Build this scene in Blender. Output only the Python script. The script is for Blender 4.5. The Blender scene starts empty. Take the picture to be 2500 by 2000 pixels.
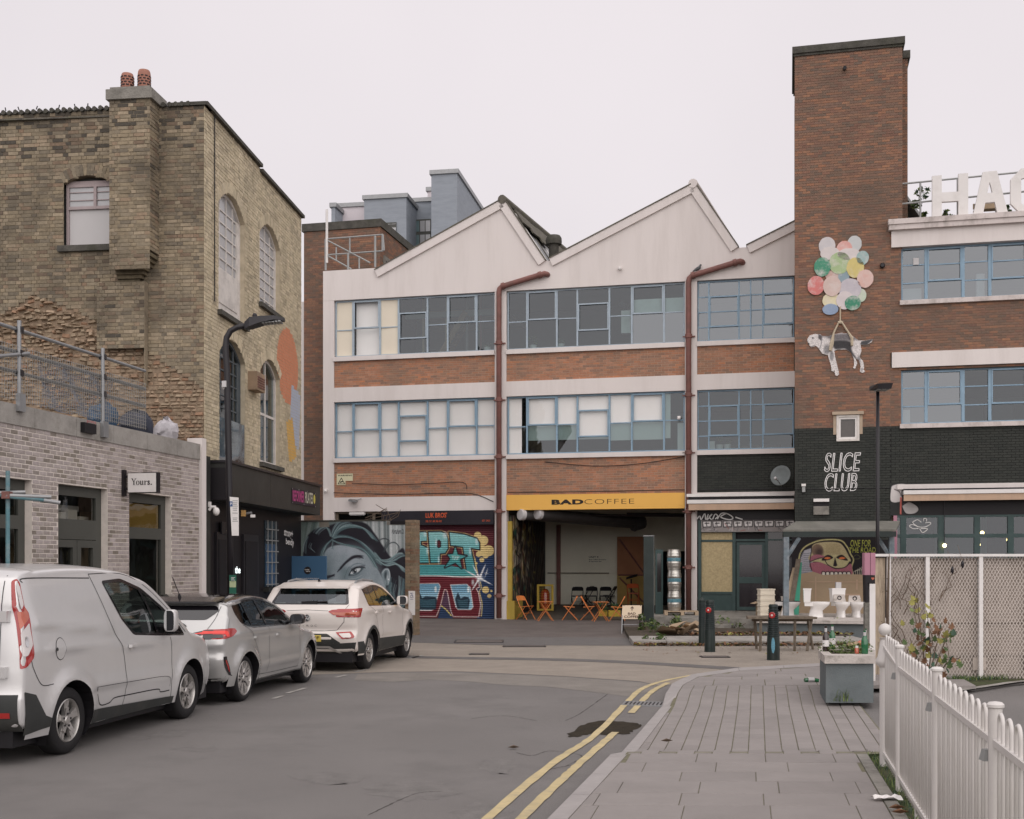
import bpy,bmesh,math,random
import numpy as np
from mathutils import Vector as V3,Matrix
from mathutils.geometry import delaunay_2d_cdt,tessellate_polygon
scene=bpy.context.scene
COL=scene.collection
rnd=random.Random(11)
F,CX,HY,EYE=2878.0,1250.0,1380.0,1.82
# ------------------------------------------------------------------ camera
cam_d=bpy.data.cameras.new('camera')
cam=bpy.data.objects.new('camera',cam_d);COL.objects.link(cam)
cam.location=(0,0,EYE);cam.rotation_euler=(math.radians(90),0,0)
cam_d.sensor_width=36.0;cam_d.lens=36.0*F/2500.0
cam_d.shift_y=(HY-1000.0)/2500.0
cam_d.clip_start=0.1;cam_d.clip_end=2000.0
scene.camera=cam
# ------------------------------------------------------------------ sky, sun, exposure
SUN_EL,SUN_AZ=math.radians(41),math.radians(168)
world=bpy.data.worlds.new('World');scene.world=world;world.use_nodes=True
nt=world.node_tree;nt.nodes.clear()
def _n(t,**k):
 n=nt.nodes.new(t)
 for a,b in k.items():setattr(n,a,b)
 return n
sky=_n('ShaderNodeTexSky',sky_type='NISHITA',sun_disc=False,sun_elevation=SUN_EL,sun_rotation=SUN_AZ,air_density=1.0,dust_density=4.0)
tc=_n('ShaderNodeTexCoord');cl=_n('ShaderNodeTexNoise');cl.inputs['Scale'].default_value=1.6;cl.inputs['Detail'].default_value=4
cmap=_n('ShaderNodeMapRange');cmap.inputs['From Min'].default_value=.3;cmap.inputs['From Max'].default_value=.7
cloud=_n('ShaderNodeMix',data_type='RGBA');cloud.inputs[6].default_value=(7.5,6.98,7.18,1);cloud.inputs[7].default_value=(8.5,7.9,8.1,1)
mx=_n('ShaderNodeMix',data_type='RGBA');mx.inputs[0].default_value=.93
bg=_n('ShaderNodeBackground');bg.inputs['Strength'].default_value=.083
wo=_n('ShaderNodeOutputWorld')
L=nt.links.new
L(tc.outputs['Generated'],cl.inputs['Vector']);L(cl.outputs['Fac'],cmap.inputs['Value']);L(cmap.outputs['Result'],cloud.inputs[0])
L(sky.outputs['Color'],mx.inputs[6]);L(cloud.outputs[2],mx.inputs[7]);L(mx.outputs[2],bg.inputs['Color']);L(bg.outputs[0],wo.inputs['Surface'])
sun_d=bpy.data.lights.new('sun','SUN');sun_d.energy=1.5;sun_d.angle=math.radians(105);sun_d.color=(1.0,.965,.93)
sun=bpy.data.objects.new('sun',sun_d);COL.objects.link(sun)
_sd=V3((math.sin(SUN_AZ)*math.cos(SUN_EL),math.cos(SUN_AZ)*math.cos(SUN_EL),math.sin(SUN_EL)))
sun.rotation_euler=(-_sd).to_track_quat('-Z','Y').to_euler();sun.location=_sd*60
vs=scene.view_settings
scene.display_settings.display_device='sRGB'
vs.view_transform='Standard';vs.look='None';vs.exposure=0.36;vs.gamma=1.0;vs.use_curve_mapping=False
scene.cycles.max_bounces=8;scene.cycles.transparent_max_bounces=16;scene.cycles.caustics_reflective=False;scene.cycles.caustics_refractive=False
scene.cycles.use_denoising=True;scene.cycles.sample_clamp_indirect=4.0
# ------------------------------------------------------------------ helpers: colour and material
def lin(c):
 c=c/255.0
 return c/12.92 if c<=.04045 else((c+.055)/1.055)**2.4
def S(r,g=None,b=None,k=1.0):
 if g is None:g=b=r
 return(lin(r)*k,lin(g)*k,lin(b)*k)
MATS={}
def node_mat(name):
 m=bpy.data.materials.new(name);m.use_nodes=True
 n=m.node_tree.nodes;b=n['Principled BSDF']
 return m,m.node_tree,b
def mat(name,col,rough=.75,var=.12,vs=2.0,bump=0.0,bs=40.0,metal=0.0,spec=.35,dirt=None,dscale=1.2,damt=.5,stretch=None,coat=0.0,emit=None,estr=1.0,alpha=None,attr=None,grain=None):
 if name in MATS:return MATS[name]
 m,t,b=node_mat(name);N=t.nodes;K=t.links.new
 geo=N.new('ShaderNodeNewGeometry');vec=geo.outputs['Position']
 if stretch:
  mp=N.new('ShaderNodeMapping');mp.inputs['Scale'].default_value=stretch;K(vec,mp.inputs['Vector']);vec=mp.outputs['Vector']
 if attr:
  a=N.new('ShaderNodeAttribute');a.attribute_name=attr;base=a.outputs['Color']
 else:
  c=N.new('ShaderNodeRGB');c.outputs[0].default_value=(*col,1);base=c.outputs[0]
 if var>0:
  nz=N.new('ShaderNodeTexNoise');nz.inputs['Scale'].default_value=vs;nz.inputs['Detail'].default_value=6;nz.inputs['Roughness'].default_value=.65
  K(vec,nz.inputs['Vector'])
  mr=N.new('ShaderNodeMapRange');mr.inputs['From Min'].default_value=.28;mr.inputs['From Max'].default_value=.72
  mr.inputs['To Min'].default_value=1-var;mr.inputs['To Max'].default_value=1+var;K(nz.outputs['Fac'],mr.inputs['Value'])
  vm=N.new('ShaderNodeVectorMath');vm.operation='SCALE';K(base,vm.inputs[0]);K(mr.outputs['Result'],vm.inputs['Scale']);base=vm.outputs[0]
 if dirt:
  nz=N.new('ShaderNodeTexNoise');nz.inputs['Scale'].default_value=dscale;nz.inputs['Detail'].default_value=7;nz.inputs['Roughness'].default_value=.7
  K(vec,nz.inputs['Vector'])
  mr=N.new('ShaderNodeMapRange');mr.inputs['From Min'].default_value=.48;mr.inputs['From Max'].default_value=.72;mr.inputs['To Max'].default_value=damt;K(nz.outputs['Fac'],mr.inputs['Value'])
  mi=N.new('ShaderNodeMix');mi.data_type='RGBA';K(mr.outputs['Result'],mi.inputs[0]);K(base,mi.inputs[6]);mi.inputs[7].default_value=(*dirt,1);base=mi.outputs[2]
 if grain:
  nz=N.new('ShaderNodeTexNoise');nz.inputs['Scale'].default_value=grain[0];nz.inputs['Detail'].default_value=3;K(geo.outputs['Position'],nz.inputs['Vector']);mr=N.new('ShaderNodeMapRange');mr.inputs['From Min'].default_value=.3;mr.inputs['From Max'].default_value=.7;mr.inputs['To Min'].default_value=1-grain[1];mr.inputs['To Max'].default_value=1+grain[1];K(nz.outputs['Fac'],mr.inputs['Value'])
  vm=N.new('ShaderNodeVectorMath');vm.operation='SCALE';K(base,vm.inputs[0]);K(mr.outputs['Result'],vm.inputs['Scale']);base=vm.outputs[0]
 K(base,b.inputs['Base Color'])
 b.inputs['Roughness'].default_value=rough;b.inputs['Metallic'].default_value=metal;b.inputs['Specular IOR Level'].default_value=spec
 if coat:b.inputs['Coat Weight'].default_value=coat;b.inputs['Coat Roughness'].default_value=.06
 if emit:b.inputs['Emission Color'].default_value=(*emit,1);b.inputs['Emission Strength'].default_value=estr
 if alpha is not None:b.inputs['Alpha'].default_value=alpha
 if bump:
  nz=N.new('ShaderNodeTexNoise');nz.inputs['Scale'].default_value=bs;nz.inputs['Detail'].default_value=5
  K(vec,nz.inputs['Vector'])
  bp=N.new('ShaderNodeBump');bp.inputs['Strength'].default_value=bump;bp.inputs['Distance'].default_value=.02;K(nz.outputs['Fac'],bp.inputs['Height']);K(bp.outputs['Normal'],b.inputs['Normal'])
 MATS[name]=m
 return m
def brick_mat(name,cols,dirt=None,damt=.5,dscale=.5,rough=.88,fine=.18,stretch=None):
 m,t,b=node_mat(name);N=t.nodes;K=t.links.new
 a=N.new('ShaderNodeAttribute');a.attribute_name='tint'
 r=N.new('ShaderNodeValToRGB');e=r.color_ramp.elements
 e[0].position=0;e[0].color=(*cols[0],1);e[1].position=1;e[1].color=(*cols[-1],1)
 for i,c in enumerate(cols[1:-1]):
  q=e.new((i+1)/(len(cols)-1));q.color=(*c,1)
 K(a.outputs['Fac'],r.inputs['Fac'])
 geo=N.new('ShaderNodeNewGeometry');vec=geo.outputs['Position']
 nz=N.new('ShaderNodeTexNoise');nz.inputs['Scale'].default_value=14;nz.inputs['Detail'].default_value=6;nz.inputs['Roughness'].default_value=.7;K(vec,nz.inputs['Vector'])
 mr=N.new('ShaderNodeMapRange');mr.inputs['From Min'].default_value=.25;mr.inputs['From Max'].default_value=.75;mr.inputs['To Min'].default_value=1-fine;mr.inputs['To Max'].default_value=1+fine;K(nz.outputs['Fac'],mr.inputs['Value'])
 vm=N.new('ShaderNodeVectorMath');vm.operation='SCALE';K(r.outputs['Color'],vm.inputs[0]);K(mr.outputs['Result'],vm.inputs['Scale']);base=vm.outputs[0]
 if dirt:
  v2=vec
  if stretch:
   mp=N.new('ShaderNodeMapping');mp.inputs['Scale'].default_value=stretch;K(vec,mp.inputs['Vector']);v2=mp.outputs['Vector']
  n2=N.new('ShaderNodeTexNoise');n2.inputs['Scale'].default_value=dscale;n2.inputs['Detail'].default_value=6;n2.inputs['Roughness'].default_value=.6;K(v2,n2.inputs['Vector'])
  m2=N.new('ShaderNodeMapRange');m2.inputs['From Min'].default_value=.46;m2.inputs['From Max'].default_value=.68;m2.inputs['To Max'].default_value=damt;K(n2.outputs['Fac'],m2.inputs['Value'])
  mi=N.new('ShaderNodeMix');mi.data_type='RGBA';K(m2.outputs['Result'],mi.inputs[0]);K(base,mi.inputs[6]);mi.inputs[7].default_value=(*dirt,1);base=mi.outputs[2]
 K(base,b.inputs['Base Color']);b.inputs['Roughness'].default_value=rough;b.inputs['Specular IOR Level'].default_value=.2
 bp=N.new('ShaderNodeBump');bp.inputs['Strength'].default_value=.5;bp.inputs['Distance'].default_value=.01;K(nz.outputs['Fac'],bp.inputs['Height']);K(bp.outputs['Normal'],b.inputs['Normal'])
 return m
def glass_mat(name,tint=(.5,.55,.55),refl=.16,rough=.02):
 m=bpy.data.materials.new(name);m.use_nodes=True;t=m.node_tree;N=t.nodes;K=t.links.new;N.clear()
 o=N.new('ShaderNodeOutputMaterial');tr=N.new('ShaderNodeBsdfTransparent');tr.inputs[0].default_value=(*tint,1)
 gl=N.new('ShaderNodeBsdfGlossy');gl.inputs['Roughness'].default_value=rough;gl.inputs['Color'].default_value=(.9,.95,1,1)
 lw=N.new('ShaderNodeLayerWeight');lw.inputs['Blend'].default_value=.5
 pw=N.new('ShaderNodeMath');pw.operation='POWER';pw.inputs[1].default_value=4.0;K(lw.outputs['Facing'],pw.inputs[0])
 ad=N.new('ShaderNodeMath');ad.operation='MULTIPLY_ADD';ad.inputs[1].default_value=.7;ad.inputs[2].default_value=refl+.03;ad.use_clamp=True;K(pw.outputs[0],ad.inputs[0])
 mi=N.new('ShaderNodeMixShader');K(ad.outputs[0],mi.inputs[0]);K(tr.outputs[0],mi.inputs[1]);K(gl.outputs[0],mi.inputs[2]);K(mi.outputs[0],o.inputs['Surface'])
 geo=N.new('ShaderNodeNewGeometry');nz=N.new('ShaderNodeTexNoise');nz.inputs['Scale'].default_value=1.3;K(geo.outputs['Position'],nz.inputs['Vector'])
 bp=N.new('ShaderNodeBump');bp.inputs['Strength'].default_value=.12;bp.inputs['Distance'].default_value=.05;K(nz.outputs['Fac'],bp.inputs['Height']);K(bp.outputs['Normal'],gl.inputs['Normal'])
 return m
 # ------------------------------------------------------------------ helpers: objects
def tag(o,label=None,cat=None,group=None,kind=None):
 if label:o['label']=label
 if cat:o['category']=cat
 if group:o['group']=group
 if kind:o['kind']=kind
 return o
def thing(name,loc,label,cat,group=None,rz=0.0):
 o=bpy.data.objects.new(name,None);COL.objects.link(o);o.empty_display_size=.2
 o.location=loc;o.rotation_euler=(0,0,rz)
 return tag(o,label,cat,group)
def root_of(o):
 while o.parent:o=o.parent
 return o
class MB:
 def __init__(s):s.v=[];s.f=[];s.mi=[];s.t=[];s.cur=0;s.tint=.5
 def add(s,vs_,fs_):
  o=len(s.v);s.v+=[tuple(p)for p in vs_]
  for f in fs_:s.f.append(tuple(i+o for i in f));s.mi.append(s.cur);s.t.append(s.tint)
  return s
 def poly(s,pts):return s.add(pts,[tuple(range(len(pts)))])
 def ngon(s,pts):
  tr=tessellate_polygon([[V3(p)for p in pts]])
  return s.add(pts,[tuple(t)for t in tr])
 def hexa(s,p,skip=()):
  fs_=[(0,3,2,1),(4,5,6,7),(0,1,5,4),(1,2,6,5),(2,3,7,6),(3,0,4,7)]
  return s.add(p,[f for i,f in enumerate(fs_)if i not in skip])
 def box(s,fr,a0,a1,b0,b1,c0,c1,skip=()):
  return s.hexa([fr(a0,b0,c0),fr(a1,b0,c0),fr(a1,b1,c0),fr(a0,b1,c0),fr(a0,b0,c1),fr(a1,b0,c1),fr(a1,b1,c1),fr(a0,b1,c1)],skip)
 def prism(s,pts,ext,back=True):
  ext=V3(ext);n=len(pts);P=[V3(p)for p in pts];Q=[p+ext for p in P]
  tr=tessellate_polygon([P])
  fs_=[tuple(t)for t in tr]+[(i,(i+1)%n,(i+1)%n+n,i+n)for i in range(n)]
  if back:fs_+=[tuple(x+n for x in t[::-1])for t in tr]
  return s.add(P+Q,fs_)
 def tube(s,path,r,n=8,cap=True):
  P=[V3(p)for p in path];m=len(P)
  R=r if isinstance(r,(list,tuple))else[r]*m
  vs_=[];up=None
  for i in range(m):
   d=(P[min(i+1,m-1)]-P[max(i-1,0)]).normalized()
   if up is None:
    up=V3((0,0,1))if abs(d.z)<.9 else V3((1,0,0))
   a=d.cross(up);a=a.normalized()if a.length>1e-6 else d.orthogonal().normalized();b=a.cross(d).normalized();up=b
   for k in range(n):
    t=2*math.pi*k/n;vs_.append(P[i]+(a*math.cos(t)+b*math.sin(t))*R[i])
  fs_=[(i*n+k,i*n+(k+1)%n,(i+1)*n+(k+1)%n,(i+1)*n+k)for i in range(m-1)for k in range(n)]
  if cap:fs_+=[tuple(range(n))[::-1],tuple((m-1)*n+k for k in range(n))]
  return s.add(vs_,fs_)
 def lathe(s,o,prof,n=16,ax=(0,0,1),cap=True):
  o=V3(o);ax=V3(ax).normalized();a=ax.orthogonal().normalized();b=ax.cross(a)
  vs_=[o+ax*h+(a*math.cos(2*math.pi*k/n)+b*math.sin(2*math.pi*k/n))*r for r,h in prof for k in range(n)]
  m=len(prof)
  fs_=[(i*n+k,i*n+(k+1)%n,(i+1)*n+(k+1)%n,(i+1)*n+k)for i in range(m-1)for k in range(n)]
  if cap:fs_+=[tuple(range(n))[::-1],tuple((m-1)*n+k for k in range(n))]
  return s.add(vs_,fs_)
 def ball(s,c,r,n=12,m=8,sc=(1,1,1)):
  c=V3(c);vs_=[];fs_=[]
  for i in range(m+1):
   th=math.pi*i/m
   for k in range(n):
    ph=2*math.pi*k/n
    vs_.append(c+V3((math.sin(th)*math.cos(ph)*r*sc[0],math.sin(th)*math.sin(ph)*r*sc[1],math.cos(th)*r*sc[2])))
  fs_=[(i*n+k,(i+1)*n+k,(i+1)*n+(k+1)%n,i*n+(k+1)%n)for i in range(m)for k in range(n)]
  return s.add(vs_,fs_)
 def build(s,name,mats,parent=None,smooth=False,local=False,label=None,cat=None,group=None,kind=None,tint=False,loc=None,recalc=True,angle=None):
  me=bpy.data.meshes.new(name)
  vv=s.v
  if parent is not None and not local:
   r=root_of(parent);q=r.location;a=-r.rotation_euler.z;ca,sa=math.cos(a),math.sin(a)
   vv=[((p[0]-q.x)*ca-(p[1]-q.y)*sa,(p[0]-q.x)*sa+(p[1]-q.y)*ca,p[2]-q.z)for p in vv]
   par_off=V3((0,0,0));pp=parent
   while pp.parent:par_off+=pp.location;pp=pp.parent
   if par_off.length>0:vv=[(p[0]-par_off.x,p[1]-par_off.y,p[2]-par_off.z)for p in vv]
  elif loc is not None:
   vv=[(p[0]-loc[0],p[1]-loc[1],p[2]-loc[2])for p in vv]
  me.from_pydata(vv,[],s.f)
  for m in(mats if isinstance(mats,(list,tuple))else[mats]):me.materials.append(m)
  if any(s.mi):me.polygons.foreach_set('material_index',s.mi)
  if tint:
   at=me.attributes.new('tint','FLOAT','FACE');at.data.foreach_set('value',s.t)
  if recalc:
   bm=bmesh.new();bm.from_mesh(me);bmesh.ops.recalc_face_normals(bm,faces=bm.faces);bm.to_mesh(me);bm.free()
  if smooth:
   me.polygons.foreach_set('use_smooth',[True]*len(me.polygons))
   if angle:me.set_sharp_from_angle(angle=math.radians(angle))
  o=bpy.data.objects.new(name,me);COL.objects.link(o)
  if parent is not None:o.parent=parent
  elif loc is not None:o.location=loc
  return tag(o,label,cat,group,kind)
def share(o,name,parent,loc=(0,0,0),rot=None):
 c=bpy.data.objects.new(name,o if isinstance(o,bpy.types.Mesh)else o.data);COL.objects.link(c);c.parent=parent;c.location=loc
 if rot is not None:c.rotation_euler=rot
 return c
def copy_tree(o,parent=None):
 c=o.copy();COL.objects.link(c);c.parent=parent
 for ch in list(o.children):copy_tree(ch,c)
 return c
def wfr(o=(0,0,0),rz=0.0):
 o=V3(o);ca,sa=math.cos(rz),math.sin(rz)
 return lambda a,b,c:V3((o.x+a*ca-b*sa,o.y+a*sa+b*ca,o.z+c))
def G(px,py,z=0.0):
 y=(EYE-z)*F/(py-HY)
 return V3(((px-CX)/F*y,y,z))
def atd(px,py,y):return V3(((px-CX)/F*y,y,EYE+(HY-py)/F*y))
class Wall:
 def __init__(s,o,d):
  s.o=V3((o[0],o[1]));s.d=V3((d[0],d[1])).normalized();s.n=V3((s.d.y,-s.d.x))
 def P(s,u,z,o=0.0):return V3((s.o.x+s.d.x*u+s.n.x*o,s.o.y+s.d.y*u+s.n.y*o,z))
 def fr(s):return lambda a,b,c:s.P(a,b,c)
 def uz(s,px,py,o=0.0):
  t=(px-CX)/F;q=s.o+s.n*o
  # q.x + d.x u = t (q.y + d.y u)
  u=(t*q.y-q.x)/(s.d.x-t*s.d.y);y=q.y+s.d.y*u
  return u,EYE+(HY-py)/F*y
 def u(s,px,o=0.0):return s.uz(px,HY,o)[0]
 def off(s,o):return Wall((s.o.x+s.n.x*o,s.o.y+s.n.y*o),s.d)
def project(p):
 return CX+F*p[0]/p[1],HY-F*(p[2]-EYE)/p[1]
def text_mesh(body,bold=0.0,shear=0.0,spacing=1.0,line=1.0,align='LEFT',res=3):
 c=bpy.data.curves.new('writing','FONT');c.body=body;c.size=1;c.offset=bold;c.shear=shear;c.space_character=spacing;c.space_line=line
 c.align_x=align;c.resolution_u=res;c.fill_mode='FRONT'
 o=bpy.data.objects.new('writing',c);COL.objects.link(o)
 bpy.context.view_layer.update()
 dg=bpy.context.evaluated_depsgraph_get();me=bpy.data.meshes.new_from_object(o.evaluated_get(dg))
 V=np.array([v.co[:2]for v in me.vertices]);Fc=[tuple(p.vertices)for p in me.polygons]
 bpy.data.objects.remove(o);bpy.data.curves.remove(c);bpy.data.meshes.remove(me)
 if len(V)==0:return V,Fc
 lo,hi=V.min(0),V.max(0)
 return(V-lo)/(hi-lo),Fc
def writing(name,body,fr,u0,u1,z0,z1,m,parent,o=.004,**k):
 V,Fc=text_mesh(body,**k);b=MB()
 b.add([fr(u0+(u1-u0)*p[0],z0+(z1-z0)*p[1],o)for p in V],Fc)
 return b.build(name,m,parent,recalc=False)
 # ------------------------------------------------------------------ helpers: brickwork
def solid(u0,u1,holes):
 iv=[(u0,u1)]
 for a,b in holes:
  nx=[]
  for p,q in iv:
   if b<=p or a>=q:nx.append((p,q));continue
   if a>p:nx.append((p,a))
   if b<q:nx.append((b,q))
  iv=nx
 return iv
def brickwork(parent,W,u0,u1,z0,z1,m_brick,m_mortar,hole=lambda z:[],ends=None,bl=.225,ch=.075,joint=.010,proud=.009,out=0.0,bond='stretch',paint=None,singles=300,tintf=None,wall_name='wall',depth=.0,seed=1,rough=.0015,phase=0.0,focus=None,m_paint=None):
 R=random.Random(seed);n=max(1,round((z1-z0)/ch));ch=(z1-z0)/n
 bed=MB();items=[];prev=None;run=None
 P=W.P
 def flush(iv,za,zb):
  for a,b in iv:bed.poly([P(a,za,out),P(b,za,out),P(b,zb,out),P(a,zb,out)])
 for i in range(n):
  za,zb=z0+i*ch,z0+(i+1)*ch;zc=(za+zb)/2
  a,b=(u0,u1)if ends is None else ends(zc)
  iv=solid(a,b,hole(zc))if b>a else[]
  key=tuple((round(x,4),round(y,4))for x,y in iv)
  if run and run[0]==key:run[2]=zb
  else:
   if run:flush(run[0],run[1],run[2])
   run=[key,za,zb]
   # bricks of this course
  pos=u0-bl*2+phase+((i%2)*bl*.5 if bond=='stretch' else(i%2)*bl*.75)
  j=0
  while pos<u1+bl:
   ln=bl if(bond=='stretch' or(j+i)%2==0)else bl*.5
   full_a,full_b=pos+joint/2,pos+ln-joint/2
   for p,q in iv:
    ca,cb=max(full_a,p+joint*.3),min(full_b,q-joint*.3)
    if cb-ca<.03:continue
    cuts=[(ca,cb,None)]
    if paint:
     cuts=[]
     for pa,pb,tagp in paint(zc):
      x0,x1=max(ca,pa),min(cb,pb)
      if x1-x0>.004:cuts.append((x0,x1,tagp))
    for x0,x1,tagp in cuts:
     t=tintf(R,(x0+x1)/2,zc)if tintf else R.random()
     items.append((x0,x1,za+joint/2,zb-joint/2,t,tagp,(cb-ca)>ln-joint*1.3 and len(cuts)==1,R.uniform(-rough,rough)))
   pos+=ln;j+=1
 if run:flush(run[0],run[1],run[2])
 wall=bed.build(wall_name,m_mortar,parent,recalc=False)
 # which show largest
 def score(it):
  c=P((it[0]+it[1])/2,(it[2]+it[3])/2);x,y=project(c)
  if not(0<x<2500 and 0<y<2000):return 0
  if focus and not focus(x,y):return 0
  return(it[1]-it[0])/c.y**2
 full=sorted((k for k,it in enumerate(items)if it[6]and it[5]is None),key=lambda k:-score(items[k]))
 full=[k for k in full[:singles]if score(items[k])>0]
 chosen=set(full)
 rz=math.atan2(W.d.y,W.d.x);meshes={}
 rt=root_of(parent)
 for k in full:
  x0,x1,za,zb,t,_,_,dz=items[k];q=round(t*11)/11;key=(q,round(x1-x0,3))
  if key not in meshes:
   b=MB();w2,h2=(x1-x0)/2,(zb-za)/2;c=.004
   b.tint=q
   b.add([(-w2,0,-h2),(w2,0,-h2),(w2,0,h2),(-w2,0,h2),(-w2,-proud+.003,-h2),(w2,-proud+.003,-h2),(w2,-proud+.003,h2),(-w2,-proud+.003,h2),(-w2+c,-proud,-h2+c),(w2-c,-proud,-h2+c),(w2-c,-proud,h2-c),(-w2+c,-proud,h2-c)],[(0,1,5,4),(1,2,6,5),(2,3,7,6),(3,0,4,7),(4,5,9,8),(5,6,10,9),(6,7,11,10),(7,4,8,11),(8,9,10,11)])
   me=bpy.data.meshes.new('brick');me.from_pydata(b.v,[],b.f);me.materials.append(m_brick)
   at=me.attributes.new('tint','FLOAT','FACE');at.data.foreach_set('value',b.t);meshes[key]=me
  c=P((x0+x1)/2,(za+zb)/2,out+dz)-rt.location
  o=bpy.data.objects.new('brick',meshes[key]);COL.objects.link(o);o.parent=wall;o.location=c;o.rotation_euler=(0,0,rz)
 b=MB();mats_=[m_brick]+list(m_paint or[])
 for k,(x0,x1,za,zb,t,tp,fl,dz)in enumerate(items):
  if k in chosen:continue
  b.tint=t;b.cur=0 if tp is None else tp
  o1=out+proud+dz
  b.add([P(x0,za,out),P(x1,za,out),P(x1,zb,out),P(x0,zb,out),P(x0,za,o1),P(x1,za,o1),P(x1,zb,o1),P(x0,zb,o1)],[(0,1,5,4),(1,2,6,5),(2,3,7,6),(3,0,4,7),(4,5,6,7)])
 if b.f:b.build('bricks',mats_,wall,tint=True,recalc=False,kind='stuff')
 return wall
 # ------------------------------------------------------------------ helpers: paint on a flat surface, as one colour per vertex of a fine sheet
class Canvas:
 def __init__(s,box,w,h,col=(128,128,128)):
  s.b=box;s.w=w;s.h=h;s.c=np.zeros((h,w,3))+np.array(col,float)
  s.X,s.Y=np.meshgrid(np.linspace(box[0],box[2],w),np.linspace(box[1],box[3],h));s.px=(box[2]-box[0])/(w-1)
 def blend(s,a,col,sl=None):
  a=np.clip(a,0,1)[...,None]
  col=np.asarray(col,float)
  if sl is None:s.c=s.c*(1-a)+col*a
  else:s.c[sl]=s.c[sl]*(1-a)+col*a
 def _sl(s,x0,y0,x1,y1):
  i0=int(max(0,math.floor((y0-s.b[1])/(s.b[3]-s.b[1])*(s.h-1))));i1=int(min(s.h,math.ceil((y1-s.b[1])/(s.b[3]-s.b[1])*(s.h-1))+1))
  j0=int(max(0,math.floor((x0-s.b[0])/(s.b[2]-s.b[0])*(s.w-1))));j1=int(min(s.w,math.ceil((x1-s.b[0])/(s.b[2]-s.b[0])*(s.w-1))+1))
  return(slice(i0,max(i0,i1)),slice(j0,max(j0,j1)))
 @staticmethod
 def smooth(pts,closed=True,k=8):
  P=[np.array(p,float)for p in pts];n=len(P);out=[]
  for i in range(n if closed else n-1):
   p0,p1,p2,p3=(P[(i-1)%n],P[i],P[(i+1)%n],P[(i+2)%n])if closed else(P[max(i-1,0)],P[i],P[i+1],P[min(i+2,n-1)])
   for t in np.linspace(0,1,k,endpoint=False):
    out.append(.5*((2*p1)+(-p0+p2)*t+(2*p0-5*p1+4*p2-p3)*t*t+(-p0+3*p1-3*p2+p3)*t**3))
  if not closed:out.append(P[-1])
  return[tuple(p)for p in out]
 def inside(s,pts,X,Y):
  r=np.zeros(X.shape,bool);n=len(pts)
  for i in range(n):
   (xa,ya),(xb,yb)=pts[i],pts[(i+1)%n]
   if ya==yb:continue
   r^=((ya>Y)!=(yb>Y))&(X<(xb-xa)*(Y-ya)/(yb-ya)+xa)
  return r
 def dist(s,pts,X,Y,closed=False):
  d=np.full(X.shape,1e9);T=np.zeros(X.shape);n=len(pts);m=n if closed else n-1
  for i in range(m):
   (xa,ya),(xb,yb)=pts[i],pts[(i+1)%n];dx,dy=xb-xa,yb-ya;l2=dx*dx+dy*dy+1e-9
   t=np.clip(((X-xa)*dx+(Y-ya)*dy)/l2,0,1);e=np.hypot(X-xa-t*dx,Y-ya-t*dy)
   T=np.where(e<d,(i+t)/m,T);d=np.minimum(d,e)
  return d,T
 def fill(s,pts,col,soft=None,a=1.0,smooth=False,grad=None):
  if smooth:pts=s.smooth(pts)
  soft=soft or s.px*.7
  xs=[p[0]for p in pts];ys=[p[1]for p in pts]
  sl=s._sl(min(xs)-soft*2,min(ys)-soft*2,max(xs)+soft*2,max(ys)+soft*2);X,Y=s.X[sl],s.Y[sl]
  if X.size==0:return
  d,_=s.dist(pts,X,Y,True);ins=s.inside(pts,X,Y);sd=np.where(ins,d,-d)
  al=np.clip(sd/(2*soft)+.5,0,1)*a
  if grad is not None:
   (gx0,gy0),(gx1,gy1),col2=grad;l2=(gx1-gx0)**2+(gy1-gy0)**2
   t=np.clip(((X-gx0)*(gx1-gx0)+(Y-gy0)*(gy1-gy0))/l2,0,1)[...,None]
   s.blend(al,np.array(col)*(1-t)+np.array(col2)*t,sl)
  else:s.blend(al,col,sl)
 def stroke(s,pts,w,col,a=1.0,smooth=True,taper=0.0,soft=None,closed=False):
  if smooth:pts=s.smooth(pts,closed,6)
  soft=soft or s.px*.6;xs=[p[0]for p in pts];ys=[p[1]for p in pts];q=w+soft*2
  sl=s._sl(min(xs)-q,min(ys)-q,max(xs)+q,max(ys)+q);X,Y=s.X[sl],s.Y[sl]
  if X.size==0:return
  d,T=s.dist(pts,X,Y,closed)
  hw=w/2*(1-taper*np.abs(2*T-1)**1.5)
  s.blend(np.clip((hw-d)/(2*soft)+.5,0,1)*a,col,sl)
 def ell(s,x,y,rx,ry,col,a=1.0,soft=.3,rot=0.0):
  c,q=math.cos(rot),math.sin(rot);R=max(rx,ry)*(1+soft)
  sl=s._sl(x-R,y-R,x+R,y+R);X,Y=s.X[sl]-x,s.Y[sl]-y
  if X.size==0:return
  d=np.hypot((X*c+Y*q)/rx,(-X*q+Y*c)/ry)
  s.blend(np.clip((1+soft-d)/(2*soft+1e-6),0,1)**1.3*a,col,sl)
 def text(s,body,x0,y0,x1,y1,col,a=1.0,**k):
  V,Fc=text_mesh(body,**k)
  for f in Fc:
   s.fill([(x0+(x1-x0)*V[i][0],y1+(y0-y1)*V[i][1])for i in f],col,a=a,soft=s.px*.3)
 def noise(s,amp,seed=0,k=1):
  R=np.random.RandomState(seed);nz=R.normal(0,1,(s.h//k+2,s.w//k+2));nz=np.kron(nz,np.ones((k,k)))[:s.h,:s.w]
  s.c=np.clip(s.c*(1+amp*nz[...,None]),0,255)
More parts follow.
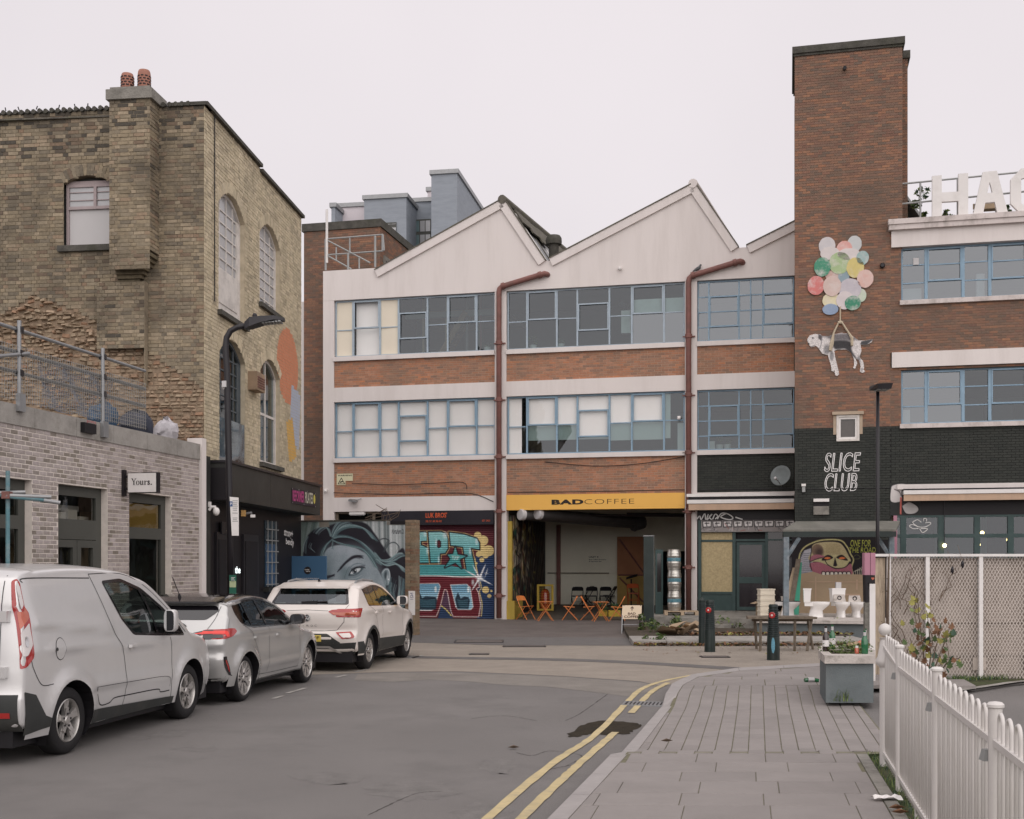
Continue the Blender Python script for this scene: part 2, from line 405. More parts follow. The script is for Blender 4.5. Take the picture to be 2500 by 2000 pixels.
 def mesh(s,name,fr,m,parent,relief=None,k=1.0,clip=None,o=0.004,**kw):
  fx,fy=np.linspace(0,1,s.w),np.linspace(0,1,s.h)
  vs_=[fr(a,b,o+(relief(a,b)if relief else 0))for b in fy for a in fx]
  fs_=[(j*s.w+i,j*s.w+i+1,(j+1)*s.w+i+1,(j+1)*s.w+i)for j in range(s.h-1)for i in range(s.w-1)if clip is None or clip(fx[i],fy[j])]
  b=MB();b.v=[tuple(p)for p in vs_];b.f=fs_;b.mi=[0]*len(fs_);b.t=[0]*len(fs_)
  ob=b.build(name,m,parent,recalc=False,**kw)
  q=np.clip(s.c/255.0,0,1);q=np.where(q<=.04045,q/12.92,((q+.055)/1.055)**2.4)*k
  at=ob.data.color_attributes.new('paint','FLOAT_COLOR','POINT')
  at.data.foreach_set('color',np.concatenate([q.reshape(-1,3),np.ones((s.w*s.h,1))],1).astype(np.float32).ravel())
  return ob
M_PAINT=mat('painted_surface',(0,0,0),rough=.7,var=.05,vs=6,attr='paint')
# ================================================================== materials
M={}
M['asphalt']=mat('asphalt',(.205,.192,.184),rough=.85,var=.16,vs=1.1,bump=.7,bs=160,dirt=(.12,.112,.105),dscale=.55,damt=.42,grain=(260,.35))
M['asphalt_tan']=mat('asphalt_tan',(.325,.283,.24),rough=.88,var=.12,vs=1.6,bump=.7,bs=160,dirt=(.22,.195,.17),dscale=.5,damt=.5,grain=(200,.3))
M['stain']=mat('stain',(.180,.169,.161),rough=.7,var=.22,vs=5,bump=.6,bs=150,dirt=(.19,.178,.17),dscale=4,damt=.9,grain=(240,.35))
M['asphalt_dark']=mat('asphalt_dark',(.135,.115,.106),rough=.8,var=.2,vs=.9,bump=.7,bs=140,dirt=(.20,.18,.165),dscale=.8,damt=.6)
M['asphalt_band']=mat('asphalt_band',(.15,.14,.135),rough=.85,var=.15,vs=3,bump=.6,bs=150)
M['concrete']=mat('concrete',(.34,.32,.295),rough=.9,var=.18,vs=3,bump=.5,bs=60,dirt=(.15,.14,.12),dscale=2,damt=.7)
M['concrete_dirty']=mat('concrete_dirty',(.25,.235,.21),rough=.92,var=.25,vs=4,bump=.6,bs=50,dirt=(.07,.068,.055),dscale=2.2,damt=.85)
M['slab']=mat('slab',(.275,.25,.238),rough=.9,var=.07,vs=2.5,bump=.35,bs=130,dirt=(.25,.23,.215),dscale=.8,damt=.6)
M['kerb']=mat('kerb',(.35,.325,.315),rough=.9,var=.10,vs=4,bump=.4,bs=120)
M['joint']=mat('joint',(.16,.15,.10),rough=1,var=.3,vs=9)
M['moss_joint']=mat('moss_joint',(.105,.105,.045),rough=1,var=.4,vs=6,dirt=(.06,.055,.04),dscale=4,damt=.8)
M['yellow_line']=mat('yellow_line',(.55,.45,.25),rough=.8,var=.16,vs=3,dirt=(.33,.29,.22),dscale=5,damt=.75,bump=.4,bs=150)
M['white_line']=mat('white_line',(.42,.40,.37),rough=.85,var=.2,vs=4,dirt=(.2,.185,.17),dscale=4,damt=.95)
M['soil']=mat('soil',(.07,.055,.04),rough=1,var=.4,vs=6,bump=1,bs=40)
M['grass_soil']=mat('grass_soil',(.055,.065,.026),rough=1,var=.5,vs=7,dirt=(.07,.055,.035),dscale=3,damt=.8)
M['white_render']=mat('white_render',(.70,.645,.62),rough=.85,var=.035,vs=.8,bump=.12,bs=60,dirt=(.55,.495,.465),dscale=1.5,damt=.45,stretch=(1.1,1.1,.13))
M['white_paint']=mat('white_paint',(.74,.71,.69),rough=.5,var=.04,vs=3,dirt=(.5,.47,.43),dscale=2.5,damt=.35)
M['white_rail']=mat('white_rail',(.63,.60,.575),rough=.42,var=.04,vs=4,dirt=(.56,.52,.47),dscale=3,damt=.4,coat=.15)
M['blue_frame']=mat('blue_frame',(.235,.345,.44),rough=.5,var=.1,vs=5)
M['pale_frame']=mat('pale_frame',(.36,.43,.49),rough=.5,var=.1,vs=5)
M['rust_pipe']=mat('rust_pipe',(.205,.092,.078),rough=.6,var=.18,vs=4,bump=.2,bs=40,dirt=(.10,.07,.06),dscale=3,damt=.6)
M['black_paint']=mat('black_paint',(.011,.009,.011),rough=.5,var=.2,vs=2,spec=.3)
M['black_metal']=mat('black_metal',(.014,.012,.015),rough=.38,var=.1,vs=5,spec=.4)
M['charcoal_fascia']=mat('charcoal_fascia',(.027,.027,.025),rough=.5,var=.35,vs=1.3,dirt=(.055,.055,.05),dscale=1.5,damt=.6)
M['galv']=mat('galv',(.30,.305,.31),rough=.45,var=.12,vs=6,metal=.55)
M['grey_metal']=mat('grey_metal',(.33,.335,.33),rough=.5,var=.1,vs=5,metal=.3)
M['sage_frame']=mat('sage_frame',(.072,.073,.064),rough=.5,var=.06,vs=3)
M['green_frame']=mat('green_frame',(.036,.066,.064),rough=.45,var=.15,vs=3,dirt=(.08,.1,.1),dscale=3,damt=.3)
M['dark_green']=mat('dark_green',(.014,.023,.021),rough=.4,var=.25,vs=3,dirt=(.04,.045,.043),dscale=4,damt=.4)
M['blind']=mat('blind',(.82,.785,.76),rough=.9,var=.02,vs=2)
M['cream_panel']=mat('cream_panel',(.74,.67,.55),rough=.85,var=.03,vs=1.5)
M['frosted']=mat('frosted',(.50,.485,.485),rough=.35,var=.04,vs=1)
M['wood']=mat('wood',(.38,.24,.14),rough=.6,var=.25,vs=4,stretch=(1,1,6))
M['pale_wood']=mat('pale_wood',(.42,.32,.22),rough=.7,var=.2,vs=5)
M['old_wood']=mat('old_wood',(.16,.13,.10),rough=.9,var=.35,vs=9,bump=.5,bs=30)
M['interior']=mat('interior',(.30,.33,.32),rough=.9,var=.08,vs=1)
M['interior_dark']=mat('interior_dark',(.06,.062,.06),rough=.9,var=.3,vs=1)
M['interior_floor']=mat('interior_floor',(.10,.085,.07),rough=.7,var=.2,vs=2)
M['glass']=glass_mat('glass',(.46,.56,.56),.05)
M['glass_milky']=glass_mat('glass_milky',(.36,.43,.45),.13,.06)
M['glass_dark']=glass_mat('glass_dark',(.55,.55,.51),.03)
M['glass_blind']=glass_mat('glass_blind',(.98,.99,.99),.0)
M['red_lens']=mat('red_lens',(.35,.012,.012),rough=.12,var=0,spec=.6,coat=.6)
M['tile_mossy']=mat('tile_mossy',(.13,.118,.10),rough=.95,var=.35,vs=5,bump=.8,bs=25,dirt=(.10,.10,.055),dscale=2.5,damt=.9)
M['coping']=mat('coping',(.085,.08,.07),rough=.95,var=.35,vs=5,bump=.6,bs=30,dirt=(.05,.052,.035),dscale=2,damt=.9)
M['terracotta']=mat('terracotta',(.36,.17,.125),rough=.8,var=.15,vs=6,bump=.2,bs=40)
M['yellow_sign']=mat('yellow_sign',(.80,.45,.10),rough=.6,var=.04,vs=1,dirt=(.70,.39,.09),dscale=1,damt=.4)
M['black_text']=mat('black_text',(.018,.013,.012),rough=.6,var=0)
M['white_text']=mat('white_text',(.72,.70,.68),rough=.6,var=0)
M['orange_text']=mat('orange_text',(.60,.10,.035),rough=.6,var=0)
M['orange_chair']=mat('orange_chair',(.62,.20,.055),rough=.4,var=.06,vs=6,coat=.2)
M['red_chair']=mat('red_chair',(.48,.10,.035),rough=.4,var=.06,vs=6,coat=.2)
M['black_plastic']=mat('black_plastic',(.012,.011,.013),rough=.5,var=.1,vs=5)
M['rubber']=mat('rubber',(.016,.015,.016),rough=.8,var=.2,vs=8,bump=.2,bs=60)
M['mesh_wire']=mat('mesh_wire',(.30,.29,.27),rough=.6,var=.1)
M['leaf']=mat('leaf',(.07,.11,.035),rough=.6,var=.4,vs=12)
M['leaf_light']=mat('leaf_light',(.17,.22,.07),rough=.6,var=.35,vs=12)
M['leaf_yellow']=mat('leaf_yellow',(.24,.22,.055),rough=.6,var=.35,vs=9)
M['leaf_brown']=mat('leaf_brown',(.17,.085,.045),rough=.8,var=.45,vs=12)
M['leaf_dark']=mat('leaf_dark',(.035,.075,.045),rough=.55,var=.35,vs=9)
M['twig']=mat('twig',(.13,.095,.07),rough=.9,var=.3,vs=9)
M['cardboard']=mat('cardboard',(.40,.30,.20),rough=.9,var=.1,vs=2,dirt=(.30,.21,.13),dscale=2,damt=.5)
M['porcelain']=mat('porcelain',(.80,.775,.755),rough=.12,var=.01,vs=2,spec=.55,coat=.3)
M['steel_keg']=mat('steel_keg',(.52,.50,.46),rough=.32,var=.15,vs=7,metal=.85,dirt=(.25,.22,.18),dscale=5,damt=.5)
M['teal_band']=mat('teal_band',(.085,.21,.26),rough=.5,var=.2,vs=8,dirt=(.3,.32,.32),dscale=8,damt=.5)
M['lamp_warm']=mat('lamp_warm',(1,.75,.4),rough=.5,var=0,emit=(1,.62,.25),estr=9)
M['pink_paint']=mat('pink_paint',(.42,.20,.26),rough=.6,var=.1,vs=3)
M['blue_grey_paint']=mat('blue_grey_paint',(.135,.155,.16),rough=.8,var=.12,vs=4,bump=.3,bs=60,dirt=(.19,.20,.20),dscale=1.6,damt=.5)
M['stone_rim']=mat('stone_rim',(.50,.455,.42),rough=.9,var=.12,vs=4,bump=.4,bs=60,dirt=(.17,.15,.125),dscale=7,damt=.85)
M['green_glass']=mat('green_glass',(.012,.12,.045),rough=.08,var=0,spec=.7,coat=.5)
M['brown_glass']=mat('brown_glass',(.022,.01,.008),rough=.08,var=0,spec=.7,coat=.5)
M['osb']=mat('osb',(.46,.37,.215),rough=.9,var=.22,vs=16,dirt=(.33,.25,.13),dscale=14,damt=.6)
M['awning']=mat('awning',(.50,.35,.25),rough=.9,var=.08,vs=2,dirt=(.33,.25,.19),dscale=2.5,damt=.6,stretch=(1,1,.3))
M['roof_felt']=mat('roof_felt',(.17,.165,.145),rough=.95,var=.2,vs=2,bump=.3,bs=30,dirt=(.10,.105,.085),dscale=1.2,damt=.7,stretch=(1,.4,1))
# ================================================================== ground
def ribbon(px_pts,w,z,name,m,n=60,ragged=.006,kind='structure',zf=None,px_is_world=False):
 P=[V3(p)for p in px_pts]if px_is_world else[G(x,y,0)for x,y in px_pts]
 Q=Canvas.smooth([(p.x,p.y)for p in P],closed=False,k=max(4,n//len(P)));b=MB();pr=None;R=random.Random(len(name))
 for i,q in enumerate(Q):
  a,c=V3(Q[max(i-1,0)]),V3(Q[min(i+1,len(Q)-1)]);d=(c-a).normalized();nn=V3((-d.y,d.x));e,f=R.uniform(-ragged,ragged),R.uniform(-ragged,ragged)
  l,r=V3(q)+nn*(w/2+e),V3(q)-nn*(w/2+f);cur=((l.x,l.y,z),(r.x,r.y,z))
  if pr:b.poly([pr[0],pr[1],cur[1],cur[0]])
  pr=cur
 return b.build(name,m,kind=kind)
def sheet(name,pts,z,m,kind='structure'):
 o=MB().ngon([(p[0],p[1],z)for p in pts]).build(name,m,recalc=False)
 if o.data.polygons[0].normal.z<0:o.data.flip_normals()
 return tag(o,kind=kind)
sheet('ground',[(-900,-300),(900,-300),(900,1500),(-900,1500)],-.06,M['asphalt_band'])
sheet('road',[(-14,-12),(20,-12),(20,46),(-14,46)],0,M['asphalt'])
sheet('side_road',[G(-300,1652),G(700,1650),G(960,1641),G(1120,1640),G(1350,1650),G(1560,1664),G(1615,1676),G(1640,1672),G(1800,1640),G(2050,1622),G(2900,1622),G(3200,1574),G(2100,1574),G(1540,1577),G(1200,1576),G(1000,1568),G(700,1566),G(300,1566),G(-300,1566)],.004,M['asphalt_tan'])
M['asphalt_mid']=mat('asphalt_mid',(.25,.228,.205),rough=.87,var=.15,vs=1.2,bump=.7,bs=160,dirt=(.17,.155,.14),dscale=.7,damt=.6,grain=(230,.33))
_q=random.Random(6);sheet('road_patch',[G(x+_q.uniform(-9,9),y+_q.uniform(-2,2))for x,y in((860,1660),(960,1666),(1060,1659),(1150,1664),(1240,1672),(1340,1676),(1440,1690),(1530,1700),(1590,1690),(1610,1678),(1560,1666),(1350,1652),(1120,1642),(960,1643),(880,1648))],.0025,M['asphalt_mid'])
M['crack']=mat('crack',(.07,.064,.058),rough=1,var=.3)
for px_ in([(1260,1838),(1300,1845),(1345,1834),(1420,1846),(1380,1872)],[(1310,1900),(1340,1880),(1400,1868)],[(1150,1755),(1230,1748),(1310,1760)],[(900,1990),(1010,1940),(1080,1932)],[(1490,1690),(1420,1740),(1380,1760)]):ribbon(px_,.012,.0018,'road_crack',M['crack'],n=70,ragged=.006)
for px,py,w,h in((410,1792,46,10),(480,1828,60,9),(1000,1930,120,26),(800,1900,90,16),(1215,1870,50,22),(330,1800,40,8),(1180,1990,80,30)):
 sheet('oil_stain',[(p.x+_q.gauss(0,.03),p.y+_q.gauss(0,.04),0)for p in(G(px+w*math.cos(a)*_q.uniform(.7,1.1),py+h*math.sin(a)*_q.uniform(.7,1.1))for a in np.linspace(0,6.283,30)[:-1])],.0012,M['stain'])
sheet('crossing_strip',[G(960,1568),G(1200,1576),G(1545,1577),G(1548,1558),G(1200,1556),G(990,1552)],.008,M['asphalt_band'])
sheet('forecourt',[G(700,1563),G(960,1565),G(990,1552),G(1200,1556),G(1560,1558),G(1600,1540),G(1720,1520),G(1660,1490),G(1160,1480),G(900,1500),G(700,1520)],.004,M['asphalt_dark'])
ribbon([(880,1598),(1050,1606),(1300,1610),(1500,1616),(1660,1625),(1790,1633)],.55,.008,'trench_patch',M['asphalt_band'],ragged=.03)
wet=[(1390,1800),(1400,1783),(1440,1764),(1500,1761),(1545,1766),(1562,1773),(1540,1789),(1490,1795),(1450,1792),(1420,1797)]
M['wet']=mat('wet',(.034,.027,.018),rough=.8,var=.35,vs=6,bump=.5,bs=120,spec=.15)
_w=Canvas.smooth([tuple(G(x,y))[:2]for x,y in wet],k=6);_r=random.Random(3)
sheet('wet_patch',[(x+_r.uniform(-.03,.03),y+_r.uniform(-.05,.05),0)for x,y in _w],.0035,M['wet'])
ribbon([(1110,2110),(1191,2000),(1353,1863),(1451,1797),(1528,1719),(1567,1683),(1623,1663),(1709,1646)],.085,.008,'yellow_line',M['yellow_line'],n=90)
ribbon([(1190,2110),(1273,2000),(1373,1904),(1431,1851),(1502,1789)],.085,.008,'yellow_line',M['yellow_line'],n=60)
ribbon([(1541,1742),(1580,1700),(1600,1684),(1631,1668)],.085,.008,'yellow_line',M['yellow_line'],n=40)
for a in([(700,1694),(745,1681)],[(868,1641),(898,1634)],[(1000,1609),(1030,1601)],[(690,1700),(668,1707)],[(820,1655),(845,1649)]):
 ribbon(a,.07,.008,'parking_mark',M['white_line'],n=6)
 # kerb lines (photo row/column of the top edge, height)
k_out=[(1329,2000,.10),(1487,1841,.10),(1514,1836,.025),(1616,1722,.025),(1624,1692,.10),(1640,1668,.10),(1689,1646,.10),(1801,1630,.10),(2001,1619,.10),(2500,1612,.10)]
k_in=[(1385,2000,.11),(1529,1843,.11),(1553,1836,.03),(1645,1717,.03),(1653,1694,.11),(1667,1672,.11),(1705,1652,.11),(1805,1637,.11),(2001,1626,.11),(2500,1619,.11)]
ko=[G(*p)for p in k_out];ki=[G(*p)for p in k_in]
ko.insert(0,ko[0]+(ko[0]-ko[1])*3);ki.insert(0,ki[0]+(ki[0]-ki[1])*3)
for q in(ko,ki):q[0].z=q[1].z
def kx(Y,line):return float(np.interp(Y,[p.y for p in line],[p.x for p in line]))
pave=bpy.data.objects.new('pavement',None);
# the bed under every slab and block
b=MB();Ys=sorted(set([p.y for p in ki]+list(np.linspace(ki[0].y,ki[-1].y,120))));Xr=lambda Y:3.11+.199*(Y-10.65);bw_=lambda y:Xr(y)+(.02 if y<10.8 else .47)if y<16.8 else 6.1
def dip(Y):
 return .03+.08*max(min((Y-14.9)/.9,1),min((11.25-Y)/.35,1),0)
for y0,y1 in zip(Ys[:-1],Ys[1:]):
 b.poly([(kx(y0,ki)-.02,y0,dip(y0)-.007),(bw_(y0),y0,dip(y0)-.007),(bw_(y1),y1,dip(y1)-.007),(kx(y1,ki)-.02,y1,dip(y1)-.007)])
pave=b.build('pavement',M['joint'],kind='structure')
def cell(b,q,z,c=.004,h=.05):
 cen=sum((V3(p)for p in q),V3((0,0)))/4
 P=[V3(p)for p in q];I=[p+(cen-p).normalized()*c*1.4 for p in P]
 zz=z if callable(z)else(lambda p:z)
 b.add([(p.x,p.y,zz(p)-h)for p in P]+[(p.x,p.y,zz(p)-.003)for p in P]+[(p.x,p.y,zz(p))for p in I],[(0,1,5,4),(1,2,6,5),(2,3,7,6),(3,0,4,7),(4,5,9,8),(5,6,10,9),(6,7,11,10),(7,4,8,11),(8,9,10,11)])
R=random.Random(5)
slab_m=[mat('slab_tone_%d'%i,tuple(c*k for c in(.275,.25,.238)),rough=.9,var=.07,vs=2.5,bump=.35,bs=130,dirt=tuple(c*k*.78 for c in(.275,.255,.24)),dscale=.9,damt=.5)for i,k in enumerate((.94,.98,1.0,1.03))]
ys=[10.69,10.23,9.76,9.32,8.84,8.4,7.94,7.5,7.05,6.6,6.15,5.7,5.2]
for i in range(len(ys)-1):
 y1,y0=ys[i]-.003,ys[i+1]+.003;s=[.35,.05,.5,.22,.42][i%5]*.61-.61
 while s<4.5:
  sa,sb=s+.003,s+.61-.003;s+=.61
  q=[]
  for(ss,yy)in((sb,y0),(sa,y0),(sa,y1),(sb,y1)):
   q.append((max(Xr(yy)-ss,kx(yy,ki)+.006),yy))
  if sa<0:
   q=[(min(x,Xr(y)-.003),y)for x,y in q]
  if q[1][0]-q[0][0]<.03 or q[2][0]-q[3][0]<.03:continue
  b=MB();cell(b,q,.11+R.uniform(-.002,.002));b.build('paving_slab',R.choice(slab_m),pave,recalc=False)
  # small blocks on the crossing
b_rest=MB();nb=0
Xb=lambda Y:kx(Y,ki)+.006
for c in range(-2,30):
 y=10.72+(c%2)*-.2;
 while y<16.75:
  y0,y1=max(y+.004,10.705),min(y+.4-.004,16.76);y+=.4
  if y1-y0<.03:continue
  q=[]
  for(k,yy)in((c,y0),(c+1,y0),(c+1,y1),(c,y1)):
   x=1.0+.2085*(yy-10.69)+k*.1625+(.0045 if k==c else-.0045);lim=Xr(yy)+(.45 if yy>10.9 else .0)
   q.append((min(max(x,Xb(yy)),lim),yy))
  if q[1][0]-q[0][0]<.03 or q[2][0]-q[3][0]<.03:continue
  bb=MB();dz=R.uniform(-.002,.002)
  cell(bb,q,lambda p:dip(p.y)+dz,c=.005);bb.build('paving_block',R.choice(slab_m),pave,recalc=False);nb+=1
  # slabs beyond the crossing
y=16.78;i=0
while y<20.9:
 y0,y1=y+.006,y+.45-.006;y+=.45;i+=1;x=kx(y0,ki)-R.random()*.6-.3
 while x<6.2:
  xa,xb=x+.006,x+.75-.006;x+=.75
  q=[(max(xa,kx(y0,ki)+.006),y0),(xb,y0),(xb+.09,y1),(max(xa+.09,kx(y1,ki)+.006),y1)]
  if q[1][0]-q[0][0]<.04 or q[2][0]-q[3][0]<.04:continue
  b=MB();cell(b,q,.11+R.uniform(-.003,.003));b.build('paving_slab',R.choice(slab_m),pave,recalc=False)
  # kerbstones
def along(line,step):
 out=[];
 for a,c in zip(line[:-1],line[1:]):
  n=max(1,round((c-a).length/step));out+=[a.lerp(c,t/n)for t in range(n)]
 return out+[line[-1]]
kk=along(ko,.9);tot=np.cumsum([0]+[(c-a).length for a,c in zip(ko[:-1],ko[1:])]);toti=[0]
def at_param(line,cum,s):
 s=min(max(s,0),cum[-1]-1e-6);i=int(np.searchsorted(cum,s,'right')-1);t=(s-cum[i])/(cum[i+1]-cum[i]);return line[i].lerp(line[i+1],t),i+t
s_=0.0;breaks=sorted(set(list(tot)+[x for x in np.arange(.4,tot[-1],.9)]))
breaks=[x for i,x in enumerate(breaks)if i==0 or x-breaks[i-1]>.12]
kerb=MB()
for s0,s1 in zip(breaks[:-1],breaks[1:]):
 a,ta=at_param(ko,tot,s0);c,tb=at_param(ko,tot,s1)
 if a.y>22 or a.x>7:continue
 lerp_i=lambda t:ki[int(t)].lerp(ki[min(int(t)+1,len(ki)-1)],t-int(t))
 ai,ci=lerp_i(ta),lerp_i(tb);g=(c-a).normalized()*.004
 a,c,ai,ci=a+g,c-g,ai+g,ci-g;up=.018
 n=V3((ai.x-a.x,ai.y-a.y,0)).normalized()*.018
 b=MB()
 lo=lambda p:V3((p.x,p.y,-.05))
 A0,C0=V3((a.x,a.y,a.z-up)),V3((c.x,c.y,c.z-up));A1,C1=a+n,c+n
 b.add([lo(a),lo(c),A0,C0,A1,C1,ai,ci,lo(ai),lo(ci)],[(0,1,3,2),(2,3,5,4),(4,5,7,6),(6,7,9,8),(0,2,4,6,8),(1,9,7,5,3)])
 b.build('kerbstone',M['kerb'],pave)
 # edging of the verge
for i in range(6):
 y0,y1=5.2+i*.92,5.2+(i+1)*.92-.006;y1=min(y1,10.66)
 if y1>y0:b=MB();cell(b,[(Xr(y0)+.004,y0),(Xr(y0)+.10,y0),(Xr(y1)+.10,y1),(Xr(y1)+.004,y1)],.115,h=.12);b.build('edging_stone',M['concrete_dirty'],pave,recalc=False)
sheet('verge',[(Xr(2)+.1,2),(Xr(2)+1.1,2),(Xr(10.6)+1.3,10.9),(Xr(10.6)+.1,10.62)],.09,M['grass_soil'])
def blades(name,pts_fn,n,h,m,seed=1,lean=.5,w=.004,parent=None,**kw):
 R=random.Random(seed);b=MB()
 for i in range(n):
  x,y,z=pts_fn(R);a=R.uniform(0,6.28);hh=h*R.uniform(.4,1.2);dx,dy=math.cos(a)*w,math.sin(a)*w;lx,ly=R.gauss(0,lean)*hh,R.gauss(0,lean)*hh
  b.cur=R.randrange(len(m))if isinstance(m,list)else 0
  b.add([(x-dx,y-dy,z),(x+dx,y+dy,z),(x+dx*.7+lx*.4,y+dy*.7+ly*.4,z+hh*.6),(x-dx*.7+lx*.4,y-dy*.7+ly*.4,z+hh*.6),(x+lx,y+ly,z+hh)],[(0,1,2,3),(3,2,4)])
 return b.build(name,m,parent,recalc=False,**kw)
def verge_pt(R):
 while True:
  y=R.uniform(6.2,10.8);x=Xr(y)+.1+R.random()**.9*1.0
  if math.sin(x*5+y*2.1)*math.sin(y*3.3-x*1.7)>-.55 or R.random()<.3:return x,y,.09
blades('grass',verge_pt,9000,.055,[M['leaf'],M['leaf_light'],M['leaf_dark']],w=.003,kind='stuff')
# ground beyond the railing
sheet('park_path',[(2.7,2),(16,2),(16,16.3),(8.6,16.3),(5.2,15.0)],.02,M['asphalt'])
b=MB();vg=[G(2225,1680),G(2330,1690),G(2500,1667),G(2900,1650)]
blades('grass',lambda R:(lambda p:(p.x,p.y,.05))(G(2225,1678).lerp(G(2640,1652),R.random())+V3((R.gauss(0,.05),R.uniform(-.1,.75),0))),4200,.07,[M['leaf'],M['leaf_light'],M['leaf_dark']],seed=4,kind='stuff',w=.005)
sheet('verge',[G(2215,1690),G(2330,1692),G(2500,1668),G(2900,1652),(12,18.6),(5.4,18.6)],.045,M['grass_soil'])
ribbon([(2330,1697),(2420,1683),(2500,1672),(2700,1655)],.12,.06,'verge_kerb',M['concrete'])
# drain grating in the gutter
dg_=thing('drain_grating',tuple(G(1575,1717)),'small dark iron drain grating under the inner yellow line','drain')
fr=wfr(G(1572,1718,.009),math.radians(-12))
MB().box(fr,-.25,.25,-.2,.2,-.03,0).build('drain_well',M['black_paint'],dg_)
b=MB()
for x0,x1,y0,y1 in((-.27,.27,-.22,-.19),(-.27,.27,.19,.22),(-.27,-.24,-.19,.19),(.24,.27,-.19,.19)):b.box(fr,x0,x1,y0,y1,-.02,.006)
b.build('frame',M['galv'],dg_)
for k in range(9):MB().box(fr,-.21+k*.05,-.185+k*.05,-.19,.19,-.02,.004).build('bar',M['galv'],dg_)
for px,py,w,l in((1170,1567,1.1,.9),(1280,1579,.9,.35),(1170,1598,.35,.25),(1745,1605,.5,.3)):
 p=G(px,py);m_=thing('manhole_cover',(p.x,p.y,.012),'dark iron access cover set in the %s'%{1170:'strip before the graffiti shutter' if w>.5 else 'tan asphalt beside the trench line',1280:'tan asphalt before the folding tables',1745:'road beside the bollards'}[px],'manhole cover','iron covers in the road')
 f2=wfr((p.x,p.y,.012),0);MB().box(f2,-w/2,w/2,-l/2,l/2,-.01,.004).build('lid',M['asphalt_dark'],m_)
 b=MB();t=.03
 for x0,x1,y0,y1 in((-w/2-t,w/2+t,-l/2-t,-l/2),(-w/2-t,w/2+t,l/2,l/2+t),(-w/2-t,-w/2,-l/2,l/2),(w/2,w/2+t,-l/2,l/2)):b.box(f2,x0,x1,y0,y1,-.01,.007)
 b.build('frame',M['black_metal'],m_)
 # ================================================================== the white-framed workshop building
MW=Wall((2.70,38.8),(.9735,-.2287))
BM_RED=brick_mat('red_brick',[S(160,118,96),S(176,126,100),S(152,122,102),S(188,130,98),S(136,112,98),S(168,128,106),S(184,136,110)],dirt=S(134,112,96),damt=.55,dscale=.8,stretch=(1,1,.6))
BM_TOWER=brick_mat('tower_brick',[S(120,92,80),S(134,101,86),S(120,101,88),S(150,108,86),S(108,94,84),S(128,102,89),S(152,113,90)],dirt=S(100,88,79),damt=.6,dscale=.5)
M['mortar_red']=mat('mortar_red',S(182,158,140),rough=.95,var=.2,vs=6)
M['mortar_dark']=mat('mortar_dark',S(138,116,100),rough=.95,var=.2,vs=6)
bld=thing('workshop_building',(MW.P(-1.5,0).x,MW.P(-1.5,0).y,0),'white-framed brick workshop with two saw-tooth gables over a yellow cafe sign','building')
fr=MW.fr()
COLS=[(-9.52,-9.12),(-3.37,-2.97),(2.97,3.36)]
b=MB()
for a,c in COLS:b.box(fr,a,c,0,10.995,-.35,0)
for i,(a,c)in enumerate(((-9.12,-3.37),(-2.97,2.97),(3.36,6.5))):
 b.box(fr,a,c,7.47,7.97,-.35,-.003)
 if i!=1:b.box(fr,a,c,3.67,4.16,-.35,-.003)
b.build('column_frame',M['white_render'],bld)
prof=[(-9.52,11.0),(6.6,11.0),(6.6,12.70),(5.05,11.98),(4.48,11.98),(3.23,13.85),(-1.36,11.93),(-1.82,11.93),(-3.10,13.8),(-7.44,11.92),(-7.44,12.04),(-9.52,12.04)]
MB().prism([MW.P(u,z,0)for u,z in prof],V3((*(-MW.n*.35),0))).build('gable_wall',M['white_render'],bld)
for(u0,z0),(u1,z1)in(((-7.55,11.83),(-3.10,13.92)),((-3.10,13.92),(-1.74,11.86)),((-1.44,11.86),(3.23,13.98)),((3.23,13.98),(4.55,11.93)),((4.98,11.9),(6.6,12.63))):
 d=V3((u1-u0,z1-z0)).normalized();n=V3((-d.y,d.x));n=n if n.y>0 else-n
 h=.13;b=MB();q=[(u0,z0),(u1,z1)]
 pts=[V3((u0,z0))-n*h,V3((u1,z1))-n*h,V3((u1,z1))+n*h,V3((u0,z0))+n*h]
 b.prism([MW.P(p.x,p.y,.075)for p in pts],V3((*(-MW.n*.07),0)));bb=b.build('barge_board',M['white_render'],bld)
 b=MB();pts=[V3((u0,z0))+n*h,V3((u1,z1))+n*h,V3((u1,z1))+n*(h+.035),V3((u0,z0))+n*(h+.035)]
 b.prism([MW.P(p.x,p.y,.1)for p in pts],V3((*(-MW.n*.5),0)));b.build('verge_tile',M['tile_mossy'],bb)
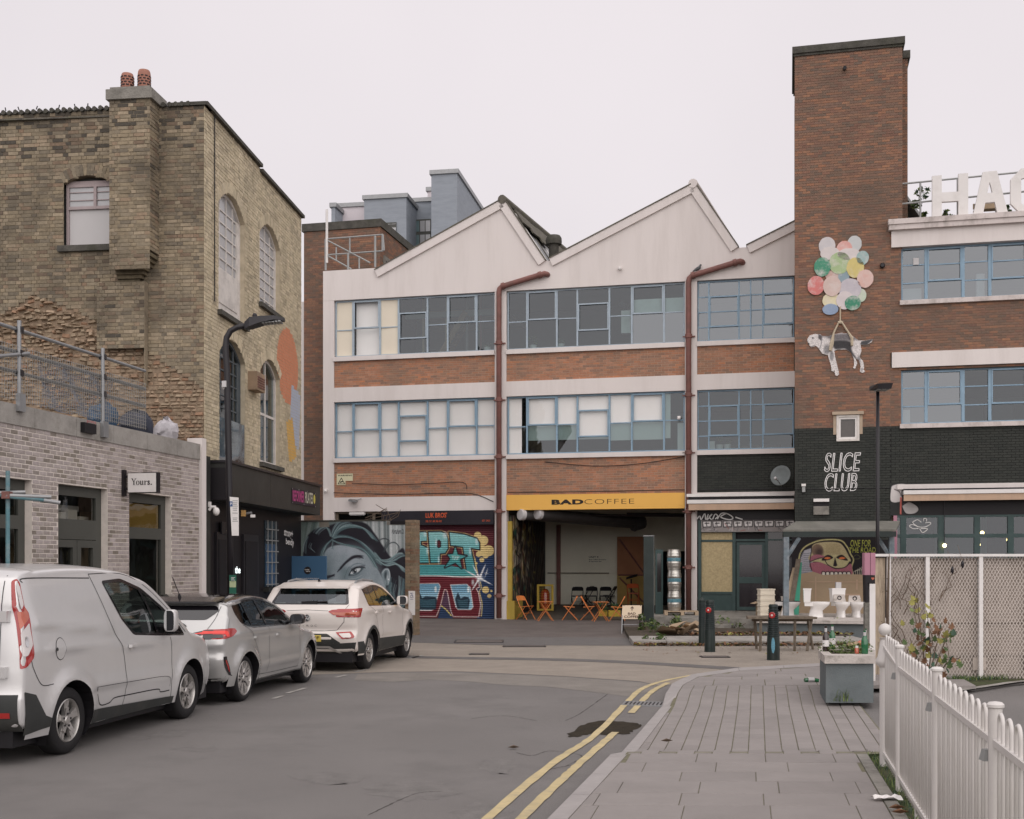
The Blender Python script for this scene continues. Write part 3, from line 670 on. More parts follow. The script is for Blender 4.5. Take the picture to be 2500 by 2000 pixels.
 # roof slopes and the tiled ridges that run back
rd=V3((.365,1,0)).normalized()
def roof_strip(p0,p1,length,m,name,th=.06,d=None):
 d=d or rd;b=MB();a,c=V3(p0),V3(p1);e=d*length
 nn=(c-a).cross(e).normalized();nn=nn if nn.z>0 else-nn
 b.hexa([a,c,c+e,a+e,a+nn*th,c+nn*th,c+e+nn*th,a+e+nn*th]);return b.build(name,m,bld)
for(u0,z0),(u1,z1),(u2,z2)in(((-7.44,11.95),(-3.10,13.93),(-1.8,11.93)),((-1.38,11.93),(3.23,13.99),(4.5,11.98)),((5.02,11.97),(9.4,13.95),(10.7,11.95))):
 o=-.3
 roof_strip(MW.P(u0,z0,o),MW.P(u1,z1,o),11,M['tile_mossy'],'roof_slope')
 roof_strip(MW.P(u1,z1,o),MW.P(u2,z2,o),11,M['galv'],'glazed_slope')
 for k in range(1,12):
  p,q=MW.P(u1,z1,o)+rd*k*.8,MW.P(u2,z2,o)+rd*k*.8
  if u1<0:MB().tube([p+V3((.03,0,.06)),q+V3((.03,0,.06))],.035,5).build('glazing_bar',M['white_paint']if k%2 else M['tile_mossy'],bld)
 MB().tube([MW.P(u1,z1+.13,.1),MW.P(u1,z1+.13,.1)+rd*10],.15,10).build('ridge_tile',M['tile_mossy']if u1<0 else M['white_render'],bld)
roof_strip(MW.P(-1.85,11.9,-.3),MW.P(-1.33,11.9,-.3),11,M['galv'],'valley_gutter');roof_strip(MW.P(4.46,11.95,-.3),MW.P(5.06,11.95,-.3),11,M['galv'],'valley_gutter')
# mossy slabs slipped along the first glazed slope
for k in range(9):
 s0=.3+k*.75;p=MW.P(-3.0,13.86,-.3)+rd*s0
 dn=(MW.P(-1.8,11.93,-.3)-MW.P(-3.1,13.93,-.3)).normalized();b=MB();c=p+dn*(.05+.03*(k%3));w=dn*(.55+.3*((k*7)%3)/2)
 nn=dn.cross(rd).normalized();nn=nn if nn.z>0 else-nn
 q=[c,c+rd*.78,c+rd*.74+w,c+rd*.02+w];b.hexa([x+nn*.10 for x in q]+[x+nn*.15 for x in q]);b.build('roof_slate',M['tile_mossy'],bld)
vent=thing('roof_vent',tuple(atd(1352,606,40.5)),'round mossy concrete vent cowl on the saw-tooth roof','roof vent')
c=atd(1352,640,40.6)
MB().lathe(c,[(.17,0),(.17,.55),(.2,.6)],14).build('pipe',M['coping'],vent,smooth=True,angle=40)
MB().lathe(c,[(.16,.58),(.27,.6),(.28,.68),(.27,.82),(.22,.9),(.1,.92)],14).build('cowl',M['coping'],vent,smooth=True,angle=40)
# spandrel brickwork
tower_edge=6.40
for i,(a,c)in enumerate(((-9.12,-3.37),(-2.97,2.97),(3.36,tower_edge))):
 brickwork(bld,MW,a,c,7.97,8.88,BM_RED,M['mortar_red'],singles=90,out=-.05,wall_name='brick_panel',seed=10+i)
 if i<2:brickwork(bld,MW,a,c,4.16,5.37,BM_RED,M['mortar_red'],singles=110,out=-.05,wall_name='brick_panel',seed=20+i)
BM_BLACK=brick_mat('black_painted_brick',[S(46,49,46),S(56,58,54),S(50,52,49)],fine=.1,rough=.6)
M['mortar_black']=mat('mortar_black',S(34,34,33,.8),rough=.8,var=.1)
brickwork(bld,MW,3.36,tower_edge,4.16,5.37,BM_BLACK,M['mortar_black'],singles=60,out=-.05,wall_name='black_brick_panel',seed=31)
for a,c in((-9.14,-3.37),(-2.97,2.97),(3.36,6.42)):
 for z in(8.88,5.37):
  MB().box(fr,a+.002,c-.002,z,z+.15,-.3,.05).build('window_sill',M['white_render'],bld)
  # ---------------------------------------------------------------- steel windows
def steel_window(owner,W,us,z0,z1,rows,casement,mats,o=-.14,fm=None,name='window',bar=.05,fm2=None):
 fm=fm or M['blue_frame'];fr=W.fr();H=z1-z0;b=MB()
 b.box(fr,us[0],us[-1],z1-.05,z1,o-.03,o+.03);b.box(fr,us[0],us[-1],z0,z0+.05,o-.03,o+.03)
 for k,u in enumerate(us):
  w=bar*(.8 if k in(0,len(us)-1)else 1.15);lo_,hi_=(u,u+w)if k==0 else((u-w,u)if k==len(us)-1 else(u-w/2,u+w/2))
  b.box(fr,lo_,hi_,z0+.05,z1-.05,o-.035,o+.045)
 for i in range(len(us)-1):
  a,c=us[i]+bar*.6,us[i+1]-bar*.6
  for f in rows[i]:z=z1-f*H;b.box(fr,a,c,z-.017,z+.017,o-.02,o+.02)
  if i in casement:
   f0,f1=casement[i];t=.035
   za,zb=max(z1-f1*H,z0+.05),min(z1-f0*H,z1-.05)
   b.box(fr,a,c,zb-t,zb+.01,o+.02,o+.06);b.box(fr,a,c,za-.01,za+t,o+.02,o+.06)
   b.box(fr,a,a+t,za+t,zb-t,o+.02,o+.06);b.box(fr,c-t,c,za+t,zb-t,o+.02,o+.06)
 w=b.build(name,fm,owner)
 for i in range(len(us)-1):
  cuts=[0]+sorted(rows[i])+[1]
  for j in range(len(cuts)-1):
   m=mats(i,j)
   if m is None:continue
   za,zb=z1-cuts[j+1]*H,z1-cuts[j]*H;p=MB();e=random.Random(i*7+j).uniform(-.012,.012)
   p.poly([W.P(us[i]+.02,za+.01,o-.005),W.P(us[i+1]-.02,za+.01,o-.005+e),W.P(us[i+1]-.02,zb-.01,o-.005+e),W.P(us[i]+.02,zb-.01,o-.005-e)]);p.build('pane',m,w,recalc=False)
 return w
FR7=[0,.113,.285,.402,.583,.708,.886,1]
def bay(a,c):return[a+(c-a)*f for f in FR7]
R7=[[.52],[.50],[.50],[.27,.72],[.50],[.485],[.48]]
G_,GM,GB=M['glass'],M['glass_milky'],M['glass_blind']
steel_window(bld,MW,bay(-9.10,-3.37),9.03,10.99,R7,{1:(0,.5),3:(.27,.72),5:(0,.485)},lambda i,j:M['cream_panel']if i in(0,2)else(GB if i==1 else G_),fm=M['pale_frame'])
steel_window(bld,MW,bay(-2.95,2.96),9.03,10.99,R7,{1:(0,.5),3:(.27,.72),5:(0,.485)},lambda i,j:(GM if(i>=5 and j==1)else G_),fm=M['pale_frame'])
steel_window(bld,MW,bay(-9.10,-3.37),5.52,7.465,R7,{1:(0,.5),3:(.27,.72),5:(0,.485)},lambda i,j:GB)
steel_window(bld,MW,bay(-2.95,2.96),5.52,7.465,R7,{1:(0,.5),3:(.27,.72),5:(0,.485)},lambda i,j:G_ if(j==len(R7[i])and 0<i<6)or i==6 else GB)
b3=[3.37+(6.405-3.37)*f for f in(0,.118,.434,.554,.68,1)]
for z0,z1 in((9.03,10.99),(5.52,7.465)):
 steel_window(bld,MW,b3,z0,z1,[[.26,.51,.76]]*5,{1:(.26,.76),4:(.26,.76)},lambda i,j:GM if z0>8 else G_,bar=.035)
 # blinds and boards just inside
def panel(owner,W,u0,u1,z0,z1,o,m,name,t=.01):
 b=MB();b.box(W.fr(),u0,u1,z0,z1,o-t,o);return b.build(name,m,owner)
u7=bay(-9.10,-3.37);v7=bay(-2.95,2.96)
for k in range(7):
 panel(bld,MW,u7[k]+.015,u7[k+1]-.015,5.53,7.46,-.2-.004*(k%2),M['blind'],'roller_blind')
 zz=5.53 if k==0 else(5.99 if k<4 else 5.93)
 if k<6:panel(bld,MW,v7[k]+(.0 if k else .02),v7[k+1]-(.2 if k==0 else .012),zz,7.46,-.2-.004*(k%2),M['blind'],'roller_blind')
panel(bld,MW,v7[6],v7[6]+.2,5.96,7.46,-.202,M['blind'],'roller_blind');panel(bld,MW,v7[6]+.42,v7[7]-.02,5.55,6.45,-.3,M['blind'],'white_board')
panel(bld,MW,u7[1]+.05,u7[2]-.1,9.05,10.95,-.3,M['blind'],'curtain')
for k in(5,6):panel(bld,MW,v7[k]+.02,v7[k+1]-.03,10.05,10.53,-.2,M['white_paint'],'paper_sheet')
panel(bld,MW,v7[4]+.34,v7[4]+.65,9.5,10.25,-.45,M['white_paint'],'boiler',.3);MB().tube([MW.P(v7[4]+.5,10.25,-.55),MW.P(v7[4]+.48,10.4,-.5),MW.P(v7[4]+.3,10.5,-.4)],.07,8).build('flue_pipe',M['black_metal'],bld)
# inside: floors, walls, ceiling
def inner(u0,u1,z0,z1,o0,o1,m,name):b=MB();b.box(fr,u0,u1,z0,z1,o0,o1);return b.build(name,m,bld)
inner(-9.5,9.2,4.2,4.5,-9,-.36,M['interior_floor'],'floor_slab');inner(-9.5,9.2,7.62,7.9,-9,-.36,M['interior_floor'],'floor_slab')
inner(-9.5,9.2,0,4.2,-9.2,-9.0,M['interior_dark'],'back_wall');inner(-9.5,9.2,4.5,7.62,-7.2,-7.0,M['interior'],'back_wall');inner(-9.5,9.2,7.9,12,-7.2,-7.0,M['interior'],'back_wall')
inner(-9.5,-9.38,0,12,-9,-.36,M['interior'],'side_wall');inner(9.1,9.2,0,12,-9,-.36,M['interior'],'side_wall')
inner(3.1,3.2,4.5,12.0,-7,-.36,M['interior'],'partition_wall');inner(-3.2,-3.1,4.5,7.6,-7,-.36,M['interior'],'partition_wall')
inner(-9.3,9,11.75,11.85,-12,-.36,M['interior_dark'],'sky_blocking_lining')  # flat lining added to keep bright sky out of the upper windows
# mezzanine and stair seen through the upper left window
inner(-7.0,-3.4,10.55,10.75,-1.6,-1.45,M['interior'],'mezzanine_beam');inner(-7.0,-3.4,10.75,10.8,-5,-1.6,M['pale_wood'],'mezzanine_floor')
st=[]
for s in(0,.75):
 MB().tube([MW.P(-5.75,9.0,-1.2-s),MW.P(-4.72,10.65,-1.2-s)],.10,4).build('stair_stringer',M['wood'],bld)
for k in range(7):b=MB();t=(k+.5)/7;b.box(fr,-5.75+1.03*t-.1,-5.75+1.03*t+.12,9.0+1.65*t-.02,9.0+1.65*t+.02,-1.95,-1.2);b.build('stair_tread',M['wood'],bld)
for u,m in((-6.35,M['pale_wood']),(-5.5,M['pale_wood']),(-4.25,M['rust_pipe']),(-4.75,M['galv'])):MB().tube([MW.P(u,8.0,-1.5),MW.P(u,11.4,-1.5)],.045,6).build('post',m,bld)
for u,z,w,h,d,m in((-7.0,8.0,.8,1.6,2.5,'interior_dark'),(-2.0,8.0,1.2,1.5,3.0,'old_wood'),(-.3,8.0,1.6,1.35,2.2,'interior_dark'),(.9,8.0,.9,1.9,4.5,'interior'),(-2.2,4.5,1.5,1.2,2,'interior_dark'),(4.2,4.5,1.8,1.3,1.5,'old_wood'),(-.6,4.5,1.4,1.25,1.6,'old_wood'),(4.6,8.0,1.2,2.0,2.5,'interior')):
 inner(u,u+w,z,z+h,-d-.6,-d,M[m],'cabinet')
def foliage(name,c,r,n,m,parent=None,leaf=.05,seed=0,sc=(1,1,1),shell=.5,local=False,**kw):
 R=random.Random(seed);b=MB();c=V3(c)
 lumps=[(V3((R.gauss(0,.5)*r*sc[0],R.gauss(0,.5)*r*sc[1],R.gauss(0,.45)*r*sc[2])),r*R.uniform(.3,.6))for _ in range(max(3,n//60))]
 for i in range(n):
  q,rr=lumps[R.randrange(len(lumps))];d=V3((R.gauss(0,1),R.gauss(0,1),R.gauss(0,1))).normalized()
  p=c+q+d*rr*(shell+(1-shell)*R.random());a=V3((R.gauss(0,1),R.gauss(0,1),R.gauss(0,.5))).normalized();e=a.orthogonal().normalized();s=leaf*R.uniform(.6,1.3)
  e=(Matrix.Rotation(R.uniform(0,6.28),3,a)@e);b.cur=R.randrange(len(m))if isinstance(m,list)else 0
  b.add([p-a*s,p+e*s*.45,p+a*s,p-e*s*.45],[(0,1,2,3)])
 return b.build(name,m,parent,recalc=False,local=local,**kw)
LV=[M['leaf'],M['leaf_light'],M['leaf_dark']]
def pot_plant(p,h,label,potm,r=.12,seed=0,leaf=.05,group=None,n=120,sc=(1,1,1.2)):
 t=thing('potted_plant',tuple(p),label,'plant',group);MB().lathe(p,[(r*.7,0),(r,.2),(r*1.05,.22),(r*.9,.215)],12).build('pot',potm,t,smooth=True,angle=40)
 foliage('leaves',(p[0],p[1],p[2]+.2+h*.5),h*.55,n,LV,t,leaf=leaf,seed=seed,sc=sc);return t
sill2=lambda u:MW.P(u,9.03,-.5)
for k,(u,h,lb)in enumerate(((-2.15,.32,'leafy potted plant inside the upper window over the cafe sign, nearest the stair bay'),(-1.2,.22,'low bushy potted plant inside the upper window over the cafe sign, third light'),(-3.75,.16,'small potted plant beside the drainpipe inside the upper left window'))):
 inner(u-.3,u+.3,8.85,9.02,-.7,-.36,M['interior'],'inner_sill');pot_plant(tuple(MW.P(u,9.02,-.5)),h,lb,M['white_paint'],seed=k)
for k,(u,lb,m)in enumerate(((4.05,'dark red-leaved potted plant inside the middle-floor window next to the brick tower',LV),(4.3,'round green potted plant inside the middle-floor window next to the brick tower',LV))):
 inner(u-.12,u+.13,5.3,5.52,-.75,-.36,M['pale_wood'],'inner_sill');pot_plant(tuple(MW.P(u,5.52,-.5)),.22,lb,M['white_paint'],seed=30+k,leaf=.06)
inner(3.72,3.9,5.52,5.85,-.55,-.4,M['white_paint'],'jug')
# ---------------------------------------------------------------- rainwater pipes
def downpipe(u,ztop,u2,z2,zc,zlow=.05):
 b=MB();e=.14
 b.tube([MW.P(u,zlow,.13),MW.P(u,ztop-.12,.13),MW.P(u+.02,ztop-.03,.13),MW.P(u+.1,ztop+.05,.13),MW.P(u2-.2,z2-.03,.13),MW.P(u2-.06,z2,.12),MW.P(u2,z2-.01,.06),MW.P(u2+.02,z2-.02,-.02)],.088,12)
 p=b.build('drainpipe',M['rust_pipe'],bld,smooth=True)
 for z in zc:
  MB().lathe(MW.P(u,z,.13),[(.09,-.07),(.115,-.06),(.115,.06),(.09,.07)],12).box(fr,u-.2,u+.2,z-.02,z+.02,.0,.05).build('collar',M['rust_pipe'],p,smooth=True,angle=35)
 for uu,zz in((u+.14,ztop+.065),(u2-.22,z2-.035)):
  d=(MW.P(u2-.2,z2-.03,.13)-MW.P(u+.1,ztop+.05,.13)).normalized();MB().lathe(MW.P(uu,zz,.13)-d*.06,[(.09,0),(.112,.01),(.112,.11),(.09,.12)],12,ax=d).build('collar',M['rust_pipe'],p,smooth=True,angle=35)
_,zt=MW.uz(1219,706);u2_,z2_=MW.uz(1336,670)
downpipe(-3.19,zt,u2_,z2_,[9.25,7.35,5.45,3.62,1.75,.8])
_,zt=MW.uz(1686,680);u2_,z2_=MW.uz(1812,640)
downpipe(3.10,zt,u2_,z2_,[9.2,7.3,5.45,3.55,1.75],zlow=.35)
# ---------------------------------------------------------------- ground floor, first bay: noodle-shop fascia and painted shutter
u_a,u_b=MW.u(932),-3.40
fas=MB().box(fr,u_a,u_b,3.19,3.665,-.2,.03).build('shop_fascia',mat('fascia_dark',(.022,.020,.026),rough=.45,var=.15),bld)
def px_text(name,body,W,x0,y0,x1,y1,m,parent,o=.006,**k):
 (ua,za),(ub,zb)=W.uz(x0,(y0[1]if isinstance(y0,tuple)else y1),0),W.uz(x1,y0 if not isinstance(y0,tuple)else y0[0],0)
 return writing(name,body,W.fr(),ua,ub,za,zb,m,parent,o=o,**k)
px_text('lettering',"LUK BROS'",MW,1040,1251.5,1092,1264.5,M['orange_text'],fas,o=.036,bold=.02)
px_text('lettering','陸兄弟麵館',MW,1040.5,1270,1079,1275.5,M['orange_text'],fas,o=.036,spacing=1.25)
px_text('lettering','EST 2023',MW,1178,1269,1197,1273.5,M['orange_text'],fas,o=.036)
MB().box(fr,-9.12,u_a,3.2,3.66,-.3,-.2).build('transom_window',M['glass_dark'],bld)
b=MB()
for u in(-9.1,-7.75,u_a-.06):b.box(fr,u,u+.09,2.0,3.66,-.2,-.12)
b.box(fr,-9.1,u_a,3.15,3.22,-.2,-.125);b.box(fr,-9.1,u_a,3.6,3.66,-.2,-.125);b.build('transom_frame',M['old_wood'],bld)
MB().box(fr,-9.12,u_a+1,0,3.15,-.3,-.22).build('shopfront_boarding',M['black_paint'],bld)
lamp=thing('strip_light',tuple(MW.P(-8.3,3.6,0)),'white strip lamp under the white beam over the mural wall','lamp');MB().box(fr,-8.55,-8.0,3.57,3.65,-.12,.02).build('housing',M['white_paint'],lamp);MB().box(fr,-8.53,-8.02,3.54,3.57,-.1,.0).build('diffuser',M['frosted'],lamp)
cv=Canvas((-345,275,1130,1620),190,268,(92,40,46));SK=cv
cv.fill([(-345,275),(1130,275),(1130,380),(-345,350)],(70,26,36),soft=30)
cv.fill([(860,720),(1130,700),(1130,1620),(880,1620)],(38,58,92),soft=8)
cv.fill([(330,1620),(380,1440),(560,1620)],(44,64,96))
cr=(214,192,134)
for x,y,r in((890,430,50),(965,505,72),(1040,650,78),(960,660,70),(1000,720,40),(905,700,40),(930,600,60)):cv.ell(x,y,r,r,cr,soft=.03)
for x,y,r in((948,780,34),(1000,1205,50),(1050,1292,28),(1078,1220,16),(870,830,18)):cv.ell(x,y,r,r,cr,soft=.04)
blk=(28,18,26);bl1,bl2=(148,198,198),(66,142,146)
def letter(p,hole=None):
 cv.stroke(p+[p[0]],34,cr,smooth=False);cv.fill(p,bl1,grad=((0,380),(0,900),bl2))
 for k in range(11):cv.fill([(x,y)for x,y in p],(60,140,146),a=0)
 cv.stroke(p+[p[0]],17,blk,smooth=False)
letter([(-345,400),(-60,380),(-60,830),(-345,830)])
letter([(-40,372),(165,372),(185,400),(185,510),(100,515),(100,560),(190,600),(215,830),(-40,830)])
letter([(190,372),(380,370),(445,400),(478,470),(480,620),(440,690),(370,695),(362,825),(225,828)])
cv.fill([(325,510),(350,495),(372,520),(372,590),(345,608),(325,585)],(92,40,46));cv.stroke([(325,510),(350,495),(372,520),(372,590),(345,608),(325,585),(325,510)],12,blk,smooth=False)
letter([(488,380),(700,410),(880,470),(920,540),(920,640),(800,620),(860,880),(880,1000),(740,1000),(680,600),(508,580)])
cv.fill([(-345,850),(480,850),(640,890),(860,960),(870,1015),(-345,1015)],bl2,grad=((0,860),(0,1015),(86,160,160)))
st5=[(578,590),(612,705),(738,722),(640,775),(668,905),(580,820),(430,890),(510,765),(470,705),(548,695)]
cv.stroke(st5+[st5[0]],30,blk,smooth=False);cv.fill(st5,(100,172,168),grad=((0,600),(0,900),(60,140,144)))
cv.text('TRP',528,722,632,778,(216,224,220),shear=.1)
cv.fill([(-345,1020),(880,1020),(915,1180),(880,1180),(930,1300),(930,1590),(540,1590),(440,1215),(420,1230),(310,1590),(-345,1590)],(104,34,44))
for p in([(-30,1130),(340,1120),(362,1160),(280,1480),(240,1500),(-30,1500)],[(515,1140),(735,1130),(782,1175),(822,1450),(790,1485),(620,1485),(590,1450)]):
 cv.stroke(p+[p[0]],20,(226,214,208),smooth=False);cv.fill(p,(104,150,176),grad=((0,1130),(0,1330),(150,190,208)))
 x0=min(q[0]for q in p)+30;x1=max(q[0]for q in p)-20;y1=max(q[1]for q in p)
 cv.fill([(x0+30,1340),(x0+70,1240),(x0+110,1330),(x0+160,1300),(x1-40,1310),(x1-20,1360),(x1-40,y1-8),(x0+60,y1-8)],(34,52,66))
 for k in range(7):cv.stroke([(x0+60+6*k,1350+18*k),((x0+x1)/2,1362+16*k),(x1-50,1345+19*k)],6,(92,150,164),a=.8)
 cv.ell(x1-42,1200,17,46,(214,224,226),soft=.2)
cv.fill([(380,1430),(440,1215),(490,1300),(530,1560)],(88,62,82));cv.stroke([(310,1590),(370,1430),(420,1225),(440,1210),(465,1235),(510,1480),(545,1585)],10,(226,214,208))
cv.stroke([(-345,1010),(300,1006),(600,1022),(880,1022)],14,(228,222,218));cv.stroke([(-345,1588),(300,1588)],12,(226,214,208),smooth=False);cv.stroke([(545,1588),(905,1588),(932,1420),(900,1240),(870,1190),(915,1165),(905,1080)],12,(226,214,208),smooth=False)
cv.stroke([(940,1580),(950,1400),(915,1230),(940,1180),(925,1090)],13,cr);cv.stroke([(850,760),(870,900),(900,1010)],16,cr);cv.stroke([(385,1440),(450,1490),(520,1575)],16,(206,196,120),smooth=False)
for a,c,w in(((915,1040),(1000,840),22),((915,1040),(1092,1132),22),((915,1040),(805,1220),22),((915,1040),(720,930),20),((915,1040),(820,850),18)):cv.stroke([a,((a[0]+c[0])/2,(a[1]+c[1])/2),c],w,(226,226,228),smooth=False,taper=.8);cv.stroke([a,((a[0]*2+c[0])/3,(a[1]*2+c[1])/3)],w*1.4,(226,226,228),smooth=False,taper=.5)
cv.ell(915,1040,48,40,(232,232,232),soft=.8);cv.stroke([(1030,900),(990,1030)],12,(222,222,226),smooth=False,taper=.8);cv.stroke([(975,968),(1042,975)],12,(222,222,226),smooth=False,taper=.8)
for x,y,rx,ry in((435,430,34,50),(875,520,20,50),(185,650,16,60),(345,780,14,60),(310,530,14,60),(823,1100,20,44),(150,410,20,34),(785,660,16,60)):cv.ell(x,y,rx,ry,(206,222,222),a=.8,soft=.5)
cv.noise(.05,3)
sh0,shz=MW.uz(950,1278),None
su0,su1,sz0,sz1=MW.u(950),MW.u(1206.4),.0,3.2
shut=thing('roller_shutter',tuple(MW.P((su0+su1)/2,0,-.1)),'roller shutter painted with a turquoise letter graffiti and a star','shutter')
cv.mesh('shutter_curtain',lambda fx,fy,o:MW.P(su0+(su1-su0)*fx,sz1+(sz0-sz1)*fy,-.14+o),M_PAINT,shut,relief=lambda fx,fy:.022*abs(math.sin(fy*math.pi*44)),k=1.0)
MB().box(fr,su1-.02,su1+.06,0,3.19,-.16,-.06).build('guide_rail',M['black_metal'],shut);MB().box(fr,su0-.06,su0+.02,0,3.19,-.16,-.06).build('guide_rail',M['black_metal'],shut)
# ---------------------------------------------------------------- cafe: sign board, room
sg=MB().box(fr,-2.965,2.965,3.66,4.165,-.3,.02).build('cafe_sign',M['yellow_sign'],bld)
f_=lambda x:1220+.3525*x
(ua,za),(ub,zb)=MW.uz(f_(360),860+.3525*1057),MW.uz(f_(582),860+.3525*1016)
writing('lettering','BAD',fr,ua,ub,za,za+.168,M['black_text'],sg,o=.024,bold=.055,spacing=1.12)
(uc,zc_),(ud,zd_)=MW.uz(f_(587),860+.3525*1052),MW.uz(f_(932),860+.3525*1012)
writing('lettering','COFFEE',fr,uc,ud,za+.005,za+.165,M['black_text'],sg,o=.024,bold=-.018,spacing=1.1)
rm=lambda*a:inner(*a)
D=-6.5
MB().hexa([MW.P(-2.97,-.25,-.1),MW.P(3.0,-.25,-.1),MW.P(3.0,.0,D),MW.P(-2.97,.0,D),MW.P(-2.97,.006,-.1),MW.P(3.0,.006,-.1),MW.P(3.0,.30,D),MW.P(-2.97,.30,D)]).build('cafe_floor',M['interior_floor'],bld)
M['cafe_wall']=mat('cafe_wall',(.78,.755,.64),rough=.9,var=.05,vs=1,dirt=(.6,.58,.47),dscale=.6,damt=.4)
rm(-3.0,1.55,.2,4.2,D-.12,D,M['cafe_wall'],'cafe_back_wall');rm(1.55,3.2,2.35,4.2,D-.12,D,M['cafe_wall'],'cafe_back_wall')
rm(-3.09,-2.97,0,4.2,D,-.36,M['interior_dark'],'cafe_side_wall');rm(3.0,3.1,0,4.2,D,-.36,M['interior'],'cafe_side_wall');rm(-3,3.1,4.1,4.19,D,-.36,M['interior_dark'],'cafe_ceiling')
cw=Canvas((0,0,100,60),90,60,(40,30,30));Rr=random.Random(9)
for k in range(240):
 x,y=Rr.uniform(0,100),Rr.uniform(0,60);near=max(0,1-x/65);w,h=Rr.uniform(1,7)*(.6+near*.5),Rr.uniform(2,9)
 c=Rr.choice([(176,92,56),(60,110,90),(196,180,150),(46,36,42),(150,120,60),(90,96,60),(40,30,36),(170,130,110),(110,60,50),(60,66,76)]);t=.25+.75*near
 c=tuple(v*t+36*(1-t)for v in c);a=Rr.uniform(-.5,.5)
 cw.fill([(x+dx*math.cos(a)-dy*math.sin(a),y+dx*math.sin(a)+dy*math.cos(a))for dx,dy in((0,0),(w,Rr.uniform(-1,1)),(w+Rr.uniform(-2,2),h),(Rr.uniform(-2,1),h))],c,a=.9)
for k in range(60):x,y=Rr.uniform(0,70),Rr.uniform(5,58);cw.stroke([(x,y),(x+Rr.uniform(-4,4),y+Rr.uniform(-8,8)),(x+Rr.uniform(-6,6),y+Rr.uniform(-12,12))],.8,Rr.choice([(20,16,20),(210,200,170),(150,140,70)]))
cw.mesh('collage',lambda fx,fy,o:MW.P(-2.965+o,3.4-3.2*fy+.0,-.36-5.6*fx),M_PAINT,bld,relief=lambda fx,fy:.03*abs(math.sin(fx*40+fy*13))+.02)
cw.mesh('collage',lambda fx,fy,o:MW.P(-2.97+.45*fx,3.5-3.1*fy,-.37+o),M_PAINT,bld,clip=lambda fx,fy:fx<.5+.4*math.sin(fy*23)*math.sin(fy*9))
rm(-2.97,-2.70,.0,.62,-1.3,-.05,mat('yellow_wall',(.42,.30,.06),rough=.8,var=.15),'yellow_wall');rm(-2.97,-2.83,.62,3.3,-.34,-.2,MATS['yellow_wall'],'yellow_wall')
uz_=lambda x,y:MW.uz(x,y,D)
def back(x0,y0,x1,y1,m,name,o0=.0,o1=.03,parent=bld):
 (a,z1_),(c,z0_)=uz_(x0,y0),uz_(x1,y1);b=MB();b.box(fr,a,c,z0_,z1_,D+o0,D+o1);return b.build(name,m,parent)
back(1360,1282,1369,1476,M['rust_pipe'],'wall_pipe',0,.12);back(1338,1398,1487,1400.5,M['old_wood'],'wall_rail',0,.1)
sgn=back(1433,1355,1486,1376,M['cafe_wall'],'unit_plate',0,.02)
for tx,x0,y0,x1,y1 in(('UNIT 9',1438,1358,1461,1362.5),('Bad Coffee Roastery',1438,1365,1480,1368.5),('& Espresso Bar',1438,1369.5,1469,1373)):
 (a,z0_),(c,z1_)=uz_(x0,y1),uz_(x1,y0);writing('lettering',tx,fr,a,c,z0_,z1_,M['black_text'],sgn,o=D+.025,bold=.015)
dr=thing('sliding_door',tuple(MW.P(1.0,.3,D)),'big orange-brown ledged door standing open at the back of the cafe','door')
M['door_orange']=mat('door_orange',(.34,.15,.075),rough=.7,var=.12,vs=2);M['door_ochre']=mat('door_ochre',(.40,.26,.08),rough=.7,var=.12,vs=2)
(a,z1_),(c,z0_)=uz_(1508,1311),uz_(1578,1476);zm=uz_(1508,1404)[1]
MB().box(fr,a,c,zm,z1_,D+.1,D+.16).build('upper_panel',M['door_orange'],dr);MB().box(fr,a,c,z0_,zm,D+.1,D+.158).build('lower_panel',M['door_ochre'],dr)
MB().tube([MW.P(a+.1,z1_-.1,D+.17),MW.P(c-.05,zm+.05,D+.17)],.03,4).tube([MW.P(a+.05,zm,D+.17),MW.P(c-.05,zm,D+.17)],.03,4).tube([MW.P(a+.1,zm-.1,D+.17),MW.P(c-.1,z0_+.1,D+.17)],.03,4).build('brace',M['rust_pipe'],dr)
# ducts under the cafe ceiling
for(x0,y0),(x1,y1),r in(((1275,1257),(1545,1279),.17),((1316,1255),(1560,1272),.17)):
 d0,d1=atd(x0,y0,39.4-.0),atd(x1,y1,42.2)
 t=thing('ventilation_duct',tuple(d0),'grey round duct under the cafe ceiling with its %s white end cap'%('larger' if x0<1300 else 'smaller'),'duct','ducts under the cafe ceiling')
 MB().tube([d0,d1],r,14).build('duct',mat('duct_grey',(.075,.07,.07),rough=.5,var=.2,metal=.3),t,smooth=True,angle=40);b=MB();dd=(d1-d0).normalized();b.lathe(d0-dd*.1,[(.02,-.01),(r*1.0,0),(r*1.12,.02),(r*1.12,.16),(r,.17)],14,ax=dd);b.build('end_cap',M['frosted'],t,smooth=True,angle=40)
MB().tube([atd(1545,1278,42.1),atd(1566,1272,42.3)],.3,12).build('duct_fan',MATS['duct_grey'],bld)
for k in range(2):MB().tube([MW.P(-1.8+2.6*k,3.6,-2.0),MW.P(2.9,3.45+.1*k,-1.2-k)],.035,5).build('ceiling_bar',M['black_metal'],bld)
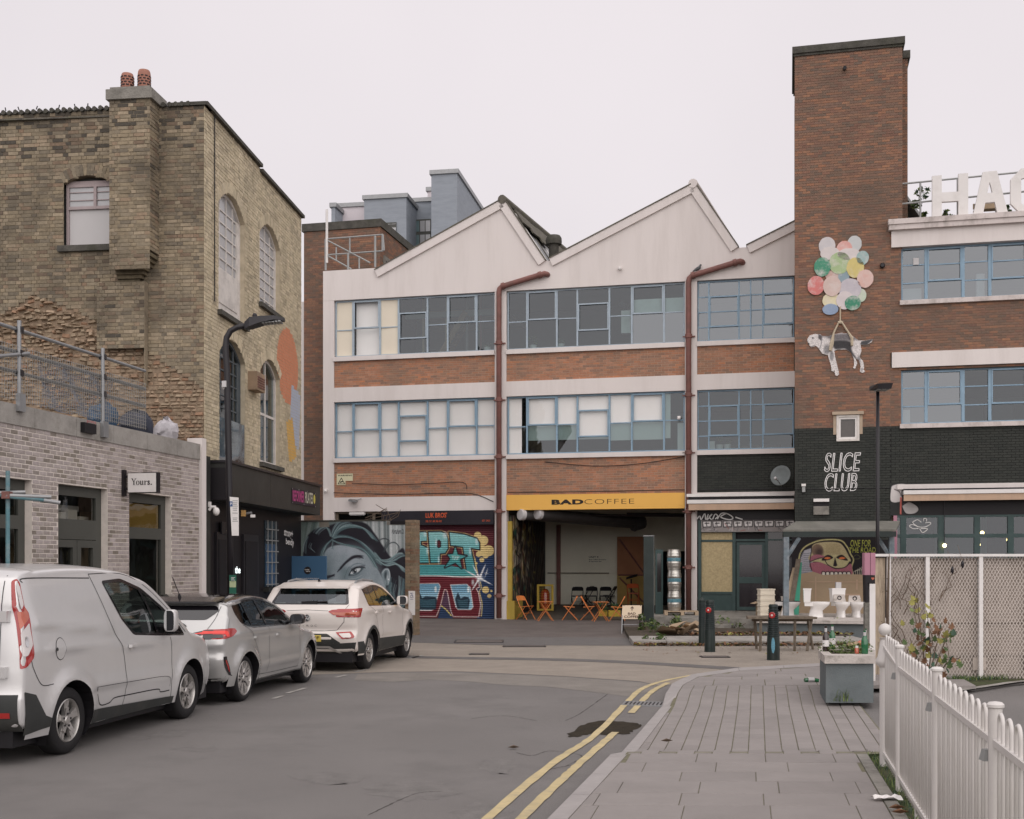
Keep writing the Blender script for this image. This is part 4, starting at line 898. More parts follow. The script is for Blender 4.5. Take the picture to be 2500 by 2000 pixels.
# ---------------------------------------------------------------- brick block behind, rising left of the gables
RW=MW.off(-1.3)
rb=thing('brick_stair_block',(RW.P(-9.5,0).x,RW.P(-9.5,0).y,0),'plain red brick block rising behind the left end of the white parapet','building')
ru0,ru1=RW.u(742),RW.u(928);rzt=RW.uz(742,548)[1]
brickwork(rb,RW,ru0,ru1,.0,rzt-.28,BM_TOWER,M['mortar_dark'],singles=250,seed=41,focus=lambda x,y:x<790 or y<655)
MB().box(RW.fr(),ru0-.06,ru1+.06,rzt-.28,rzt,-4.3,.06).build('parapet_coping',M['coping'],rb)
RS=Wall((RW.P(ru1,0).x,RW.P(ru1,0).y),(.2287,.9735))
RS.n=V3((RS.d.y,-RS.d.x))
brickwork(rb,RS,0,4.2,11,rzt-.28,BM_TOWER,M['mortar_dark'],singles=80,seed=43,wall_name='side_wall')
MB().box(RS.fr(),.3,2.0,11.5,12.9,-.05,.06).build('doorway_frame',M['concrete_dirty'],rb);MB().box(RS.fr(),.45,1.2,11.5,12.75,.0,.07).build('opening',M['black_paint'],rb)
MB().box(RW.fr(),RW.u(731),ru0-.01,0,RW.uz(742,735)[1],-1,-.1).build('white_return_wall',M['white_render'],rb)
MB().box(RW.fr(),ru0,ru1-.02,0,rzt-.3,-4.2,-.03).build('core',M['interior_dark'],rb)
# guard rail on the roof in front of it
gr=thing('roof_guard_rail',tuple(MW.P(-8.5,12.04,-.3)),'pale tubular guard rail standing on the white parapet left of the gables','railing')
GR=MW.off(-.2);p_=lambda x,y:GR.P(*GR.uz(x,y))
for a,c in(((795,660),(795,584)),((916,652),(916,576)),((934,612),(934,573)),((850,658),(850,618))):MB().tube([p_(*a),p_(*c)],.04,6).build('post',M['grey_metal'],gr)
for a,c in(((795,584),(935,573)),((795,623),(935,613)),((797,586),(904,642)),((797,623),(858,657)),((935,573),(938,612)),((854,580),(854,620)),((821,604),(821,637)),((877,630),(877,656))):MB().tube([p_(*a),p_(*c)],.028,6).build('rail',M['grey_metal'],gr)
mast=thing('roof_mast',tuple(p_(798,650)),'thin white mast standing at the left end of the roof guard rail','mast');MB().tube([p_(798,642),p_(798,512)],.045,8).build('pole',M['white_paint'],mast)
# ================================================================== low grey-brick shop on the left
GD=(.2085,1)
GWo=V3((-8.2,12.5));GW=Wall((GWo.x,GWo.y),GD)
BM_GREY=brick_mat('grey_brick',[S(170,160,158),S(150,141,136),S(178,168,166),S(164,154,152),S(126,118,108),S(166,156,153),S(174,164,161),S(142,133,124)],dirt=S(128,118,106),damt=.4,dscale=1.2,fine=.22)
M['mortar_pale']=mat('mortar_pale',S(216,207,198),rough=.95,var=.12,vs=8)
gb=thing('grey_brick_shop',(GW.P(5,0).x,GW.P(5,0).y,0),'low grey-brick shop with dark-framed windows and a flat concrete coping','building')
gfr=GW.fr();gz=4.16
wins=[]
for xa,xb,yt in((-60,78,(1165,1172)),(142,263,(1181,1196)),(315,418,(1204,1216))):
 ua,ub=GW.u(xa),GW.u(xb);zt=GW.uz(xb,yt[1])[1];wins.append((ua,ub,round(zt/.0685)*.0685))
u_end=GW.u(485)
def ghole(z):return[(a,c)for a,c,zt in wins if z<zt]
def gtint(R,u,z):return R.random()**.8 if z<3.7 else R.random()*.9
brickwork(gb,GW,-8,u_end,0,gz-.30,BM_GREY,M['mortar_pale'],hole=ghole,bl=.178,ch=.0685,joint=.0145,proud=.006,singles=300,bond='stretch',tintf=gtint,seed=51,rough=.002)
b=MB();u=-8
while u<u_end:
 b=MB();e=min(u+1.1,u_end+.22)-.008;b.box(gfr,u,e,gz-.30,gz,-.4,.025);b.build('coping_stone',M['concrete'],gb);u+=1.1
MB().box(gfr,u_end+.02,u_end+.2,0,gz+.12,-.25,.06).build('end_pilaster',M['white_render'],gb)
MB().box(gfr,u_end+.2,u_end+.5,0,gz-.2,-.3,.0).build('dark_pilaster',M['charcoal_fascia'],gb)
MB().box(gfr,-8,u_end,gz-.42,gz-.36,-12,-.1).build('flat_roof',M['roof_felt'],gb)
MB().box(gfr,-8,-7.9,0,gz-.4,-8,-.1).box(gfr,-8,u_end,0,gz-.4,-8.1,-8).box(gfr,u_end-.1,u_end,0,gz-.4,-8,-.3).build('inner_wall',M['interior'],gb)
MB().box(gfr,-8,u_end,-.05,.02,-8,-.2).build('shop_floor',M['interior_floor'],gb)
for i,(ua,ub,zt)in enumerate(wins):
 b=MB();t=.16;o0,o1=-.19,-.12
 b.box(gfr,ua,ub,zt-t,zt,o0,o1);b.box(gfr,ub-.16,ub,0,zt-t,o0,o1);b.box(gfr,ua,ua+.06,0,zt-t,o0,o1)
 zm=GW.uz(200,1291)[1]if i==1 else(GW.uz(360,1302)[1]if i==2 else GW.uz(60,1275)[1])
 b.box(gfr,ua+.06,ub-.16,zm-(.17 if i==1 else .1),zm+(.15 if i==1 else .1),o0,o1)
 w=b.build('window' if i!=1 else 'shop_door',M['sage_frame'],gb)
 zl=zm-(.17 if i==1 else .1)
 p=MB();p.poly([GW.P(ua+.05,zm+.1,-.15),GW.P(ub-.15,zm+.1,-.15),GW.P(ub-.15,zt-.1,-.15),GW.P(ua+.05,zt-.1,-.15)]);p.build('pane',M['glass_dark'],w,recalc=False)
 if i==1:
  mid=(ua+ub)/2-.03
  for a,c in((ua+.06,mid),(mid+.012,ub-.16)):
   d=MB()
   for q in((a,c,zl-.13,zl-.01),(a,c,.02,.3),(a,a+.11,.3,zl-.13),(c-.11,c,.3,zl-.13)):d.box(gfr,*q,-.185,-.105)
   dl=d.build('door_leaf',M['sage_frame'],w);p=MB();p.poly([GW.P(a+.1,.28,-.15),GW.P(c-.1,.28,-.15),GW.P(c-.1,zl-.12,-.15),GW.P(a+.1,zl-.12,-.15)]);p.build('pane',M['glass_dark'],w,recalc=False)
 else:
  p=MB();p.poly([GW.P(ua+.05,.1,-.15),GW.P(ub-.15,.1,-.15),GW.P(ub-.15,zl+.02,-.15),GW.P(ua+.05,zl+.02,-.15)]);p.build('pane',M['glass_dark'],w,recalc=False)
  # reveals
 MB().box(gfr,ua-.001,ub+.001,zt,zt+.05,-.3,-.002).box(gfr,ua-.05,ua,0,zt,-.3,-.002).box(gfr,ub,ub+.05,0,zt,-.3,-.002).build('window_reveal',M['mortar_pale'],gb)
 # things behind the glass
 MB().box(gfr,ub-.9 if i!=1 else ub-.75,ub-.2,.1,zt-.3,-1.4,-1.3).build('curtain',mat('curtain_beige',(.35,.31,.22),rough=.9,var=.2,vs=3,stretch=(6,6,.5)),gb)
 if i==1:
  for k in range(3):MB().box(gfr,ua+.1,ub-.18,zt-.38-k*.17,zt-.29-k*.17,-.5-k*.1,-.42-k*.1).build('shelf',M['frosted'],gb)
  MB().box(gfr,ua+.1,ub-.18,zt-.95,zt-.72,-.9,-.85).build('pelmet',mat('pelmet_tan',(.35,.2,.12),rough=.8,var=.1),gb)
  lp=thing('pendant_bulb',tuple(GW.P((ua+ub)/2+.05,zt-.95,-.8)),'small lit bulb glowing inside the glazed shop door','lamp');MB().ball(GW.P((ua+ub)/2+.05,zt-.93,-.75),.035).build('bulb',M['lamp_warm'],lp);MB().tube([GW.P((ua+ub)/2+.05,zt-.9,-.75),GW.P((ua+ub)/2+.05,zt+.2,-.75)],.008,5).build('flex',M['black_metal'],lp)
  for k in range(4):MB().box(gfr,ua+.15+k*.33,ua+.42+k*.33,zm+.15,zm+.22+.05*(k%3),-.6,-.35).build('folded_cloth',M['blind'],gb)
 if i==2:MB().box(gfr,ua+.06,ub-.17,zt-.72,zt-.17,-.2,-.17).build('yellow_blind',mat('blind_ochre',(.44,.28,.07),rough=.8,var=.05),gb)
 if i==2:
  for k in range(3):MB().box(gfr,ua+.15+k*.3,ua+.4+k*.3,.1,.5+.35*k,-.9,-.6).build('display_stand',M['old_wood'],gb)
  # alarm box, junction plates
al=thing('alarm_box',tuple(GW.P(GW.u(207),3.4,0)),'black alarm box with red lettering high on the grey brick wall','alarm box')
(a,z1_),(c,z0_)=GW.uz(193,1031),GW.uz(222,1061);MB().box(gfr,a,c,z0_,z1_,.01,.1).build('housing',M['black_plastic'],al);writing('lettering','prima',gfr,a+.06,c-.02,z0_+.15,z0_+.21,mat('red_text',(.4,.03,.05),rough=.5,var=0),al,o=.104)
# projecting sign: seen face-on because it stands square to the wall
ps=thing('hanging_sign',tuple(GW.P(GW.u(297),2.7,0)),'white projecting box sign reading Yours. on a black bracket','sign')
su=GW.u(297);PSW=Wall((GW.P(su,0).x,GW.P(su,0).y),(GW.n.x,GW.n.y));f3=PSW.fr()
ua,zb_=PSW.uz(311,1204);ub,zt_=PSW.uz(381,1153)
box_=MB().box(f3,ua,ub+.03,zb_,zt_,-.09,.0).build('casing',M['black_metal'],ps)
MB().box(f3,ua+.012,ub,zb_+.012,zt_-.012,-.1,.006).build('face',M['white_paint'],ps)
MB().box(f3,.01,.05,zb_-.05,zt_+.05,-.08,.02).box(f3,.05,ua,zt_-.09,zt_-.05,-.06,-.02).box(f3,.05,ua,zb_+.05,zb_+.09,-.06,-.02).build('bracket',M['black_metal'],ps)
# Yours. — high-contrast serif letters cut from outlines
lx0,lx1=PSW.u(320.5),PSW.u(372.5);zb2,zt2=PSW.uz(320,1184.5)[1],PSW.uz(320,1168.5)[1];Wd,Hd=lx1-lx0,zt2-zb2
def glyph(polys,x,y):
 b=MB()
 for p in polys:b.ngon([f3(lx0+(x+q[0])*Wd,zb2+(y+q[1])*Hd,.011)for q in p])
 b.build('lettering',M['black_text'],ps,recalc=False)
def ring(cx,cy,rx,ry,tx,ty,n=18):
 o=[(cx+rx*math.cos(6.2832*k/n),cy+ry*math.sin(6.2832*k/n))for k in range(n+1)];i_=[(cx+(rx-tx)*math.cos(6.2832*k/n),cy+(ry-ty)*math.sin(6.2832*k/n))for k in range(n+1)]
 return[[o[k],o[k+1],i_[k+1],i_[k]]for k in range(n)]
glyph([[(0,.96),(.1,.96),(.1,1.0),(0,1.0)],[(.03,.96),(.085,.96),(.155,.46),(.12,.42)],[(.2,.96),(.23,.96),(.155,.46),(.13,.46)],[(.165,.96),(.26,.96),(.26,1),(.165,1)],[(.115,.04),(.165,.04),(.165,.46),(.115,.46)],[(.08,0),(.2,0),(.2,.04),(.08,.04)]],0,0)
glyph(ring(.32,.32,.085,.34,.042,.05),0,0)
glyph([[(.43,.08),(.475,.08),(.475,.62),(.43,.62)],[(.41,.58),(.475,.58),(.475,.64),(.41,.64)],[(.43,.08),(.475,.14),(.52,.08),(.5,-.02),(.46,-.02)],[(.53,0),(.575,0),(.575,.64),(.53,.64)],[(.5,.02),(.53,.1),(.53,.18),(.49,.05)],[(.51,.6),(.575,.6),(.575,.64),(.51,.64)],[(.53,0),(.6,0),(.6,.04),(.53,.04)]],0,0)
glyph([[(.635,.04),(.68,.04),(.68,.64),(.635,.64)],[(.615,.6),(.68,.6),(.68,.64),(.615,.64)],[(.61,0),(.71,0),(.71,.04),(.61,.04)],[(.68,.48),(.70,.56),(.745,.64),(.755,.5),(.72,.5)]],0,0)
V,Fc=text_mesh('s',bold=.02);MB().add([f3(lx0+(.77+.12*p[0])*Wd,zb2+(-.01+.66*p[1])*Hd,.011)for p in V],Fc).build('lettering',M['black_text'],ps,recalc=False)
glyph([[(.955+.036*math.cos(k*.6283),.07+.09*math.sin(k*.6283))for k in range(10)]],0,0)
# ------------------------------------------------------------------ scaffold guard rail on the grey shop
sc=thing('scaffold_rail',tuple(GW.P(6,gz,-.1)),'scaffold guard rail of three grey tubes with wire mesh along the grey shop roof','scaffolding')
q_=lambda x,y,o=.0:GW.P(*GW.uz(x,y,o),o)
for name,a,c,r in(('standard',(47,985),(47,783),.03),('standard',(251,1048),(251,850),.03)):
 pst=MB().tube([q_(*a,o=.05),q_(*c,o=.05)],r,10).build(name,M['galv'],sc)
 b=MB();u,z=GW.uz(a[0],a[1]+18);b.box(gfr,u-.12,u+.03,z-.02,z+.24,.026,.09);b.build('bracket',M['galv'],pst)
for(y0,y1)in((791,906),(848,950),(898,992)):
 xe=354;MB().tube([q_(-260,y0-(y1-y0)*260/354),q_(xe,y1)],.026,10).build('tube',M['galv'],sc)
for x,ys_ in((47,(806,863,911)),(251,(872,921,963))):
 for y in ys_:b=MB();p=q_(x,y,.03);b.box(wfr(p,0),-.05,.05,-.05,.05,-.045,.045);b.build('coupler',M['black_metal'],sc)
MB().tube([q_(-60,875,.06),q_(70,863,.06)],.028,10).build('tube',M['galv'],sc)
# wire mesh: fine bars
b=MB();u0_,u1_=GW.u(-20),GW.u(352);zt_=lambda u:5.05;k=0
uu=u0_
while uu<u1_:
 b.box(gfr,uu,uu+.006,4.2,5.02,.03,.036);uu+=.06
z=4.22
while z<5.02:b.box(gfr,u0_,u1_,z,z+.006,.036,.042);z+=.06
b.build('wire_mesh',M['mesh_wire'],sc)
tp=thing('blue_mesh_tarp',tuple(q_(180,950,.06)),'torn blue-grey debris netting hung on the scaffold rail','netting')
M['tarp']=mat('tarp',(.17,.19,.24),rough=.8,var=.5,vs=5,dirt=(.30,.32,.36),dscale=4,damt=.8)
def net(ua,ub,za,zb,m,seed,holes=.2):
 R=random.Random(seed);b=MB();nu,nz=44,26
 for i in range(nu):
  for j in range(nz):
   if R.random()<holes and R.random()<.6:continue
   a,c=ua+(ub-ua)*i/nu,ua+(ub-ua)*(i+.72)/nu;e,f=za+(zb-za)*j/nz,za+(zb-za)*(j+.72)/nz;o=-.02+.04*math.sin(i*.35+j*.2)
   b.poly([GW.P(a,e,o),GW.P(c,e,o),GW.P(c,f,o),GW.P(a,f,o)])
 return b.build('netting',m,tp,recalc=False)
net(GW.u(101),GW.u(275),4.2,4.95,M['tarp'],2,.3)
for nm,x0,x1,y0,y1,m,lb in(('rubble_sack',222,268,985,1005,(.05,.10,.17),'blue rubble sack lying behind the scaffold netting'),('rubble_sack',300,350,995,1012,(.035,.04,.06),'dark rubble sack behind the end of the scaffold rail'),('plastic_bag',384,415,1017,1043,(.42,.40,.42),'pale plastic bag stuffed with dark cloth on the shop roof edge')):
 ua,ub=GW.u(x0,-.5),GW.u(x1,-.5);c=GW.P((ua+ub)/2,4.25,-.45);t=thing(nm,tuple(c),lb,'bag');b=MB();R=random.Random(x0)
 b.ball(c+V3((0,0,.1)),.5,16,10,(abs(ub-ua)*.9,.35,.5));b.v=[(p[0]+R.gauss(0,.02),p[1]+R.gauss(0,.02),p[2]+R.gauss(0,.03))for p in b.v];b.build('sack',mat('sack_%d'%x0,m,rough=.5,var=.3,vs=8),t,smooth=True,angle=30)
 MB().lathe(c+V3((0,0,.28)),[(.05,0),(.02,.05),(.06,.11)],8).build('tied_neck',MATS['sack_%d'%x0],t)
 # scaffold tubes by the left shop window
sp=thing('scaffold_tubes',tuple(G(20,2100)),'blue-green scaffold upright with short grey ledger tubes by the left shop window','scaffolding')
M['tube_blue']=mat('tube_blue',(.10,.21,.24),rough=.6,var=.25,vs=6,dirt=(.3,.31,.31),dscale=5,damt=.7)
dq=14.8;dp=lambda x,y,d=dq:atd(x,y,d)
MB().tube([V3((dp(19,1150).x,dq,0)),dp(19,1150)],.026,10).build('standard',M['tube_blue'],sp)
for a,c,m in(((-80,1206),(62,1202),'galv'),((14,1212),(107,1221),'tube_blue'),((16,1210),(125,1214),'galv'),((107,1222),(147,1228),'galv'),((-80,1209),(9,1209),'tube_blue')):
 MB().tube([dp(*a,dq-.06),dp(*c,dq-.06+(c[0]-a[0])*.002)],.026,10).build('tube',M[m],sp)
MB().box(wfr(dp(17,1210,dq-.03),0),-.05,.05,-.05,.05,-.04,.05).build('coupler',M['rust_pipe'],sp)
# ================================================================== old stock-brick building
BO=(-6.14,23.5)
BL=Wall((BO[0]-.9924*9,BO[1]+.123*9),(.9924,-.123));BR=Wall(BO,(.0869,1))
BM_STOCK=brick_mat('stock_brick',[S(138,125,105),S(154,140,118),S(128,117,99),S(146,134,115),S(110,102,90),S(162,148,127),S(140,119,100),S(84,79,72)],dirt=S(80,74,66),damt=.75,dscale=.55,fine=.3,stretch=(1,1,1.4))
BM_STOCK2=brick_mat('stock_brick_clean',[S(196,183,156),S(206,193,166),S(184,172,146),S(212,198,172),S(164,153,132),S(200,185,158)],dirt=S(158,148,128),damt=.5,dscale=.9,fine=.25)
M['mortar_stock']=mat('mortar_stock',S(138,126,108),rough=.95,var=.3,vs=5,dirt=S(82,74,64),dscale=.6,damt=.7)
M['mortar_stock2']=mat('mortar_stock2',S(186,174,152),rough=.95,var=.2,vs=5)
ob_=thing('stock_brick_building',(BO[0],BO[1],0),'tall old yellow-brown brick building with arched windows and a chimney','building')
ztop=BR.uz(500,250)[1]-.08
p_l=lambda x,y,o=0:BL.uz(x,y,o)
wl0,wzb=p_l(156,602);wl1,wzt=p_l(270,443)
arch=lambda u,ua,ub,zs,rise:zs+rise*(1-((u-(ua+ub)/2)/((ub-ua)/2))**2)
def arc_holes(z,ua,ub,z0,zs,rise):
 if z<z0 or z>zs+rise:return[]
 if z<=zs:return[(ua,ub)]
 h=(ub-ua)/2*math.sqrt(max(0,1-(z-zs)/rise));return[((ua+ub)/2-h,(ua+ub)/2+h)]
lh=lambda z:arc_holes(z,wl0,wl1,wzb,wzt,.14)
# scar of the lost house: everything under the gable line is rubble
gx=[(-260,880),(0,770),(82,721),(150,745),(240,785),(352,855),(430,905),(500,950)]
gu=[p_l(x,y)for x,y in gx]
scar=lambda u:float(np.interp(u,[q[0]for q in gu],[q[1]for q in gu]))
def scar_iv(z):
# solid above the scar line
 us=np.linspace(2.5,9,200);below=np.array([scar(u)>z for u in us])
 if not below.any():return[]
 k=np.where(below)[0];return[(2.5 if k[0]==0 else us[k[0]],us[k[-1]]if k[-1]<199 else 9.01)]
brickwork(ob_,BL,2.6,9.0,4.0,ztop,BM_STOCK,M['mortar_stock'],hole=lambda z:lh(z)+scar_iv(z),bond='flemish',singles=300,seed=61,rough=.004,wall_name='gable_wall',tintf=lambda R,u,z:min(1,max(0,R.random()+(.18 if z>ztop-.9 else-.05))))
# rubble and broken brick in the scar
M['scar_bed']=mat('scar_bed',S(140,122,104),rough=1,var=.35,vs=7,bump=1,bs=14)
BM_SCAR=brick_mat('broken_brick',[S(150,134,114),S(164,146,124),S(134,116,98),S(172,152,130),S(150,118,96),S(142,130,112)],dirt=S(120,106,90),damt=.5,dscale=1.5,fine=.3)
b=MB();n=60
for i in range(n):
 ua,ub=2.5+6.5*i/n,2.5+6.5*(i+1)/n;b.poly([BL.P(ua,4.0,-.02),BL.P(ub,4.0,-.02),BL.P(ub,scar(ub)+.06,-.02),BL.P(ua,scar(ua)+.06,-.02)])
sw=b.build('scar_wall',M['scar_bed'],ob_,recalc=False)
R=random.Random(77);rest=MB();z=4.05;cnt=0
while z<9.2:
 h=R.uniform(.055,.10);u=2.55+R.random()*.2
 while u<8.97:
  rough_=max(0,min(1,(z-4.6)/2.2))if u<6.6 else .15;w=R.uniform(.08,.22);zc=z+R.uniform(-.03,.03)*rough_
  if scar(u+w/2)>zc+h*.6 and R.random()<.93:
   tl=R.uniform(-.16,.16)*(.2+rough_);pr=R.uniform(.01,.04+.06*rough_);g=.008
   P4=[(u+g,zc+g),(min(u+w,8.99)-g,zc+g+tl*w),(min(u+w,8.99)-g-R.random()*.02,zc+h-g+tl*w),(u+g+R.random()*.03,zc+h-g)]
   bb=rest if cnt>=300 or not(3.2<u<8.9)or R.random()<.55 else MB();bb.tint=R.random()*(.85 if R.random()<.9 else 1)
   base=[BL.P(a,c,-.02)for a,c in P4];top=[BL.P(a+(.012 if k in(0,3)else-.012),c+(.01 if k<2 else-.012),pr-.02+R.uniform(-.012,.012))for k,(a,c)in enumerate(P4)]
   bb.add(base+top,[(0,1,5,4),(1,2,6,5),(2,3,7,6),(3,0,4,7),(4,5,6,7)])
   if bb is not rest:bb.build('broken_brick',BM_SCAR,sw,tint=True,recalc=False);cnt+=1
  u+=w
 z+=h
rest.build('broken_bricks',BM_SCAR,sw,tint=True,recalc=False,kind='stuff')
# chimney breast
cu0,cu1=p_l(267,400,.42)[0],p_l(366,400,.42)[0];zc0=p_l(320,655,.42)[1];zcap=p_l(320,243,.42)[1]
CB=BL.off(.42)
chm=thing('chimney_stack',(BL.P((cu0+cu1)/2,0).x,BL.P((cu0+cu1)/2,0).y,6.5),'broad brick chimney breast with corbelled foot on the old brick gable','chimney')
brickwork(chm,CB,cu0,cu1,zc0-.02,zcap,BM_STOCK,M['mortar_stock'],bond='flemish',singles=260,seed=63,rough=.006,tintf=lambda R,u,z:min(1,max(0,R.random()-(.12 if z<zcap-.55 else-.25))),wall_name='front_wall')
CS=Wall((CB.P(cu1,0).x,CB.P(cu1,0).y),(-BL.n.x,-BL.n.y))
brickwork(chm,CS,0,.42,zc0+.35,zcap,BM_STOCK,M['mortar_stock'],singles=90,seed=64,rough=.006,wall_name='side_wall')
cf=BL.fr()
for k in range(7):
 MB().box(cf,cu0+.02,cu1-.06*k,zc0+.31-.075*(k+1)+.006,zc0+.31-.075*k,.0,.41-.052*k).build('corbel_course',mat('corbel',S(110,100,82),rough=.95,var=.4,vs=8),chm)
MB().box(cf,cu0-.05,cu1+.06,zcap,zcap+.2,-.25,.48).build('cap_stone',M['concrete_dirty'],chm);MB().box(cf,cu0+.01,cu1-.01,zcap+.2,zcap+.26,-.2,.42).build('flaunching',M['concrete_dirty'],chm)
for k,(xa,xb)in enumerate(((294,323),(335,364))):
 u=(p_l(xa,200,.2)[0]+p_l(xb,200,.2)[0])/2;t=thing('chimney_pot',tuple(BL.P(u,zcap+.26,.15)),'terracotta louvred chimney pot, the %s of the pair'%('shorter left one' if k==0 else 'taller right one'),'chimney pot','pots on the old brick chimney');h=.36+.05*k
 c=BL.P(u,zcap+.26,.15);MB().lathe(c,[(.105,0),(.115,.03),(.125,.1),(.128,h-.1),(.118,h-.03),(.105,h),(.08,h)],20).build('pot',M['terracotta'],t,smooth=True,angle=40)
 for r_ in range(4):
  for q in range(10):a=q*.6283+.3*(r_%2);b=MB();f4=wfr(c+V3((math.cos(a)*.122,math.sin(a)*.122,.1+r_*.055)),a);b.box(f4,0,.01,-.026,.026,0,.024);b.build('louvre',M['black_paint'],t)
  # lower narrower breast under the corbel
lu0,lu1=p_l(236,740,.16)[0],p_l(352,740,.16)[0]
brickwork(chm,BL.off(.15),lu0,lu1,6.15,zc0-.2,BM_STOCK,M['mortar_stock'],bond='flemish',singles=120,seed=65,rough=.005,wall_name='lower_breast')
MB().box(cf,lu1-.002,lu1+.01,5.4,zc0-.2,0,.148).build('breast_cheek',M['mortar_stock'],chm)
# eaves tiles, coping
u=2.6
k=0
while u<cu0-.05:
 MB().tube([BL.P(u+.09,ztop+.03,-.3),BL.P(u+.09,ztop+.04-.012*(k%2),.06)],.05,7).build('eaves_tile',M['coping'],ob_);u+=.13;k+=1
u=cu1+.02
while u<8.7:
 MB().tube([BL.P(u+.09,ztop+.03,-.3),BL.P(u+.09,ztop+.04,.06)],.05,7).build('eaves_tile',M['coping'],ob_);u+=.13
MB().box(cf,8.3,9.06,ztop,ztop+.07,-.3,.05).build('coping_stone',M['coping'],ob_)
bfr=BR.fr();BLEN=BR.u(735)
u=-.03
while u<BLEN:
 e=min(u+.62,BLEN+.06);dz=-.10 if u>BLEN*.43 else 0
 MB().box(bfr,u,e-.008,ztop+dz,ztop+.075+dz,-.3,.09).build('coping_stone',M['coping'],ob_);u+=.62
 # birds' spikes along the tiles
bd=MB();R=random.Random(4)
for k in range(11):
 u=2.9+k*.36+R.random()*.2;p=BL.P(u,ztop+.08,.02);bb=MB();bb.tube([p,p+V3((R.uniform(-.03,.03),0,.07))],.012,4);bb.build('roof_spike',M['black_metal'],ob_)
 # left wall window
b=MB();o0,o1=-.16,-.10
for q in((wl0,wl0+.06,wzb,wzt+.02),(wl0+.06,wl1,wzb,wzb+.05),(wl0+.06,wl1,wzt-.06,wzt+.06)):b.box(cf,*q,o0,o1)
zmid=wzb+(wzt-wzb)*.62;b.box(cf,wl0+.06,wl1,zmid-.03,zmid+.03,o0,o1+.02);um=wl0+(wl1-wl0)*.62;b.box(cf,um-.03,um+.03,zmid+.03,wzt-.06,o0,o1+.01)
M['mauve_frame']=mat('mauve_frame',S(164,150,150),rough=.6,var=.1,vs=5)
lw=b.build('window',M['mauve_frame'],ob_)
for a,c,z0,z1,m in((wl0+.05,wl1,wzb+.04,zmid,'frosted'),(wl0+.05,um,zmid,wzt,'louvre_glass'),(um,wl1,zmid,wzt,'louvre_glass')):
 M.setdefault('louvre_glass',mat('louvre_glass',(.40,.40,.41),rough=.15,var=.1,vs=3,spec=.6))
 MB().poly([BL.P(a,z0,-.13),BL.P(c,z0,-.13),BL.P(c,z1,-.13),BL.P(a,z1,-.13)]).build('pane',M[m],lw,recalc=False)
 if m=='louvre_glass':
  for k in(1,2):b=MB();zz=z0+(z1-z0)*k/3;b.box(cf,a,c,zz-.008,zz+.008,-.128,-.11);b.build('louvre_bar',M['mauve_frame'],lw)
MB().box(cf,wl0-.1,wl1+.02,wzb-.12,wzb,-.15,.09).build('window_sill',M['coping'],ob_)
def arch_head(owner,W,ua,ub,zs,rise,m_br,depth=.22,n=18,vous=.22,mv=None):
 b=MB();pts=[(ua+(ub-ua)*k/n,arch(ua+(ub-ua)*k/n,ua,ub,zs,rise))for k in range(n+1)]
 for(u0,z0),(u1,z1)in zip(pts[:-1],pts[1:]):b.poly([W.P(u0,z0,.004),W.P(u1,z1,.004),W.P(u1,z1,-depth),W.P(u0,z0,-depth)])
 b.build('arch_soffit',mv or M['mortar_stock'],owner,recalc=False)
 nb=max(8,int((ub-ua)*1.12/.078))
 for k in range(nb):
  t0,t1=(k+.06)/nb,(k+.94)/nb;q=[]
  for t,ext in((t0,0),(t1,0),(t1,vous),(t0,vous)):
   u=ua+(ub-ua)*t;sl=-2*rise*(u-(ua+ub)/2)/((ub-ua)/2)**2;nn=V3((-sl,1)).normalized();q.append((u+nn.x*ext,arch(u,ua,ub,zs,rise)+nn.y*ext))
  b=MB();b.tint=rnd.random();b.add([W.P(a,c,.0)for a,c in q]+[W.P(a,c,.012)for a,c in q],[(0,1,5,4),(1,2,6,5),(2,3,7,6),(3,0,4,7),(4,5,6,7)]);b.build('arch_brick',m_br,owner,tint=True,recalc=False)
arch_head(ob_,BL,wl0,wl1,wzt,.14,BM_STOCK)
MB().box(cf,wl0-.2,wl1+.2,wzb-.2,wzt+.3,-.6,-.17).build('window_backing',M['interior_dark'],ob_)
# street wall with four arched openings
ops=[]
for xa,xb,ys,yt,yb in((533,597,612,505,797),(633,683,708,632,772),(535,598,927,886,1140),(635,683,966,927,1136)):
 ua,ub=BR.u(xa),BR.u(xb);zs=BR.uz(xb,ys)[1];zc_=BR.uz((xa+xb)/2,(yt+ys)/2-20)[1];rise=(ub-ua)*.22
 ops.append((ua,ub,BR.uz(xb,yb)[1],zs-.04,rise))
 # photo rows of springing and sill on the right-hand jamb
for k,(xr,ysp,ysl)in enumerate(((597,549,798),(683,612,775),(598,890,1150),(683,928,1142))):
 ua,ub,_,_,rise=ops[k];ops[k]=(ua,ub,BR.uz(xr,ysl)[1],BR.uz(xr,ysp)[1],rise)
bh=lambda z:sum((arc_holes(z,ua,ub,z0,zs,rs)for ua,ub,z0,zs,rs in ops),[])
ec,er=((675+727)/2,(804+995)/2),(26.5,96)
eu0,eu1=BR.u(675),BR.u(727);ez0,ez1=BR.uz(701,985)[1],BR.uz(701,803)[1]
bq=[BR.uz(x,y)for x,y in((711,939),(733,966),(729,1100),(706,1068))];yq=[BR.uz(x,y)for x,y in((698,1030),(713,1020),(723,1117),(705,1130))]
def poly_iv(P,z):
 xs=[]
 for(ua,za),(ub,zb)in zip(P,P[1:]+P[:1]):
  if(za>z)!=(zb>z):xs.append(ua+(ub-ua)*(z-za)/(zb-za))
 return(min(xs),max(xs))if len(xs)>=2 else None
